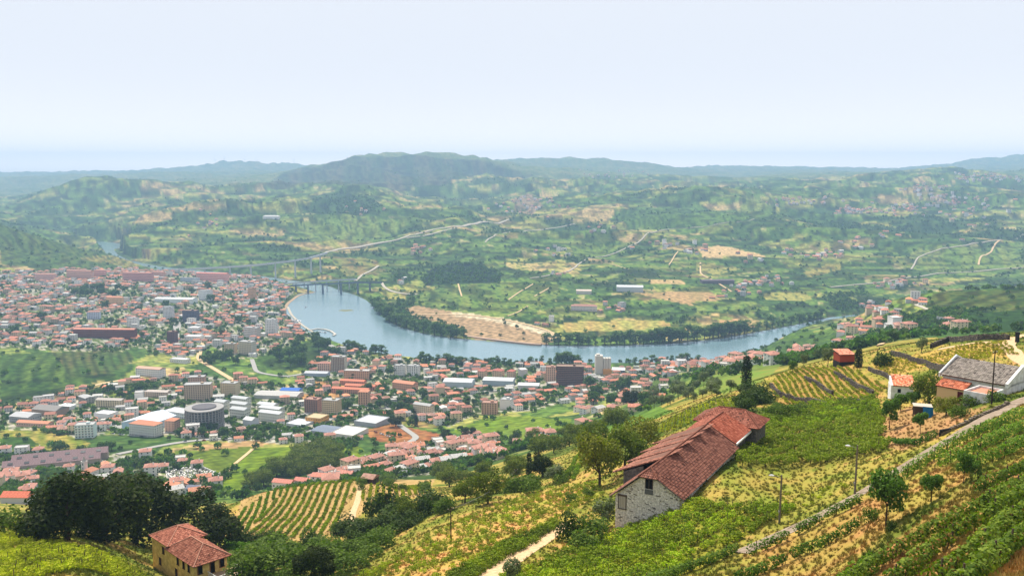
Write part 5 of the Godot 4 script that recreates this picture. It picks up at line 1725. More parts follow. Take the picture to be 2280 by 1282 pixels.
func far_trees():
	var r := RandomNumberGenerator.new()
	r.seed = 77
	var meshes := []
	for v in 2:
		var st := Shape.new()
		leafy(st, lobes_of("broad", r), 46, 0.34, Color(0.25, 0.35, 0.15), Color(0.38, 0.48, 0.21), r, 0.2)
		meshes.append(st.mesh())
	var hill := []
	var hill_c := PackedColorArray()
	var flat_ := []
	var flat_c := PackedColorArray()
	var nr := ds_row.size()
	var j0 := int(row_of(640.0))
	var j1 := int(row_of(9500.0))
	for m in 200000:
		var j := r.randi_range(j0, j1 - 1)
		var i := r.randi_range(60, NA - 61)
		var k := j * NA + i
		if wet[k] or hgt[k] < 1.2: continue
		var c := tint[k]
		var d := ds_row[j]
		var chance := 0.012 + 0.55 * woody[k]
		# hedges and tree lines along the edges of fields
		if c.g < 0.34 and woody[k] < 0.3 and d > 2000.0: chance = 0.07
		if c.r > c.g * 1.03: chance = 0.006
		if d < 1750.0: chance *= 0.7
		if d > 5000.0: chance *= 0.6
		if town[k]: chance = 0.13 + 0.30 * smoothstep(0.56, 0.38, c.g)
		if r.randf() > chance: continue
		var x := (S0 + i * DS + r.randf() * DS) * d
		var z := -d - r.randf() * d * 0.009
		if town[k] and not is_free(x, z, 3.0): continue
		var h := r.randf_range(5.0, 9.5) * (1.0 if d < 3000.0 else 1.2)
		if town[k]: h *= 0.8
		var t := Transform3D(Basis(Vector3.UP, r.randf() * TAU).scaled(Vector3(h, h * r.randf_range(0.8, 1.2), h)), Vector3(x, height(x, z) - 0.1 * h, z))
		var g := r.randf_range(0.72, 1.15)
		var col := Color(g * r.randf_range(0.9, 1.1), g, g * 0.95)
		if d < 1800.0:
			flat_.append(t); flat_c.append(col)
		else:
			hill.append(t); hill_c.append(col)
	crowd("valley_trees", meshes[0], leaf_mat(), flat_, flat_c, "mass of small trees between the houses and fields of the valley", "trees")
	crowd("hillside_trees", meshes[1], leaf_mat(), hill, hill_c, "mass of distant trees on the fields and hills across the river", "trees")

func tufts():
	var r := RandomNumberGenerator.new()
	r.seed = 31
	var st := Shape.new()
	for k in 26:
		var a := r.randf() * TAU
		var q := Vector3(cos(a), 0, sin(a)) * r.randf() * 0.45
		var lean := Vector3(r.randfn() * 0.25, r.randf_range(0.35, 1.0), r.randfn() * 0.25)
		var s := Vector3(-sin(a), 0, cos(a)) * 0.07
		st.tri(q - s, q + lean, q + s)
	var where := []
	var tints := PackedColorArray()
	var j0 := int(row_of(14.0))
	var j1 := int(row_of(420.0))
	for m in 130000:
		var j := r.randi_range(j0, j1)
		var i := r.randi_range(50, NA - 51)
		var d := ds_row[j]
		var x := (S0 + i * DS + r.randf() * DS) * d
		var z := -d - r.randf() * d * 0.013
		if on_path(x, z): continue
		var c := tint[j * NA + i]
		if r.randf() < 0.35 * float(c.r > c.g * 1.12): continue
		var s := r.randf_range(0.16, 0.5) * (1.0 + d * 0.001)
		where.append(Transform3D(Basis(Vector3.UP, r.randf() * TAU).scaled(Vector3(s * 1.3, s, s * 1.3)), Vector3(x, height(x, z) - 0.03, z)))
		var g := c.srgb_to_linear() * r.randf_range(0.75, 1.35)
		g = g.lerp(Color(0.10, 0.16, 0.03), r.randf() * 0.45)
		g.a = 1.0
		tints.append(g)
	var m := paint("grass blade", Color(1, 1, 1), 0.9, {"back": Color(0.25, 0.25, 0.08), "spec": 0.15})
	m.vertex_color_use_as_albedo = true
	crowd("hillside_grass", st.mesh(), m, where, tints, "dry and green grass tufts covering the near hillside", "grass")

var paths := []      # [polyline in plan, half width]
func on_path(x: float, z: float) -> bool:
	var q := Vector2(x, z)
	for p in paths:
		if not p[2].has_point(q): continue
		for k in p[0].size() - 1:
			if q.distance_squared_to(Geometry2D.get_closest_point_to_segment(q, p[0][k], p[0][k + 1])) < p[1] * p[1]: return true
	return false

func near_path(called: String, pts: Array, width: float, m: Material, lift: float):
	ribbon(called, pts, width, m, lift)
	var line := PackedVector2Array()
	for p in pts:
		var g := on(p[0], p[1])
		line.append(Vector2(g.x, g.z))
	var box := Rect2(line[0], Vector2.ZERO)
	for q in line: box = box.expand(q)
	paths.append([line, width * 0.52, box.grow(width)])

# ---------- the buildings and fittings on the near hillside ----------
# Overlapping clay tiles on one roof plane: eave a -> b, ridge d -> c above it.
func tiles(st: Shape, a: Vector3, b: Vector3, c: Vector3, d: Vector3, wide: float, long: float, ca: Color, cb: Color, sag := 0.0):
	var e := (b - a).normalized()
	var up := (d - a) - e * (d - a).dot(e)
	var n := maxi(1, int(up.length() / long))
	var nrm := e.cross(up).normalized()
	if nrm.y < 0.0: nrm = -nrm
	var top := (c - a) - e * (c - a).dot(e)
	var sl := (d - a).dot(e)
	var sr0 := (b - a).length()
	var sr := (c - a).dot(e)
	for r in n:
		var v0 := float(r) / n
		var v1 := float(r + 1) / n
		var l := lerpf(0.0, sl, (v0 + v1) * 0.5)
		var rr := lerpf(sr0, sr, (v0 + v1) * 0.5)
		for k in range(int(floor(l / wide)), int(ceil(rr / wide))):
			var s0 := maxf(l, k * wide)
			var s1 := minf(rr, (k + 1) * wide)
			if s1 - s0 < wide * 0.3: continue
			var dip := -sag * sin(PI * clampf((s0 - l) / maxf(rr - l, 0.1), 0.0, 1.0)) + rng.randf_range(-0.012, 0.012)
			var p0 := a + e * s0 + up * v0 + nrm * (0.075 + dip)
			var p1 := a + e * s1 + up * v0 + nrm * (0.075 + dip)
			var q0 := a + e * s0 + up * v1 + nrm * (0.02 + dip)
			var q1 := a + e * s1 + up * v1 + nrm * (0.02 + dip)
			var pm := (p0 + p1) * 0.5 + nrm * wide * 0.26
			var qm := (q0 + q1) * 0.5 + nrm * wide * 0.26
			var c0 := ca.lerp(cb, rng.randf())
			if rng.randf() < 0.05: c0 = c0.darkened(0.35)
			st.col = c0
			st.quad(p0, pm, qm, q0)
			st.quad(pm, p1, q1, qm)
			st.tri(p0, p1, pm)

func tiled_plane(o: Node3D, a: Vector3, b: Vector3, c: Vector3, d: Vector3, wide: float, long: float, ca: Color, cb: Color, sag := 0.0):
	var slab := Shape.new()
	var n := (b - a).cross(d - a).normalized()
	if n.y < 0.0: n = -n
	var t := n * 0.14
	slab.quad(a, d, c, b)
	slab.quad(a - t, b - t, c - t, d - t)
	for e in [[a, b], [b, c], [c, d], [d, a]]: slab.quad(e[0] - t, e[0], e[1], e[1] - t)
	var roof := obj("roof", slab.mesh(), paint("roof board", Color(0.40, 0.28, 0.23), 0.95), o)
	var st := Shape.new()
	tiles(st, a, b, c, d, wide, long, ca, cb, sag)
	var tl := obj("roof_tiles", st.mesh(), paint("clay tile", Color.WHITE, 0.88, {"vc": 1}), roof)
	tl.set_meta("kind", "stuff")

func pbox(o: Node3D, called: String, m: Material, at: Vector3, size: Vector3, turn := 0.0) -> MeshInstance3D:
	var st := Shape.new()
	st.box(Transform3D(), size)
	var p := obj(called, st.mesh(), m, o)
	p.position = at
	p.rotation.y = turn
	return p

func prism(pts: Array, deep: float) -> Shape:      # an upright outline in x and y, given a thickness along z
	var st := Shape.new()
	var flat2 := PackedVector2Array()
	for p in pts: flat2.append(Vector2(p[0], p[1]))
	var ix := Geometry2D.triangulate_polygon(flat2)
	for k in range(0, ix.size(), 3):
		var a := flat2[ix[k]]
		var b := flat2[ix[k + 1]]
		var c := flat2[ix[k + 2]]
		if (b - a).cross(c - a) > 0.0:
			var s := b
			b = c
			c = s
		st.tri(Vector3(a.x, a.y, 0), Vector3(b.x, b.y, 0), Vector3(c.x, c.y, 0))
		st.tri(Vector3(a.x, a.y, -deep), Vector3(c.x, c.y, -deep), Vector3(b.x, b.y, -deep))
	for k in flat2.size():
		var a := flat2[k]
		var b := flat2[(k + 1) % flat2.size()]
		st.quad(Vector3(a.x, a.y, 0), Vector3(a.x, a.y, -deep), Vector3(b.x, b.y, -deep), Vector3(b.x, b.y, 0))
	return st

func rubble(o: Node, outline: Array, n: int, m: Material, z: float, holes: Array):
	var flat2 := PackedVector2Array()
	for p in outline: flat2.append(Vector2(p[0], p[1]))
	var box := Rect2(flat2[0], Vector2.ZERO)
	for p in flat2: box = box.expand(p)
	var st := Shape.new()
	var k := 0
	while k < n:
		var q := Vector2(rng.randf_range(box.position.x, box.end.x), rng.randf_range(box.position.y, box.end.y))
		k += 1
		if not Geometry2D.is_point_in_polygon(q, flat2): continue
		var skip := false
		for h in holes:
			if (h as Rect2).grow(0.2).has_point(q): skip = true
		if skip: continue
		var g := rng.randf()
		st.col = Color(0.40, 0.38, 0.36).lerp(Color(0.62, 0.60, 0.56), g) if g < 0.5 else Color(0.66, 0.64, 0.60).lerp(Color(0.80, 0.78, 0.74), g)
		var s := Vector3(rng.randf_range(0.18, 0.55), rng.randf_range(0.08, 0.19), 0.10)
		var b := Basis(Vector3.BACK, rng.randf_range(-0.3, 0.3))
		st.box(Transform3D(b, Vector3(q.x, q.y, z - 0.02 + rng.randf() * 0.02)), s)
	obj("rubble_stones", st.mesh(), m, o).set_meta("kind", "stuff")

func barn():
	var ground := height(22.2, -140.0)
	var o := base("stone_barn", Vector3(22.2, 296.0, -140.0), deg_to_rad(-30))
	tag(o, "long old stone barn with sagging brown tile roofs and a whitewashed rubble gable", "barn")
	var wash := paint("whitewashed rubble", Color(0.74, 0.72, 0.68), 0.95, {"tex": noise_picture(128, 0.05, 4, Color(0.62, 0.60, 0.57), Color(0.93, 0.91, 0.88), 0, 41), "size": 3.0, "bump": noise_picture(128, 0.09, 3, Color.BLACK, Color.WHITE, 1, 42), "depth": 5.0})
	var grey := paint("grey old wall", Color(0.42, 0.40, 0.38), 0.95, {"tex": noise_picture(64, 0.08, 3, Color(0.26, 0.25, 0.24), Color(0.48, 0.46, 0.43), 0, 43), "size": 4.0})
	var stone := paint("rubble stone", Color.WHITE, 0.95, {"vc": 1})
	var dark := paint("dark opening", Color(0.045, 0.04, 0.04), 0.9)
	var wood := paint("weathered wood", Color(0.34, 0.29, 0.25), 0.9)
	var shut := paint("pale shutter", Color(0.66, 0.63, 0.58), 0.9)
	var outline := [[-5.6,-7.0],[5.5,-7.0],[5.5,2.55],[1.6,4.85],[-1.1,4.85],[-5.6,1.15]]
	var gable := obj("gable_wall", prism(outline, 0.6).mesh(), wash, o)
	rubble(gable, outline, 430, stone, 0.0, [Rect2(-0.5,2.2,1.6,2.8), Rect2(-5.2,-1.4,1.8,2.9)])
	pbox(o, "right_wall", wash, Vector3(5.2, -6, -16.0), Vector3(0.6, 8.7, 31.0))
	pbox(o, "left_wall", grey, Vector3(-5.3, -7, -4.0), Vector3(0.6, 8.2, 7.0))
	pbox(o, "back_wall", grey, Vector3(0, -6, -31.2), Vector3(10.4, 9.0, 0.5))
	pbox(o, "annex_wall", grey, Vector3(-7.0, -8, -19.5), Vector3(0.5, 10.6, 24.5))
	var am := obj("annex_front", prism([[-7.2,-8.0],[-3.6,-8.0],[-3.6,4.2],[-7.2,2.6]], 0.5).mesh(), grey, o)
	am.position.z = -7.3
	# window with shutter board below, and a boarded door
	var w := pbox(o, "window", dark, Vector3(0.3, 3.1, 0.0), Vector3(1.15, 1.65, 0.16))
	for x in [-0.62, 0.62, 0.0]: pbox(w, "frame", wood, Vector3(x, 0, 0.02), Vector3(0.09, 1.7, 0.2))
	pbox(w, "lintel", wood, Vector3(0, 1.65, 0.02), Vector3(1.5, 0.14, 0.22))
	pbox(o, "window_board", paint("grey board", Color(0.36, 0.36, 0.36), 0.9), Vector3(0.3, 2.15, 0.02), Vector3(1.45, 0.8, 0.14))
	var dr := pbox(o, "shutter", shut, Vector3(-4.35, -1.1, 0.02), Vector3(1.15, 2.1, 0.14))
	for x in [-0.66, 0.66]: pbox(dr, "frame", wood, Vector3(x, 0, 0.01), Vector3(0.13, 2.2, 0.2))
	pbox(dr, "lintel", wood, Vector3(0, 2.1, 0.02), Vector3(1.6, 0.3, 0.24))
	pbox(dr, "ledge", wood, Vector3(0, -0.12, 0.04), Vector3(1.5, 0.12, 0.3))
	for x in [-0.3, 0.0, 0.3]: pbox(dr, "board_gap", wood, Vector3(x, 0.05, 0.02), Vector3(0.025, 2.0, 0.14))
	var ca := Color(0.37, 0.23, 0.19)
	var cb := Color(0.56, 0.38, 0.32)
	tiled_plane(o, Vector3(6.4, 2.4, -1.5), Vector3(6.4, 2.4, -31.3), Vector3(0, 6.2, -31.3), Vector3(0, 6.2, -1.5), 0.36, 0.46, ca, cb, 0.05)
	tiled_plane(o, Vector3(6.4, 2.4, 0.45), Vector3(6.4, 2.4, -1.5), Vector3(1.85, 5.1, -1.5), Vector3(1.85, 5.1, 0.45), 0.36, 0.46, ca, cb)
	tiled_plane(o, Vector3(1.85, 5.1, 0.45), Vector3(1.85, 5.1, -1.5), Vector3(0, 6.2, -1.5), Vector3(0, 6.2, -1.5), 0.36, 0.46, ca, cb)
	tiled_plane(o, Vector3(-6.5, 0.75, 0.45), Vector3(-6.5, 0.75, -7.2), Vector3(-1.31, 5.1, -7.2), Vector3(-1.31, 5.1, 0.45), 0.36, 0.46, ca, cb)
	tiled_plane(o, Vector3(-1.31, 5.1, 0.45), Vector3(-1.31, 5.1, -7.2), Vector3(0, 6.2, -7.2), Vector3(0, 6.2, -1.5), 0.36, 0.46, ca, cb)
	tiled_plane(o, Vector3(-1.4, 5.02, 0.55), Vector3(1.95, 5.02, 0.55), Vector3(0.05, 6.2, -1.5), Vector3(-0.05, 6.2, -1.5), 0.36, 0.46, ca, cb)
	for k in 4:
		var z0 := -7.2 - k * 6.0
		tiled_plane(o, Vector3(-9.3 + 0.15 * k, 2.15 + 0.1 * k, z0), Vector3(-7.4 + 0.15 * k, 2.8 + 0.1 * k, z0 - 6.05), Vector3(0, 6.15, z0 - 6.05), Vector3(0, 6.15, z0), 0.36, 0.44, Color(0.44, 0.28, 0.23), Color(0.63, 0.44, 0.37), 0.22 if k == 3 else 0.08)
	# the redder second roof and the cross wing behind it
	var ra := Color(0.54, 0.28, 0.21)
	var rb := Color(0.72, 0.43, 0.34)
	tiled_plane(o, Vector3(5.6, 3.1, -31.4), Vector3(5.9, 3.3, -41.6), Vector3(0.4, 6.5, -40.5), Vector3(0, 6.3, -31.4), 0.36, 0.46, ra, rb)
	tiled_plane(o, Vector3(-5.2, 3.3, -31.4), Vector3(-5.2, 3.4, -41.6), Vector3(0.4, 6.5, -40.5), Vector3(0, 6.3, -31.4), 0.36, 0.46, ra.lerp(ca, 0.5), rb.lerp(cb, 0.5))
	pbox(o, "white_fascia", wall_mat(WHITE), Vector3(5.85, 2.85, -36.5), Vector3(0.24, 0.34, 10.2))
	pbox(o, "rear_wall", grey, Vector3(4.7, -4, -36.4), Vector3(0.5, 7.2, 10.0))
	pbox(o, "cross_wing_wall", grey, Vector3(0.7, -5, -45.6), Vector3(12.2, 8.7, 7.4))
	var y0 := 3.7
	var y1 := 6.1
	tiled_plane(o, Vector3(-6.2, y0, -41.2), Vector3(7.6, y0, -41.2), Vector3(3.6, y1, -45.6), Vector3(-2.0, y1, -45.6), 0.36, 0.46, ca.lerp(ra, 0.4), cb.lerp(rb, 0.4))
	tiled_plane(o, Vector3(7.6, y0, -41.2), Vector3(7.6, y0, -50.0), Vector3(3.6, y1, -45.6), Vector3(3.6, y1, -45.6), 0.36, 0.46, ca.lerp(ra, 0.4), cb.lerp(rb, 0.4))
	tiled_plane(o, Vector3(-6.2, y0, -50.0), Vector3(7.6, y0, -50.0), Vector3(3.6, y1, -45.6), Vector3(-2.0, y1, -45.6), 0.36, 0.46, ca, cb)
	tiled_plane(o, Vector3(-6.2, y0, -50.0), Vector3(-6.2, y0, -41.2), Vector3(-2.0, y1, -45.6), Vector3(-2.0, y1, -45.6), 0.36, 0.46, ca, cb)
	# ridge and hip caps
	var cap := paint("ridge cap", Color(0.42, 0.25, 0.19), 0.9)
	for e in [[Vector3(0,6.28,-1.5),Vector3(0,6.28,-31.3)],[Vector3(0,6.38,-31.4),Vector3(0.4,6.58,-40.5)],[Vector3(-2.0,6.18,-45.6),Vector3(3.6,6.18,-45.6)],[Vector3(3.6,6.18,-45.6),Vector3(7.6,3.8,-41.2)],[Vector3(-1.4,5.12,0.55),Vector3(0,6.28,-1.5)],[Vector3(1.95,5.12,0.55),Vector3(0,6.28,-1.5)]]:
		var st := Shape.new()
		st.bar(e[0], e[1], 0.15, 0.15, 6)
		obj("ridge_cap", st.mesh(), cap, o)
	for e in [[Vector3(-6.5,0.66,0.5),Vector3(-1.35,5.0,0.55)],[Vector3(6.4,2.32,0.5),Vector3(1.9,5.0,0.55)]]:
		var st := Shape.new()
		st.bar(e[0], e[1], 0.10, 0.10, 4)
		obj("verge_board", st.mesh(), wood, o)
	return ground

func hip_tiled(o: Node3D, at: Vector3, w: float, l: float, rise_: float, ca: Color, cb: Color, over := 0.5):
	var a := w * 0.5 + over
	var b := l * 0.5 + over
	var hip := minf(a, b) * 0.95
	var r0 := at + Vector3(0, rise_, b - hip)
	var r1 := at + Vector3(0, rise_, -b + hip)
	var p := [at + Vector3(-a, 0, b), at + Vector3(a, 0, b), at + Vector3(a, 0, -b), at + Vector3(-a, 0, -b)]
	tiled_plane(o, p[0], p[1], r0, r0, 0.34, 0.46, ca, cb)
	tiled_plane(o, p[1], p[2], r1, r0, 0.34, 0.46, ca, cb)
	tiled_plane(o, p[2], p[3], r1, r1, 0.34, 0.46, ca, cb)
	tiled_plane(o, p[3], p[0], r0, r1, 0.34, 0.46, ca, cb)
	var cap := paint("pale ridge cap", Color(0.66, 0.48, 0.40), 0.9)
	var h := Vector3(0, 0.12, 0)
	for e in [[r0, r1], [p[0], r0], [p[1], r0], [p[2], r1], [p[3], r1]]:
		var st := Shape.new()
		st.bar(e[0] + h, e[1] + h, 0.13, 0.13, 6)
		obj("ridge_cap", st.mesh(), cap, o)

func yellow_house():
	var o := base("yellow_house", Vector3(-64.0, 268.4, -171.9), deg_to_rad(46))
	tag(o, "weathered yellow house with tiled hip roofs and a white latticed terrace below the oaks", "house")
	var wall := paint("yellow render", Color(0.80, 0.68, 0.42), 0.95, {"tex": noise_picture(128, 0.03, 4, Color(0.74, 0.61, 0.36), Color(0.93, 0.81, 0.54), 0, 51), "size": 5.0})
	var dark := paint("dark opening", Color(0.045, 0.04, 0.04), 0.9)
	var frame := paint("brown frame", Color(0.36, 0.22, 0.16), 0.8)
	o.scale = Vector3.ONE * 0.93
	pbox(o, "wall", wall, Vector3(0, -4, 0), Vector3(7.5, 10.2, 12.0))
	pbox(o, "rear_wall", wall, Vector3(0.5, -4, -10.2), Vector3(8.4, 10.8, 8.2))
	hip_tiled(o, Vector3(0, 6.2, 0.2), 7.5, 12.4, 2.7, Color(0.47, 0.28, 0.22), Color(0.67, 0.45, 0.37), 0.6)
	hip_tiled(o, Vector3(0.5, 6.9, -10.0), 8.4, 8.2, 2.2, Color(0.52, 0.31, 0.25), Color(0.74, 0.49, 0.40), 0.5)
	for e in [[-3.75,4.0,3.6,0.9,1.6,1],[-3.75,4.0,-1.5,0.9,1.6,1],[-3.75,1.0,3.0,0.9,1.7,1],[-3.75,1.0,-2.5,0.9,1.7,1],[-3.7,4.3,-8.6,0.9,1.5,1],[-3.7,1.2,-10.5,0.9,1.5,1],[-3.75,4.0,1.2,0.9,1.6,1],[-2.4,3.9,6.0,1.0,1.7,0],[0.4,3.3,6.0,1.0,2.2,0],[2.6,3.9,6.0,1.0,1.7,0]]:
		var w := pbox(o, "window", dark, Vector3(e[0], e[1], e[2]), Vector3(e[3], e[4], 0.14), PI / 2 if e[5] == 1 else 0.0)
		pbox(w, "frame", frame, Vector3(0, e[4], 0.01), Vector3(e[3] + 0.3, 0.12, 0.2))
		pbox(w, "sill", frame, Vector3(0, -0.1, 0.01), Vector3(e[3] + 0.3, 0.1, 0.26))
		pbox(w, "shutter", paint("ochre shutter", Color(0.52, 0.36, 0.22), 0.8), Vector3(-e[3] * 0.5 - 0.1, 0, 0.02), Vector3(0.2, e[4], 0.18))
	# terrace over a store room, with a lattice rail
	pbox(o, "terrace", paint("terrace floor", Color(0.62, 0.52, 0.42), 0.9), Vector3(2.2, -4, 8.2), Vector3(6.2, 7.0, 4.2))
	var white := wall_mat(WHITE)
	for e in [[Vector3(-0.9,3.0,10.2),Vector3(5.3,3.0,10.2)],[Vector3(5.2,3.0,10.2),Vector3(5.2,3.0,6.2)],[Vector3(-0.8,3.0,10.2),Vector3(-0.8,3.0,6.2)]]:
		var a: Vector3 = e[0]
		var b: Vector3 = e[1]
		var st := Shape.new()
		st.bar(a + Vector3(0, 1.0, 0), b + Vector3(0, 1.0, 0), 0.09, 0.09, 4)
		st.bar(a + Vector3(0, 0.1, 0), b + Vector3(0, 0.1, 0), 0.07, 0.07, 4)
		var n := int(a.distance_to(b) / 0.5)
		for k in n:
			var p := a.lerp(b, float(k) / n)
			var q := a.lerp(b, float(k + 1) / n)
			st.bar(p + Vector3(0, 0.1, 0), q + Vector3(0, 1.0, 0), 0.035, 0.035, 4)
			st.bar(q + Vector3(0, 0.1, 0), p + Vector3(0, 1.0, 0), 0.035, 0.035, 4)
		obj("lattice_rail", st.mesh(), white, o)

func farmhouse():
	var y := 306.6
	var o := base("white_farmhouse", Vector3(87.0, y, -176.0), deg_to_rad(-51))
	tag(o, "white farmhouse with a broad grey tiled roof and white gable parapets", "farmhouse")
	var white := paint("white render", Color(0.84, 0.84, 0.83), 0.92, {"tex": noise_picture(64, 0.05, 3, Color(0.74, 0.73, 0.71), Color(0.90, 0.90, 0.89), 0, 61), "size": 6.0})
	pbox(o, "wall", white, Vector3(6.6, -2, -6.7), Vector3(12.6, 5.4, 12.6))
	for x in [0.3, 12.9]:
		obj("gable", prism([[0.4,3.0],[13.0,3.0],[6.7,5.8]], 0.5).mesh(), white, o).transform = Transform3D(Basis(Vector3.UP, PI / 2), Vector3(x, 0, 0))
	var ga := Color(0.42, 0.39, 0.36)
	var gb := Color(0.60, 0.56, 0.52)
	tiled_plane(o, Vector3(0.0, 3.45, 0.3), Vector3(12.4, 3.45, 0.3), Vector3(12.4, 6.05, -6.7), Vector3(0.0, 6.05, -6.7), 0.42, 0.50, ga, gb)
	tiled_plane(o, Vector3(0.0, 3.45, -13.7), Vector3(12.4, 3.45, -13.7), Vector3(12.4, 6.05, -6.7), Vector3(0.0, 6.05, -6.7), 0.42, 0.50, ga, gb)
	for e in [[12.75, 0.55], [-0.15, 0.28]]:
		var st := Shape.new()
		var x: float = e[0]
		var wv := Vector3(e[1] * 0.5, 0, 0)
		for s in [[0.5, -6.7], [-13.9, -6.7]]:
			var a := Vector3(x, 3.55, s[0])
			var b := Vector3(x, 6.35, s[1])
			var up := Vector3(0, 0.28, 0)
			st.quad(a - wv + up, a + wv + up, b + wv + up, b - wv + up)
			st.quad(a - wv - up * 2.0, a - wv + up, b - wv + up, b - wv - up * 2.0)
			st.quad(a + wv - up * 2.0, a + wv + up, b + wv + up, b + wv - up * 2.0)
			st.quad(a - wv - up * 2.0, a - wv + up, a + wv + up, a + wv - up * 2.0)
		obj("parapet", st.mesh(), white, o)
	# orange lean-to with a dark red door
	tiled_plane(o, Vector3(0.4, 1.65, 3.0), Vector3(6.2, 1.65, 3.0), Vector3(6.2, 2.75, 0.1), Vector3(0.4, 2.75, 0.1), 0.40, 0.50, Color(0.62, 0.33, 0.23), Color(0.80, 0.52, 0.40))
	pbox(o, "lean_to_wall", paint("cream render", Color(0.78, 0.66, 0.48), 0.9), Vector3(3.3, -3, 1.4), Vector3(5.4, 4.6, 2.6))
	pbox(o, "door", paint("dark red door", Color(0.30, 0.07, 0.07), 0.7), Vector3(5.2, -1.0, 2.7), Vector3(1.0, 2.2, 0.12))
	# the flat-topped box with a tiled terrace, and the yard terrace beyond
	var b := base("white_terrace_block", Vector3(88.1, 306.2, -161.7), deg_to_rad(38.5))
	tag(b, "white flat-topped annex with a terracotta terrace floor in front of the farmhouse", "annex")
	pbox(b, "wall", white, Vector3(0, -2.5, 0), Vector3(6.4, 6.2, 4.4))
	pbox(b, "terrace_floor", paint("terracotta floor", Color(0.72, 0.47, 0.38), 0.85), Vector3(0, 3.71, 0), Vector3(5.9, 0.03, 3.9))
	for e in [[0, 2.1, 6.4, 0.22], [0, -2.1, 6.4, 0.22]]: pbox(b, "parapet", white, Vector3(e[0], 3.705, e[1]), Vector3(e[2], 0.42, e[3]))
	for x in [-3.09, 3.09]: pbox(b, "parapet", white, Vector3(x, 3.706, 0), Vector3(0.22, 0.415, 3.97))
	var gl := paint("window glass", Color.BLACK)
	pbox(b, "window", gl, Vector3(-3.2, 1.1, 0.6), Vector3(0.14, 1.0, 0.9))
	pbox(b, "door", gl, Vector3(1.4, 0.3, 2.2), Vector3(0.9, 2.0, 0.14))
	var t := base("yard_terrace", Vector3(96.5, 305.6, -160.5), deg_to_rad(38.5))
	tag(t, "white terrace wall with reddish floor and dark railing beside the farmhouse", "terrace")
	pbox(t, "wall", white, Vector3(0, -2.5, 0), Vector3(8.0, 5.6, 4.0))
	pbox(t, "terrace_floor", paint("terracotta floor", Color.BLACK), Vector3(0, 3.11, 0), Vector3(7.8, 0.03, 3.8))
	var rail := Shape.new()
	for k in 9: rail.bar(Vector3(-3.9 + k * 0.97, 3.1, 1.9), Vector3(-3.9 + k * 0.97, 4.0, 1.9), 0.025, 0.025, 4)
	rail.bar(Vector3(-3.9, 4.0, 1.9), Vector3(3.9, 4.0, 1.9), 0.03, 0.03, 4)
	obj("railing", rail.mesh(), paint("dark iron", Color(0.10, 0.10, 0.10), 0.6), t)
	# small white shed with a striped tile roof
	var sp := on(2009, 882)
	var s := base("white_shed", sp - Vector3(0, 0.3, 0), deg_to_rad(-14))
	tag(s, "small white shed with a sloping orange and cream tile roof beside the big dark tree", "shed")
	pbox(s, "wall", white, Vector3(0, -1.5, -2.2), Vector3(5.4, 4.6, 4.4))
	tiled_plane(s, Vector3(-2.2, 3.05, 0.4), Vector3(3.1, 3.05, 0.4), Vector3(3.1, 5.0, -4.7), Vector3(-2.2, 5.0, -4.7), 0.42, 0.52, Color(0.70, 0.36, 0.24), Color(0.90, 0.66, 0.52))
	obj("gable", prism([[0.0,3.0],[4.4,3.0],[4.4,4.7]], 5.2).mesh(), white, s).transform = Transform3D(Basis(Vector3.UP, PI / 2), Vector3(2.6, 0, 0))
	pbox(s, "window", paint("dark opening", Color.BLACK), Vector3(-0.7, 1.2, 0.0), Vector3(0.8, 1.0, 0.14))
	# red brick hut on the brow
	var hp := on(1887, 813)
	var h := base("brick_hut", hp, deg_to_rad(7))
	tag(h, "square red brick hut with a pink lean-to roof standing on the terrace brow", "hut")
	var per := -hp.z / FOC
	pbox(h, "wall", paint("red brick wall", Color(0.60, 0.26, 0.17), 0.95, {"tex": noise_picture(64, 0.12, 3, Color(0.48, 0.19, 0.12), Color(0.70, 0.33, 0.22), 0, 71), "size": 2.0}), Vector3(0, 1.0, -2.4), Vector3(36 * per, 19 * per, 4.8))
	pbox(h, "plinth", paint("dark stone", Color(0.16, 0.15, 0.14), 0.95), Vector3(0, -2.0, -2.4), Vector3(36.4 * per, 3.2, 4.9))
	tiled_plane(h, Vector3(-19.5 * per, 1.0 + 18.6 * per, 0.6), Vector3(19.5 * per, 1.0 + 18.6 * per, 0.6), Vector3(18.5 * per, 1.0 + 24.5 * per, -5.4), Vector3(-18.5 * per, 1.0 + 24.5 * per, -5.4), 0.5, 0.6, Color(0.74, 0.47, 0.38), Color(0.86, 0.60, 0.50))
	# yard shack with a blue tarpaulin
	var tp := on(2062, 930)
	var k := base("yard_shack", tp, deg_to_rad(-20))
	tag(k, "makeshift yard shack with a pale sheet roof under the big dark tree", "shack")
	var wood := paint("weathered wood", Color.BLACK)
	pbox(k, "roof_sheet", paint("pale sheet", Color(0.66, 0.62, 0.56), 0.7), Vector3(-0.6, 2.2, -0.6), Vector3(3.4, 0.12, 2.6))
	for e in [[-2.1, 0.5], [0.9, 0.5], [-2.1, -1.7], [0.9, -1.7]]: pbox(k, "post", wood, Vector3(e[0], -0.5, e[1]), Vector3(0.1, 2.7, 0.1))
	pbox(k, "back_board", wood, Vector3(-0.6, 0, -1.8), Vector3(3.0, 2.0, 0.08))
	var tarp := Shape.new()
	for m in 6:
		var a := -0.9 + m * 0.3
		var b2 := a + 0.3
		var za := 0.14 * sin(m * 1.9)
		var zb := 0.14 * sin((m + 1) * 1.9)
		tarp.quad(Vector3(a, 0.1, 0.7 + za), Vector3(a - 0.25, 2.1, 0.1), Vector3(b2 - 0.25, 2.1, 0.1), Vector3(b2, 0.1, 0.7 + zb))
		tarp.quad(Vector3(a, 0.1, 0.66 + za), Vector3(b2, 0.1, 0.66 + zb), Vector3(b2 - 0.25, 2.08, 0.06), Vector3(a - 0.25, 2.08, 0.06))
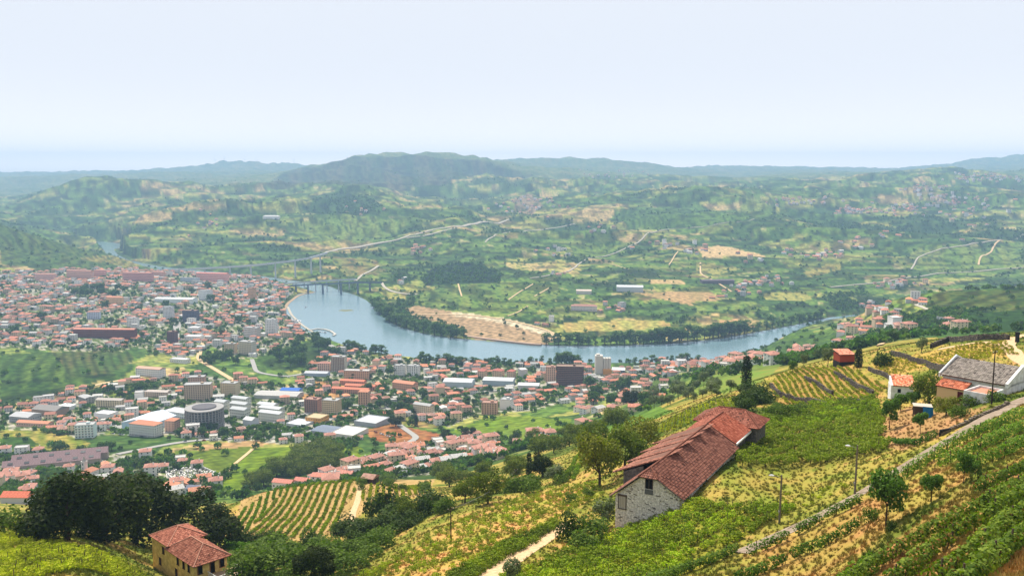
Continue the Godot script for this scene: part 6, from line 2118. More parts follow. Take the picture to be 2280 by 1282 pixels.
	var to := obj("blue_tarpaulin", tarp.mesh(), paint("blue tarpaulin", Color(0.06, 0.36, 0.52), 0.5))
	to.position = on(2069, 930)
	to.rotation.y = -0.5
	tag(to, "bright blue tarpaulin hanging against the makeshift yard shack", "tarpaulin")

func dry_wall(pts: Array, h: float, thick: float, label: String, size := 0.45, tone := Color(0.24, 0.22, 0.20)):
	var line := []
	for p in pts: line.append(on(p[0], p[1]))
	var o := base("stone_wall", line[0])
	tag(o, label, "stone wall", "")
	var core := Shape.new()
	var st := Shape.new()
	for k in line.size() - 1:
		var a: Vector3 = line[k]
		var b: Vector3 = line[k + 1]
		var len := Vector2(b.x - a.x, b.z - a.z).length()
		var turn := atan2(-(b.z - a.z), b.x - a.x)
		var basis := Basis(Vector3.UP, turn)
		var n := maxi(1, int(len / 3.0))
		for m in n:
			var q := a.lerp(b, (m + 0.5) / n)
			core.box(Transform3D(basis, Vector3(q.x, height(q.x, q.z) - 0.8, q.z) - o.position), Vector3(len / n + 0.05, h + 0.7, thick - 0.12))
		var x := 0.0
		while x < len:
			var s := size * rng.randf_range(0.6, 1.5)
			var q := a.lerp(b, minf(1.0, (x + s * 0.5) / len))
			var y := 0.0
			while y < h * rng.randf_range(0.9, 1.1):
				var t := size * rng.randf_range(0.35, 0.7)
				st.col = tone.lerp(Color(0.46, 0.42, 0.36), rng.randf() * rng.randf())
				st.box(Transform3D(basis * Basis(Vector3.BACK, rng.randf_range(-0.08, 0.08)), Vector3(q.x, height(q.x, q.z) + y - 0.1, q.z) - o.position), Vector3(s * 0.96, t * 0.94, thick + rng.randf_range(-0.04, 0.08)))
				y += t
			x += s
	obj("core", core.mesh(), paint("dark stone", Color(0.16, 0.15, 0.14), 0.95), o)
	obj("stones", st.mesh(), paint("rubble stone", Color.WHITE, 0.95, {"vc": 1}), o).set_meta("kind", "stuff")

func street_lamp(px: float, py: float, tall: float, label: String, arm := -1.0):
	var at := on(px, py)
	var h := tall * -at.z / FOC * 1.04
	var o := base("street_lamp", at)
	tag(o, label, "street lamp", "")
	var con := paint("concrete pole", Color(0.42, 0.39, 0.34), 0.9)
	var st := Shape.new()
	st.bar(Vector3(0, -0.3, 0), Vector3(0.06, h, 0), 0.17, 0.11, 8)
	obj("pole", st.mesh(), con, o)
	var a := Shape.new()
	var bend := [Vector3(0.0, h - 0.55, 0.0), Vector3(arm * 0.5, h - 0.2, 0.12), Vector3(arm * 1.15, h - 0.02, 0.25)]
	for k in 2: a.bar(bend[k], bend[k + 1], 0.035, 0.03, 6)
	obj("arm", a.mesh(), paint("galvanised steel", Color(0.55, 0.56, 0.57), 0.5, {"metal": 0.6}), o)
	var l := Shape.new()
	var c := bend[2] as Vector3
	for k in 5:
		var x0 := -0.1 + k * 0.16
		var r0: float = [0.06, 0.13, 0.16, 0.15, 0.10, 0.03][k]
		var r1: float = [0.06, 0.13, 0.16, 0.15, 0.10, 0.03][k + 1]
		l.bar(c + Vector3(arm * x0, 0.05 * k * 0.5, 0.04 * k), c + Vector3(arm * (x0 + 0.16), 0.05 * (k + 1) * 0.5, 0.04 * (k + 1)), r0, r1, 8)
	obj("lamp_head", l.mesh(), paint("lamp housing", Color(0.86, 0.87, 0.88), 0.35), o)
	pbox(o, "fuse_box", paint("galvanised steel", Color.BLACK), Vector3(-0.16, 1.6, 0.1), Vector3(0.16, 0.3, 0.14))

func utility_pole(px: float, py: float, tall: float, label: String) -> Vector3:
	var at := on(px, py)
	var h := tall * -at.z / FOC * 1.05
	var o := base("utility_pole", at)
	tag(o, label, "utility pole", "")
	var st := Shape.new()
	st.bar(Vector3(0, -0.3, 0), Vector3(0, h, 0), 0.14, 0.09, 7)
	obj("pole", st.mesh(), paint("dark wood pole", Color(0.20, 0.16, 0.13), 0.9), o)
	pbox(o, "cross_arm", paint("dark wood pole", Color.BLACK), Vector3(0, h - 0.5, 0), Vector3(1.3, 0.1, 0.1), 0.5)
	var ins := paint("porcelain", Color(0.82, 0.80, 0.76), 0.3)
	for x in [-0.55, 0.0, 0.55]: pbox(o, "insulator", ins, Vector3(x * cos(0.5), h - 0.4, -x * sin(0.5)), Vector3(0.08, 0.18, 0.08))
	return at + Vector3(0, h - 0.3, 0)

func cable(a: Vector3, b: Vector3, label: String):
	var st := Shape.new()
	var n := 16
	for k in n:
		var p := a.lerp(b, float(k) / n) - Vector3(0, 4.0 * (a.distance_to(b) * 0.012) * (float(k) / n) * (1.0 - float(k) / n), 0)
		var q := a.lerp(b, float(k + 1) / n) - Vector3(0, 4.0 * (a.distance_to(b) * 0.012) * (float(k + 1) / n) * (1.0 - float(k + 1) / n), 0)
		st.bar(p - a, q - a, 0.022, 0.022, 4)
	var o := obj("power_cable", st.mesh(), paint("cable", Color(0.45, 0.45, 0.44), 0.6))
	o.position = a
	tag(o, label, "cable", "")

func rock(px: float, py: float, size: Vector3, label: String):
	var st := Shape.new()
	var r := RandomNumberGenerator.new()
	r.seed = int(px)
	var nn := 12
	var at := func(u: int, v: int) -> Vector3:
		var a := TAU * (u % nn) / nn
		var b := PI * v / 6 - PI / 2
		var d := Vector3(cos(a) * cos(b), sin(b), sin(a) * cos(b))
		return d * (1.0 + 0.5 * n_fine.get_noise_3d(d.x * 1.6 + px, d.y * 1.6, d.z * 1.6)) * size
	for u in nn:
		for v in 6: st.quad(at.call(u, v), at.call(u, v + 1), at.call(u + 1, v + 1), at.call(u + 1, v))
	var o := obj("boulder", st.mesh(), paint("pale granite", Color(0.70, 0.64, 0.56), 0.95))
	o.position = on(px, py)
	tag(o, label, "boulder")

func near_things():
	barn()
	yellow_house()
	farmhouse()
	near_path("pale_road", [[1648,1232],[1700,1208],[1770,1176],[1850,1136],[1920,1098],[1980,1062],[2050,1018],[2110,982],[2180,942],[2240,908],[2300,884]], 2.7, paint("worn concrete road", Color(0.60, 0.54, 0.46), 0.95, {"tex": noise_picture(128, 0.04, 4, Color(0.42, 0.35, 0.28), Color(0.60, 0.55, 0.49), 0, 81), "size": 7.0, "world": true}), 0.10)
	near_path("dirt_path", [[1040,1312],[1120,1262],[1190,1216],[1230,1186],[1256,1162]], 3.6, paint("dirt path", Color(0.72, 0.60, 0.45), 0.97, {"tex": noise_picture(128, 0.05, 4, Color(0.62, 0.49, 0.36), Color(0.80, 0.70, 0.55), 0, 82), "size": 6.0, "world": true}), 0.10)
	near_path("farm_track", [[2300,820],[2262,792],[2244,770],[2256,752],[2290,744]], 4.0, paint("dirt path", Color.BLACK), 0.12)
	near_path("farm_track", [[2244,770],[2200,762],[2130,770],[2090,778]], 2.6, paint("dirt path", Color.BLACK), 0.12)
	near_path("knoll_track", [[776,1180],[786,1140],[798,1108],[803,1078]], 2.2, paint("dirt path", Color.BLACK), 0.15)
	dry_wall([[2094,972],[2150,946],[2204,920],[2246,900]], 0.55, 0.4, "low stone kerb wall between the farmyard and the pale road", 0.5, Color(0.40, 0.36, 0.31))
	dry_wall([[2074,776],[2112,760],[2180,758],[2248,757]], 1.7, 0.7, "ruined dark stone wall along the top of the brow", 0.7)
	dry_wall([[1716,862],[1738,884],[1776,896],[1838,908]], 1.5, 0.6, "curved stone retaining wall, lowest under the terrace vines", 0.6)
	dry_wall([[1792,846],[1822,858],[1854,880]], 1.3, 0.6, "short curved stone wall between the terrace vines, beneath the hut", 0.6)
	dry_wall([[1859,834],[1894,854],[1944,879]], 1.3, 0.6, "long diagonal stone wall crossing the terrace vines towards the shed", 0.6)
	dry_wall([[1935,824],[1960,834],[1986,848]], 1.2, 0.6, "upper stone wall between the hut's bush and the white shed", 0.6)
	dry_wall([[1985,790],[2014,798],[2060,812],[2104,826]], 1.6, 0.6, "dark stone wall behind the farmhouse below the dry brow", 0.6)
	dry_wall([[1867,896],[1925,900]], 1.1, 0.6, "short straight stone wall at the head of the bush vines", 0.6)
	street_lamp(1736, 1166, 113, "concrete street lamp with white head, nearer of the two beside the pale road")
	street_lamp(1904, 1102, 114, "concrete street lamp with white head, farther of the two beside the pale road")
	utility_pole(2209, 900, 120, "tall dark wooden pole standing in front of the farmhouse roof")
	utility_pole(119, 1196, 44, "thin pale pole beneath the great dark oaks")
	var a := utility_pole(1004, 1206, 80, "slender dark pole on the sparse vine slope")
	var b := utility_pole(1149, 1078, 36, "short pole near the narrow cypress below the barn")
	cable(a + Vector3(0.3, 0, 0), b + Vector3(0.3, 0, 0), "upper thin power cable strung across the sparse vine slope")
	cable(a + Vector3(-0.3, -0.25, 0), b + Vector3(-0.3, -0.25, 0), "lower thin power cable strung across the sparse vine slope")
	rock(196, 1186, Vector3(2.2, 1.7, 1.6), "pale granite boulder lying between the trunks of the great oaks")
	rock(176, 1192, Vector3(1.2, 0.8, 1.0), "smaller pale boulder beside the big one under the oaks")
	# stone stub of a gatepost by the farm track
	var g := base("gatepost", on(2266, 762))
	tag(g, "dark stump of a gatepost beside the farm track on the brow", "gatepost")
	pbox(g, "stump", paint("dark stone", Color.BLACK), Vector3(0, -0.3, 0), Vector3(0.9, 3.2, 0.8), 0.4)
	pbox(g, "cap", paint("dark stone", Color.BLACK), Vector3(0, 2.9, 0), Vector3(1.1, 0.3, 1.0), 0.4)
	# rows of houses at the foot of the hill
	block("farm_row", 626, 1096, 52, 22, 9, -14, 1, WHITE, "gable", Color(0.80, 0.50, 0.42), "long white farm row below the small wood, first section with salmon roof", {"cat": "farmhouse", "rise": 2.2, "sides": "f", "d": 745.0})
	block("farm_row", 671, 1084, 44, 17, 9, -14, 1, WHITE, "gable", Color(0.78, 0.47, 0.40), "open arcaded section in the middle of the long white farm row", {"cat": "farmhouse", "rise": 2.0, "d": 750.0, "sides": "f", "every": 2.2, "pane": Vector2(1.5, 2.2)})
	block("farm_row", 713, 1075, 50, 20, 10, -10, 2, WHITE, "gable", Color(0.80, 0.50, 0.41), "two-storey white end house of the long farm row", {"cat": "farmhouse", "rise": 2.2, "sides": "f", "d": 745.0})
	block("farm_row", 766, 1064, 38, 12, 9, -6, 1, WHITE, "gable", Color(0.80, 0.52, 0.44), "low pink-roofed house just above the striped knoll", {"cat": "house", "rise": 2.0, "d": 760.0})
	block("long_store", 30, 1122, 66, 22, 10, -2, 0, Color(0.70, 0.72, 0.74), "gable", Color(0.82, 0.42, 0.30), "long store with bright orange roof cut by the frame below the warehouse", {"cat": "store", "rise": 3.0})
	block("house", 425, 1102, 34, 18, 10, -10, 2, Color(0.74,0.78,0.84), "gable", Color(0.42, 0.44, 0.50), "blue-grey house with dark slate roof below the cemetery", {"cat": "house", "rise": 2.4})
	block("house", 452, 1100, 28, 14, 9, -6, 2, PINK, "gable", TILE, "pink-roofed house beside the blue-grey one below the cemetery", {"cat": "house", "rise": 2.0})
	block("house", 372, 1098, 42, 22, 11, -16, 2, CREAM, "hip", ORANGE, "cream house with bright orange hip roof below the cemetery", {"cat": "house"})
	block("house", 1205, 985, 40, 14, 9, -10, 1, CREAM, "hip", ORANGE, "orange-roofed villa at the lower edge of the bright vineyard", {"cat": "house"})
	block("house", 1150, 988, 22, 9, 8, -10, 1, PINK, "gable", OLD, "old low house at the corner of the bright vineyard", {"cat": "house"})
	block("ruin", 817, 1076, 12, 16, 5, -20, 1, Color(0.30,0.24,0.24), "gable", OLD, "small dark ruin at the top of the knoll's path", {"cat": "ruin"})
	block("water_tank", 895, 1062, 18, 11, 6, -10, 0, Color(0.62,0.66,0.68), "flat", GREY, "grey water tank above the knoll's farther plot", {"cat": "water tank"})
	# wind turbines on the far ridge
	for e in [[478,372,10],[545,370,9],[571,369,11],[500,374,9],[655,378,8]]:
		var at := at_d(e[0], e[1], 13600.0)
		at = Vector3(at.x, height(at.x, at.z), at.z)
		var h := 75.0
		var o := base("wind_turbine", at)
		var st := Shape.new()
		st.bar(Vector3(0, -20, 0), Vector3(0, h, 0), 3.0, 2.0, 6)
		obj("tower", st.mesh(), wall_mat(WHITE), o)
		for k in 3:
			var bl := Shape.new()
			var d := Vector3(sin(k * TAU / 3 + e[0]), cos(k * TAU / 3 + e[0]), 0)
			bl.bar(Vector3(0, h, 2), Vector3(0, h, 2) + d * 38.0, 1.6, 0.5, 4)
			obj("blade", bl.mesh(), wall_mat(WHITE), o)
		describe_later(o, "tiny white wind turbine on the far blue ridge", "wind turbine", "wind turbines on the far ridge", at)
	mark("far blue ridge", Vector3(-4000, 430, -14000))

# ---------- planting ----------
func planting():
	tree_kinds()
	vine_kinds()
	mark("old stone barn", on(1500, 1060))
	mark("yellow house", on(420, 1255))
	mark("white farmhouse", on(2180, 870))
	mark("dirt path", on(1180, 1220))
	mark("striped knoll", on(650, 1150))
	mark("red brick hut", on(1885, 808))
	mark("blue tarpaulin", on(2068, 925))
	mark("nearer street lamp", on(1736, 1160))
	mark("terraced plot of low vines", on(1840, 860))
	mark("great dark oaks", on(215, 1190))
	# the great dark oaks beside the yellow house
	plant("oak", 150, 1203, 172, 1.12, "huge dark oak, nearest the edge of the three beside the yellow house", "", "great oaks")
	plant("oak", 232, 1204, 168, 1.15, "huge dark oak in the middle of the three beside the yellow house", "", "great oaks")
	plant("oak", 300, 1210, 182, 1.15, "huge dark oak closest to the yellow house, trunk showing against a pale rock", "", "great oaks")
	plant("oak", 450, 1222, 132, 1.3, "dark spreading tree standing right behind the yellow house")
	plant("shrub", 6, 1190, 70, 1.2, "dark bushy tree cut by the frame beside the great oaks")
	# behind and beside the barn
	plant("yellow_tree", 1335, 1085, 128, 0.85, "tall yellowish tree at the barn's stepped roof, nearest the viewer")
	plant("tree", 1392, 1052, 115, 0.95, "large green tree pressed against the barn's stepped roof")
	plant("yellow_tree", 1425, 1010, 82, 1.1, "yellow-green tree beyond the stepped roof of the barn")
	plant("tree", 1325, 1030, 92, 0.9, "dark green tree on the slope below the barn")
	plant("dark_shrub", 1268, 1204, 82, 0.75, "dark upright bush at the bend of the dirt path")
	plant("shrub", 1320, 1200, 62, 1.3, "grey-green bush between the dirt path and the barn gable")
	plant("olive_tree", 1345, 1175, 70, 1.0, "feathery green bush against the barn gable corner")
	plant("shrub", 1298, 1225, 50, 1.5, "low grey-green bush beside the dirt path")
	plant("olive_tree", 1140, 1300, 60, 1.0, "small grey olive bush at the lower end of the dirt path")
	plant("dark_shrub", 1497, 1110, 40, 0.9, "dark ivy bush climbing the corner of the barn gable")
	plant("tree", 1086, 1122, 82, 1.05, "broad round tree in the middle of the slope above the dirt path")
	plant("tree", 1035, 1120, 60, 1.0, "smaller tree beside the broad round tree on the slope")
	plant("cypress", 1178, 1062, 58, 1.3, "dark narrow cypress on the middle slope below the barn")
	plant("oak", 1207, 1062, 60, 0.9, "dark broad tree beside the narrow cypress on the slope")
	plant("olive_tree", 1232, 1075, 44, 1.3, "grey-green olive below the barn near the narrow cypress")
	plant("cypress", 1662, 862, 72, 1.75, "tall dark cypress standing above the shrubs behind the barn")
	# orchard by the farmhouse
	plant("fruit_tree", 1981, 957, 74, 0.75, "small round tree with bare trunk on the orange earth yard")
	plant("tree", 2070, 902, 78, 1.05, "big dark tree hiding the white shed beside the farmhouse")
	plant("fruit_tree", 2050, 966, 52, 0.85, "light green sapling on the orange earth yard")
	plant("yellow_tree", 2107, 925, 46, 1.15, "yellow-green bushy tree in front of the farmhouse's orange roof")
	plant("fruit_tree", 2033, 912, 44, 1.0, "small green tree between the white shed and the blue tarpaulin")
	plant("fruit_tree", 2006, 915, 40, 1.0, "green shrub-like tree beside the round tree on the yard")
	plant("shrub", 2160, 905, 32, 1.3, "leafy vine arbour bush in front of the white flat-topped box")
	plant("shrub", 2215, 893, 30, 1.4, "leafy arbour bush by the road below the farmhouse")
	plant("shrub", 2135, 930, 34, 1.2, "yellow-green bush on the yard fence near the road")
	# on the slope above the road
	plant("fruit_tree", 1973, 1172, 132, 0.82, "leafy fruit tree with forked trunk standing among the vine rows")
	plant("fruit_tree", 2146, 1078, 78, 0.65, "slim fruit tree between the upper vine rows")
	plant("fruit_tree", 2075, 1118, 70, 0.95, "low spreading fruit tree beside the slim one")
	plant("shrub", 1938, 1162, 42, 0.9, "small bush at the foot of the forked fruit tree")
	plant("dark_shrub", 1986, 1180, 30, 0.9, "dark little bush under the forked fruit tree")
	plant("fruit_tree", 2172, 1072, 50, 0.7, "small thin tree beside the slim fruit tree")
	# on the brow
	plant("olive_tree", 1844, 816, 42, 0.9, "grey-green tree at the end of the terrace brow near the red brick hut")
	plant("dark_shrub", 1966, 815, 46, 0.9, "large grey-green bush beside the red brick hut")
	plant("cypress", 1912, 818, 44, 2.2, "tall dark bush touching the wall of the red brick hut")
	plant("olive_tree", 2053, 785, 36, 0.9, "small tree on the brow in front of the ruined stone wall")
	plant("fruit_tree", 1765, 832, 30, 0.9, "small dark tree at the tip of the terraces")
	plant("olive_tree", 1790, 818, 30, 0.8, "little tree on the terrace edge beside the red brick hut")
	thicket("dark_shrub", [[1640,860],[1700,850],[1722,900],[1700,925],[1650,920]], 9, 28, 46, "dark green bushy shrub behind the barn", "shrubs behind the barn")
	thicket("shrub", [[1700,915],[1800,905],[1790,930],[1720,935]], 7, 22, 34, "green shrub above the bush vines", "shrubs behind the barn")
	thicket("shrub", [[1080,1090],[1300,1055],[1340,1120],[1250,1150],[1240,1100],[1100,1135]], 9, 24, 44, "green shrub on the slope below the barn", "slope shrubs")
	thicket("dark_shrub", [[505,1200],[720,1215],[735,1235],[560,1225]], 8, 28, 46, "round dark shrub", "knoll shrubs")
	thicket("dark_shrub", [[740,1190],[870,1150],[960,1110],[1010,1120],[900,1180],[760,1240]], 18, 30, 58, "dense dark shrub in the gully", "gully shrubs")
	thicket("shrub", [[700,1235],[860,1190],[1000,1135],[1040,1150],[860,1240],[760,1282],[700,1282]], 20, 32, 56, "leafy green shrub in the gully", "gully shrubs")
	thicket("shrub", [[520,1230],[640,1235],[700,1290],[520,1310]], 12, 36, 66, "broad green shrub beside the yellow house", "yellow house shrubs")
	plant("oak", 700, 1296, 92, 1.05, "round dark tree at the lower edge of the gully")
	plant("dark_shrub", 855, 1150, 84, 0.9, "tall dark tree-like shrub beside the striped knoll's path")
	plant("tree", 900, 1165, 60, 1.0, "bright green tree in the gully beside the striped knoll")
	thicket("olive_tree", [[1420,880],[1620,850],[1640,880],[1500,910],[1440,930]], 26, 20, 36, "grey-green olive tree on the slope", "olive grove", "tree", 1.1)
	thicket("tree", [[1180,990],[1330,960],[1430,930],[1420,950],[1300,1000],[1200,1020]], 14, 28, 46, "green tree on the lower slope", "slope trees", "tree")
	thicket("tree", [[960,1062],[1120,1040],[1180,1030],[1150,1060],[1000,1085]], 10, 30, 46, "round green tree by the village", "village trees", "tree")
	thicket("tree", [[560,1088],[640,1040],[700,1010],[745,1012],[742,1050],[640,1080]], 26, 34, 50, "dark tree of the small wood", "small wood", "tree")
	thicket("shrub", [[780,1100],[800,1070],[840,1066],[960,1086],[950,1096],[840,1092]], 8, 16, 30, "shrub at the top of the knoll's path", "knoll shrubs")
	thicket("dark_shrub", [[1110,975],[1250,975],[1230,990],[1130,990]], 10, 12, 20, "dark bush edging the bright vineyard", "vineyard edge bushes")
	# river banks
	for e in [[[838,690],[858,706],[868,716],[890,729],[940,743],[1000,753],[1038,757],17,24,34,"tall poplar on the far bank"],[[830,684],[842,694],[850,704],7,18,26,"bushy poplar at the river bend"],[[1212,768],[1300,770],[1400,768],[1450,766],20,20,36,"dark poplar on the far bank"],[[1450,765],[1500,763],[1600,752],[1660,745],26,28,38,"tall poplar in the long far-bank line"],[[1660,744],[1720,732],[1790,719],[1835,709],14,14,24,"small tree on the narrowing far bank"],[[765,776],[800,783],[862,792],12,14,22,"tree beside the quay road"],[[935,806],[980,812],[1055,814],14,16,26,"leafy riverside tree"],[[1090,812],[1230,812],10,10,20,"small riverside tree"],[[1236,811],[1292,812],12,18,28,"slender poplar by the brown block"],[[1400,813],[1560,808],14,10,22,"slim riverside tree"],[[845,735],[900,752],0,10,16,""]]:
		var pts := []
		for q in e: if q is Array: pts.append(q)
		var n: int = e[pts.size()]
		var far_side := pts.size()
		for k in n:
			var f := (k + rng.randf_range(0.2, 0.8)) / n * (pts.size() - 1)
			var s := int(f)
			var p: Array = pts[s]
			var q: Array = pts[s + 1]
			var o := plant("poplar", lerpf(p[0], q[0], f - s), lerpf(p[1], q[1], f - s) - rng.randf_range(0.0, 3.0), rng.randf_range(e[far_side + 1], e[far_side + 2]), rng.randf_range(1.3, 2.3), "", e[far_side + 3], "riverside trees", "tree", 0.3)
	# trees of the town
	for e in [[720,790,14,640],[690,800,22,640],[660,790,22,650],[655,812,18,640]]: pass
	thicket("town_tree", [[580,800],[640,775],[700,755],[750,785],[690,812],[600,820]], 22, 14, 26, "tree in the riverside scrub", "town trees", "tree", 1.0)
	thicket("town_tree", [[150,640],[280,640],[290,665],[170,662]], 14, 12, 20, "tree on the upper town slope", "town trees", "tree", 1.0)
	thicket("town_tree", [[440,795],[540,795],[535,812],[455,812]], 12, 14, 24, "dark tree by the railway curve", "town trees", "tree", 1.0)
	thicket("town_tree", [[240,868],[330,862],[330,885],[250,890]], 8, 12, 22, "tree in the green park", "town trees", "tree", 1.0)
	thicket("town_tree", [[20,1000],[260,1000],[250,1012],[210,1015]], 9, 14, 30, "tree by the purple-grey warehouse", "town trees", "tree", 1.0)
	thicket("town_tree", [[850,905],[920,890],[930,930],[870,945]], 14, 12, 24, "tree on the green lot", "town trees", "tree", 1.0)
	thicket("town_tree", [[380,962],[500,955],[500,975],[390,980]], 9, 16, 26, "tree by the concrete shell", "town trees", "tree", 1.0)
	thicket("town_tree", [[1300,870],[1440,862],[1440,900],[1320,910]], 10, 18, 34, "big tree at the edge of town", "town trees", "tree", 1.0)
	thicket("town_tree", [[600,690],[900,840],[1280,880],[700,940]], 26, 12, 22, "tree among lower town blocks", "town trees", "tree", 1.0)
	thicket("town_tree", [[0,640],[560,640],[620,740],[400,780],[0,770]], 40, 10, 18, "tree among upper town houses", "town trees", "tree", 1.0)
	plant("oak", 1405, 905, 40, 1.2, "big dark round tree among houses below the barn")
	plant("cypress", 926, 948, 26, 1.8, "dark conical tree at the edge of the red earth field")
	plant("oak", 880, 950, 26, 1.2, "dark round tree on the red earth field")
	plant("oak", 1045, 978, 30, 1.2, "dark round tree beside the bright vineyard")
	plant("oak", 992, 978, 22, 1.4, "dark tree on the street above the terraced village")
	# vines
	vineyard("bush_vines", [[1640,1040],[1646,1000],[1672,968],[1690,938],[1760,915],[1850,898],[1950,888],[1966,925],[1962,985],[1985,1000],[1950,1014],[1850,1030],[1740,1042]], [1660,1020], [1940,905], 2.7, 1.9, 1.95, Color(0.95, 1.0, 0.85), "vigorous bush vines filling the plot between barn and yard", {"single": 220, "one": "leafy bush vine in the vigorous plot between barn and farmyard", "many": "bush vines between barn and farmyard", "wide": 1.05, "gaps": 0.04, "dry": 0.9, "patchy": 1.6, "stakes": 0.05, "short": "vigorous bush vines"})
	vineyard("yellow_vines", [[1090,1300],[1240,1240],[1340,1200],[1420,1172],[1480,1128],[1530,1112],[1600,1130],[1700,1128],[1770,1132],[1730,1165],[1660,1195],[1560,1240],[1470,1300]], [1150,1290], [1500,1150], 2.5, 0.95, 1.3, Color(1.06, 1.1, 0.85), "yellow-green vines on the slope in front of the barn", {"gaps": 0.08, "short": "yellow-green vines before the barn"})
	vineyard("sparse_vines", [[750,1300],[900,1220],[1000,1172],[1120,1118],[1240,1082],[1330,1076],[1345,1100],[1262,1152],[1236,1160],[1160,1205],[1040,1290],[1030,1310]], [800,1282], [1230,1100], 2.6, 1.5, 1.0, Color(1.1, 1.1, 0.85), "sparse yellowing vines on bare soil below the dirt path", {"gaps": 0.42, "stakes": 0.2, "dry": 1.3, "short": "sparse yellowing vines"})
	vineyard("path_edge_vines", [[1236,1164],[1250,1172],[1060,1292],[990,1310],[1000,1290],[1140,1208]], [1020,1290], [1236,1168], 1.3, 0.9, 1.25, Color(0.88, 0.92, 0.7), "lush vines lining the edge of the dirt path", {"gaps": 0.16, "dry": 0.7, "stakes": 0.0})
	vineyard("golden_vines", [[-30,1192],[60,1196],[110,1205],[180,1224],[250,1246],[330,1290],[330,1320],[-30,1320]], [0,1200], [240,1260], 1.9, 1.2, 1.25, Color(1.3, 1.22, 0.8), "golden-green vines covering the slope below the great oaks", {"gaps": 0.08, "short": "golden-green vines"})
	vineyard("terrace_vines", [[1718,872],[1730,838],[1790,820],[1900,822],[1975,862],[1950,886],[1860,892],[1790,906],[1740,895]], [1760,835], [1800,895], 1.8, 1.2, 0.95, Color(1.15, 1.08, 0.8), "low olive-yellow vines on the curved stone terraces", {"gaps": 0.1, "stakes": 0.25, "short": "low terrace vines"})
	vineyard("brow_vines", [[1935,812],[1990,800],[2060,795],[2140,770],[2240,762],[2270,790],[2200,800],[2120,815],[2060,815],[1985,838]], [1960,815], [2240,775], 2.2, 1.3, 0.9, Color(1.25, 1.1, 0.7), "yellowing vines on the dry brow behind the farmhouse", {"gaps": 0.2, "stakes": 0.1, "short": "yellowing brow vines"})
	vineyard("staked_vines", [[1450,965],[1490,935],[1560,905],[1640,888],[1650,905],[1575,930],[1500,960]], [1480,955], [1490,930], 1.9, 1.1, 1.0, Color(1.3, 1.2, 0.75), "yellow staked vines on the plot behind the barn", {"gaps": 0.05, "stakes": 0.5, "short": "yellow staked vines"})
	vineyard("knoll_vines", [[545,1190],[600,1120],[680,1082],[770,1072],[790,1090],[770,1140],[735,1185],[700,1200],[600,1196]], [690,1195], [745,1085], 2.7, 0.7, 1.15, Color(0.95, 1.0, 0.8), "striped rows of vines curving over the steep knoll", {"gaps": 0.0, "stakes": 0.0, "wide": 0.95, "dry": 0.6})
	vineyard("knoll_vines", [[500,1182],[530,1140],[600,1098],[680,1075],[672,1084],[600,1118],[548,1186]], [510,1175], [640,1085], 2.5, 0.7, 1.1, Color(0.8, 0.95, 0.75), "green vine rows sweeping along the shoulder of the steep knoll", {"gaps": 0.0, "stakes": 0.0, "wide": 0.95, "dry": 0.5})
	vineyard("knoll_vines", [[800,1105],[830,1078],[960,1070],[950,1100],[870,1118],[820,1128]], [850,1115], [862,1075], 2.4, 0.8, 1.1, Color(1.15, 1.1, 0.75), "yellowish vine rows on the plot beyond the knoll's path", {"gaps": 0.03, "stakes": 0.0, "wide": 0.95})
	vineyard("lower_vines", [[500,1200],[560,1208],[700,1222],[740,1240],[690,1250],[560,1235],[500,1225]], [500,1205], [720,1238], 2.0, 0.9, 1.2, Color(0.75, 0.95, 0.75), "green vine rows at the foot of the steep knoll", {"gaps": 0.02, "stakes": 0.0, "dry": 0.3})
	vineyard("roadside_vines", [[1690,1120],[1770,1100],[1860,1078],[1900,1090],[1800,1130],[1740,1150]], [1700,1125], [1880,1085], 2.6, 1.4, 0.75, Color(1.2, 1.15, 0.7), "low stray vines in the grass beside the nearer street lamp", {"gaps": 0.5, "stakes": 0.12, "short": "stray vines by the lamp"})
	vineyard("slope_vines", [[1240,1075],[1265,1040],[1300,985],[1345,965],[1310,1010],[1296,1068]], [1262,1060], [1320,975], 2.8, 0.9, 1.2, Color(0.9, 1.0, 0.7), "curved vine rows dropping away below the barn's trees", {"gaps": 0.0, "stakes": 0.0})
	# trained rows on the slope at the viewer's feet
	var a := Color(0.25, 0.34, 0.11)
	var b := Color(0.50, 0.56, 0.20)
	vine_row([[1880,1328],[1960,1266],[2070,1204],[2190,1150],[2300,1090]], 1.75, 1.15, "longest trained vine row, first one above the fruit trees", a, b)
	vine_row([[1975,1328],[2080,1243],[2202,1174],[2300,1116]], 1.75, 1.1, "trained vine row, second above the fruit trees", a, b)
	vine_row([[2070,1328],[2180,1253],[2240,1194],[2310,1148]], 1.7, 1.1, "trained vine row, third above the fruit trees, with a gap of bare earth", a, b, 95.0, 0.15)
	vine_row([[2130,1338],[2235,1250],[2310,1200]], 1.5, 1.1, "topmost trained vine row beside the dry grass corner", a, Color(0.50, 0.56, 0.22), 95.0, 0.1)
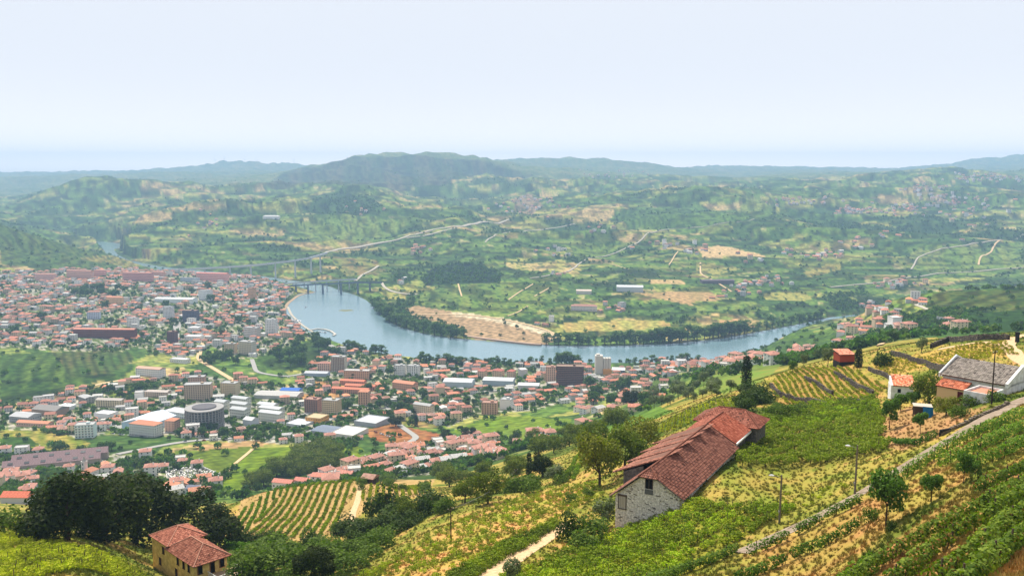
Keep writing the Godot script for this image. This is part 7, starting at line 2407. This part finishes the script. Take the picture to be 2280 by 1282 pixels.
	vine_row([[2012,1070],[2100,1014],[2175,974],[2290,926]], 1.9, 1.5, "lush bright vine row along the road above the yard", Color(0.28, 0.40, 0.13), Color(0.50, 0.60, 0.24), 80.0)
	vine_row([[2090,1044],[2175,1009],[2300,956]], 1.8, 1.6, "lush bright vine row just uphill of the roadside one", Color(0.28, 0.40, 0.13), Color(0.52, 0.62, 0.25), 80.0)
	vine_row([[2150,1054],[2230,1024],[2300,992]], 1.8, 1.5, "lush bright vine row beside the slim fruit tree", Color(0.28, 0.40, 0.13), Color(0.50, 0.59, 0.24), 80.0, 0.1)
	vine_row([[2176,1104],[2230,1078],[2300,1046]], 1.5, 1.1, "short darker vine row behind the longest trained row", a, b, 90.0, 0.1)
	vine_row([[1668,1238],[1765,1198],[1838,1158],[1918,1122]], 1.5, 1.1, "broken vine hedge edging the pale road near the nearer lamp", Color(0.22, 0.33, 0.10), Color(0.40, 0.50, 0.18), 85.0, 0.28)
	vine_row([[1715,1270],[1782,1238],[1866,1202],[1912,1174]], 1.5, 1.1, "broken vine hedge on the brown bank above the pale road", Color(0.22, 0.33, 0.10), Color(0.40, 0.50, 0.18), 85.0, 0.22)
	vine_row([[1640,1298],[1705,1274]], 1.4, 1.1, "short vine hedge at the lower end of the brown bank", Color(0.22, 0.33, 0.10), Color(0.40, 0.50, 0.18), 85.0, 0.1)
	vine_row([[1430,1312],[1530,1274],[1640,1230]], 1.4, 1.1, "leafy vine hedge along the end of the pale road", Color(0.26, 0.36, 0.12), Color(0.46, 0.54, 0.22), 85.0, 0.05)
	vine_row([[1990,988],[2040,994],[2085,972]], 1.2, 1.3, "clipped vine hedge between the orange earth yard and the road", Color(0.20, 0.32, 0.10), Color(0.36, 0.48, 0.17), 80.0)
	vine_row([[1800,1328],[1880,1296],[1950,1250]], 1.0, 1.3, "low weedy vine row below the longest trained row", Color(0.30, 0.42, 0.12), Color(0.50, 0.60, 0.20), 70.0, 0.25)
	far_trees()
	tufts()
func build_all():
	land()
	ground_mesh()
	roads()
	bridges()
	blocks()
	round_shell()
	silos()
	church_and_long_shed()
	houses()
	cars()
	boats()
	near_things()
	planting()
	describe_all()
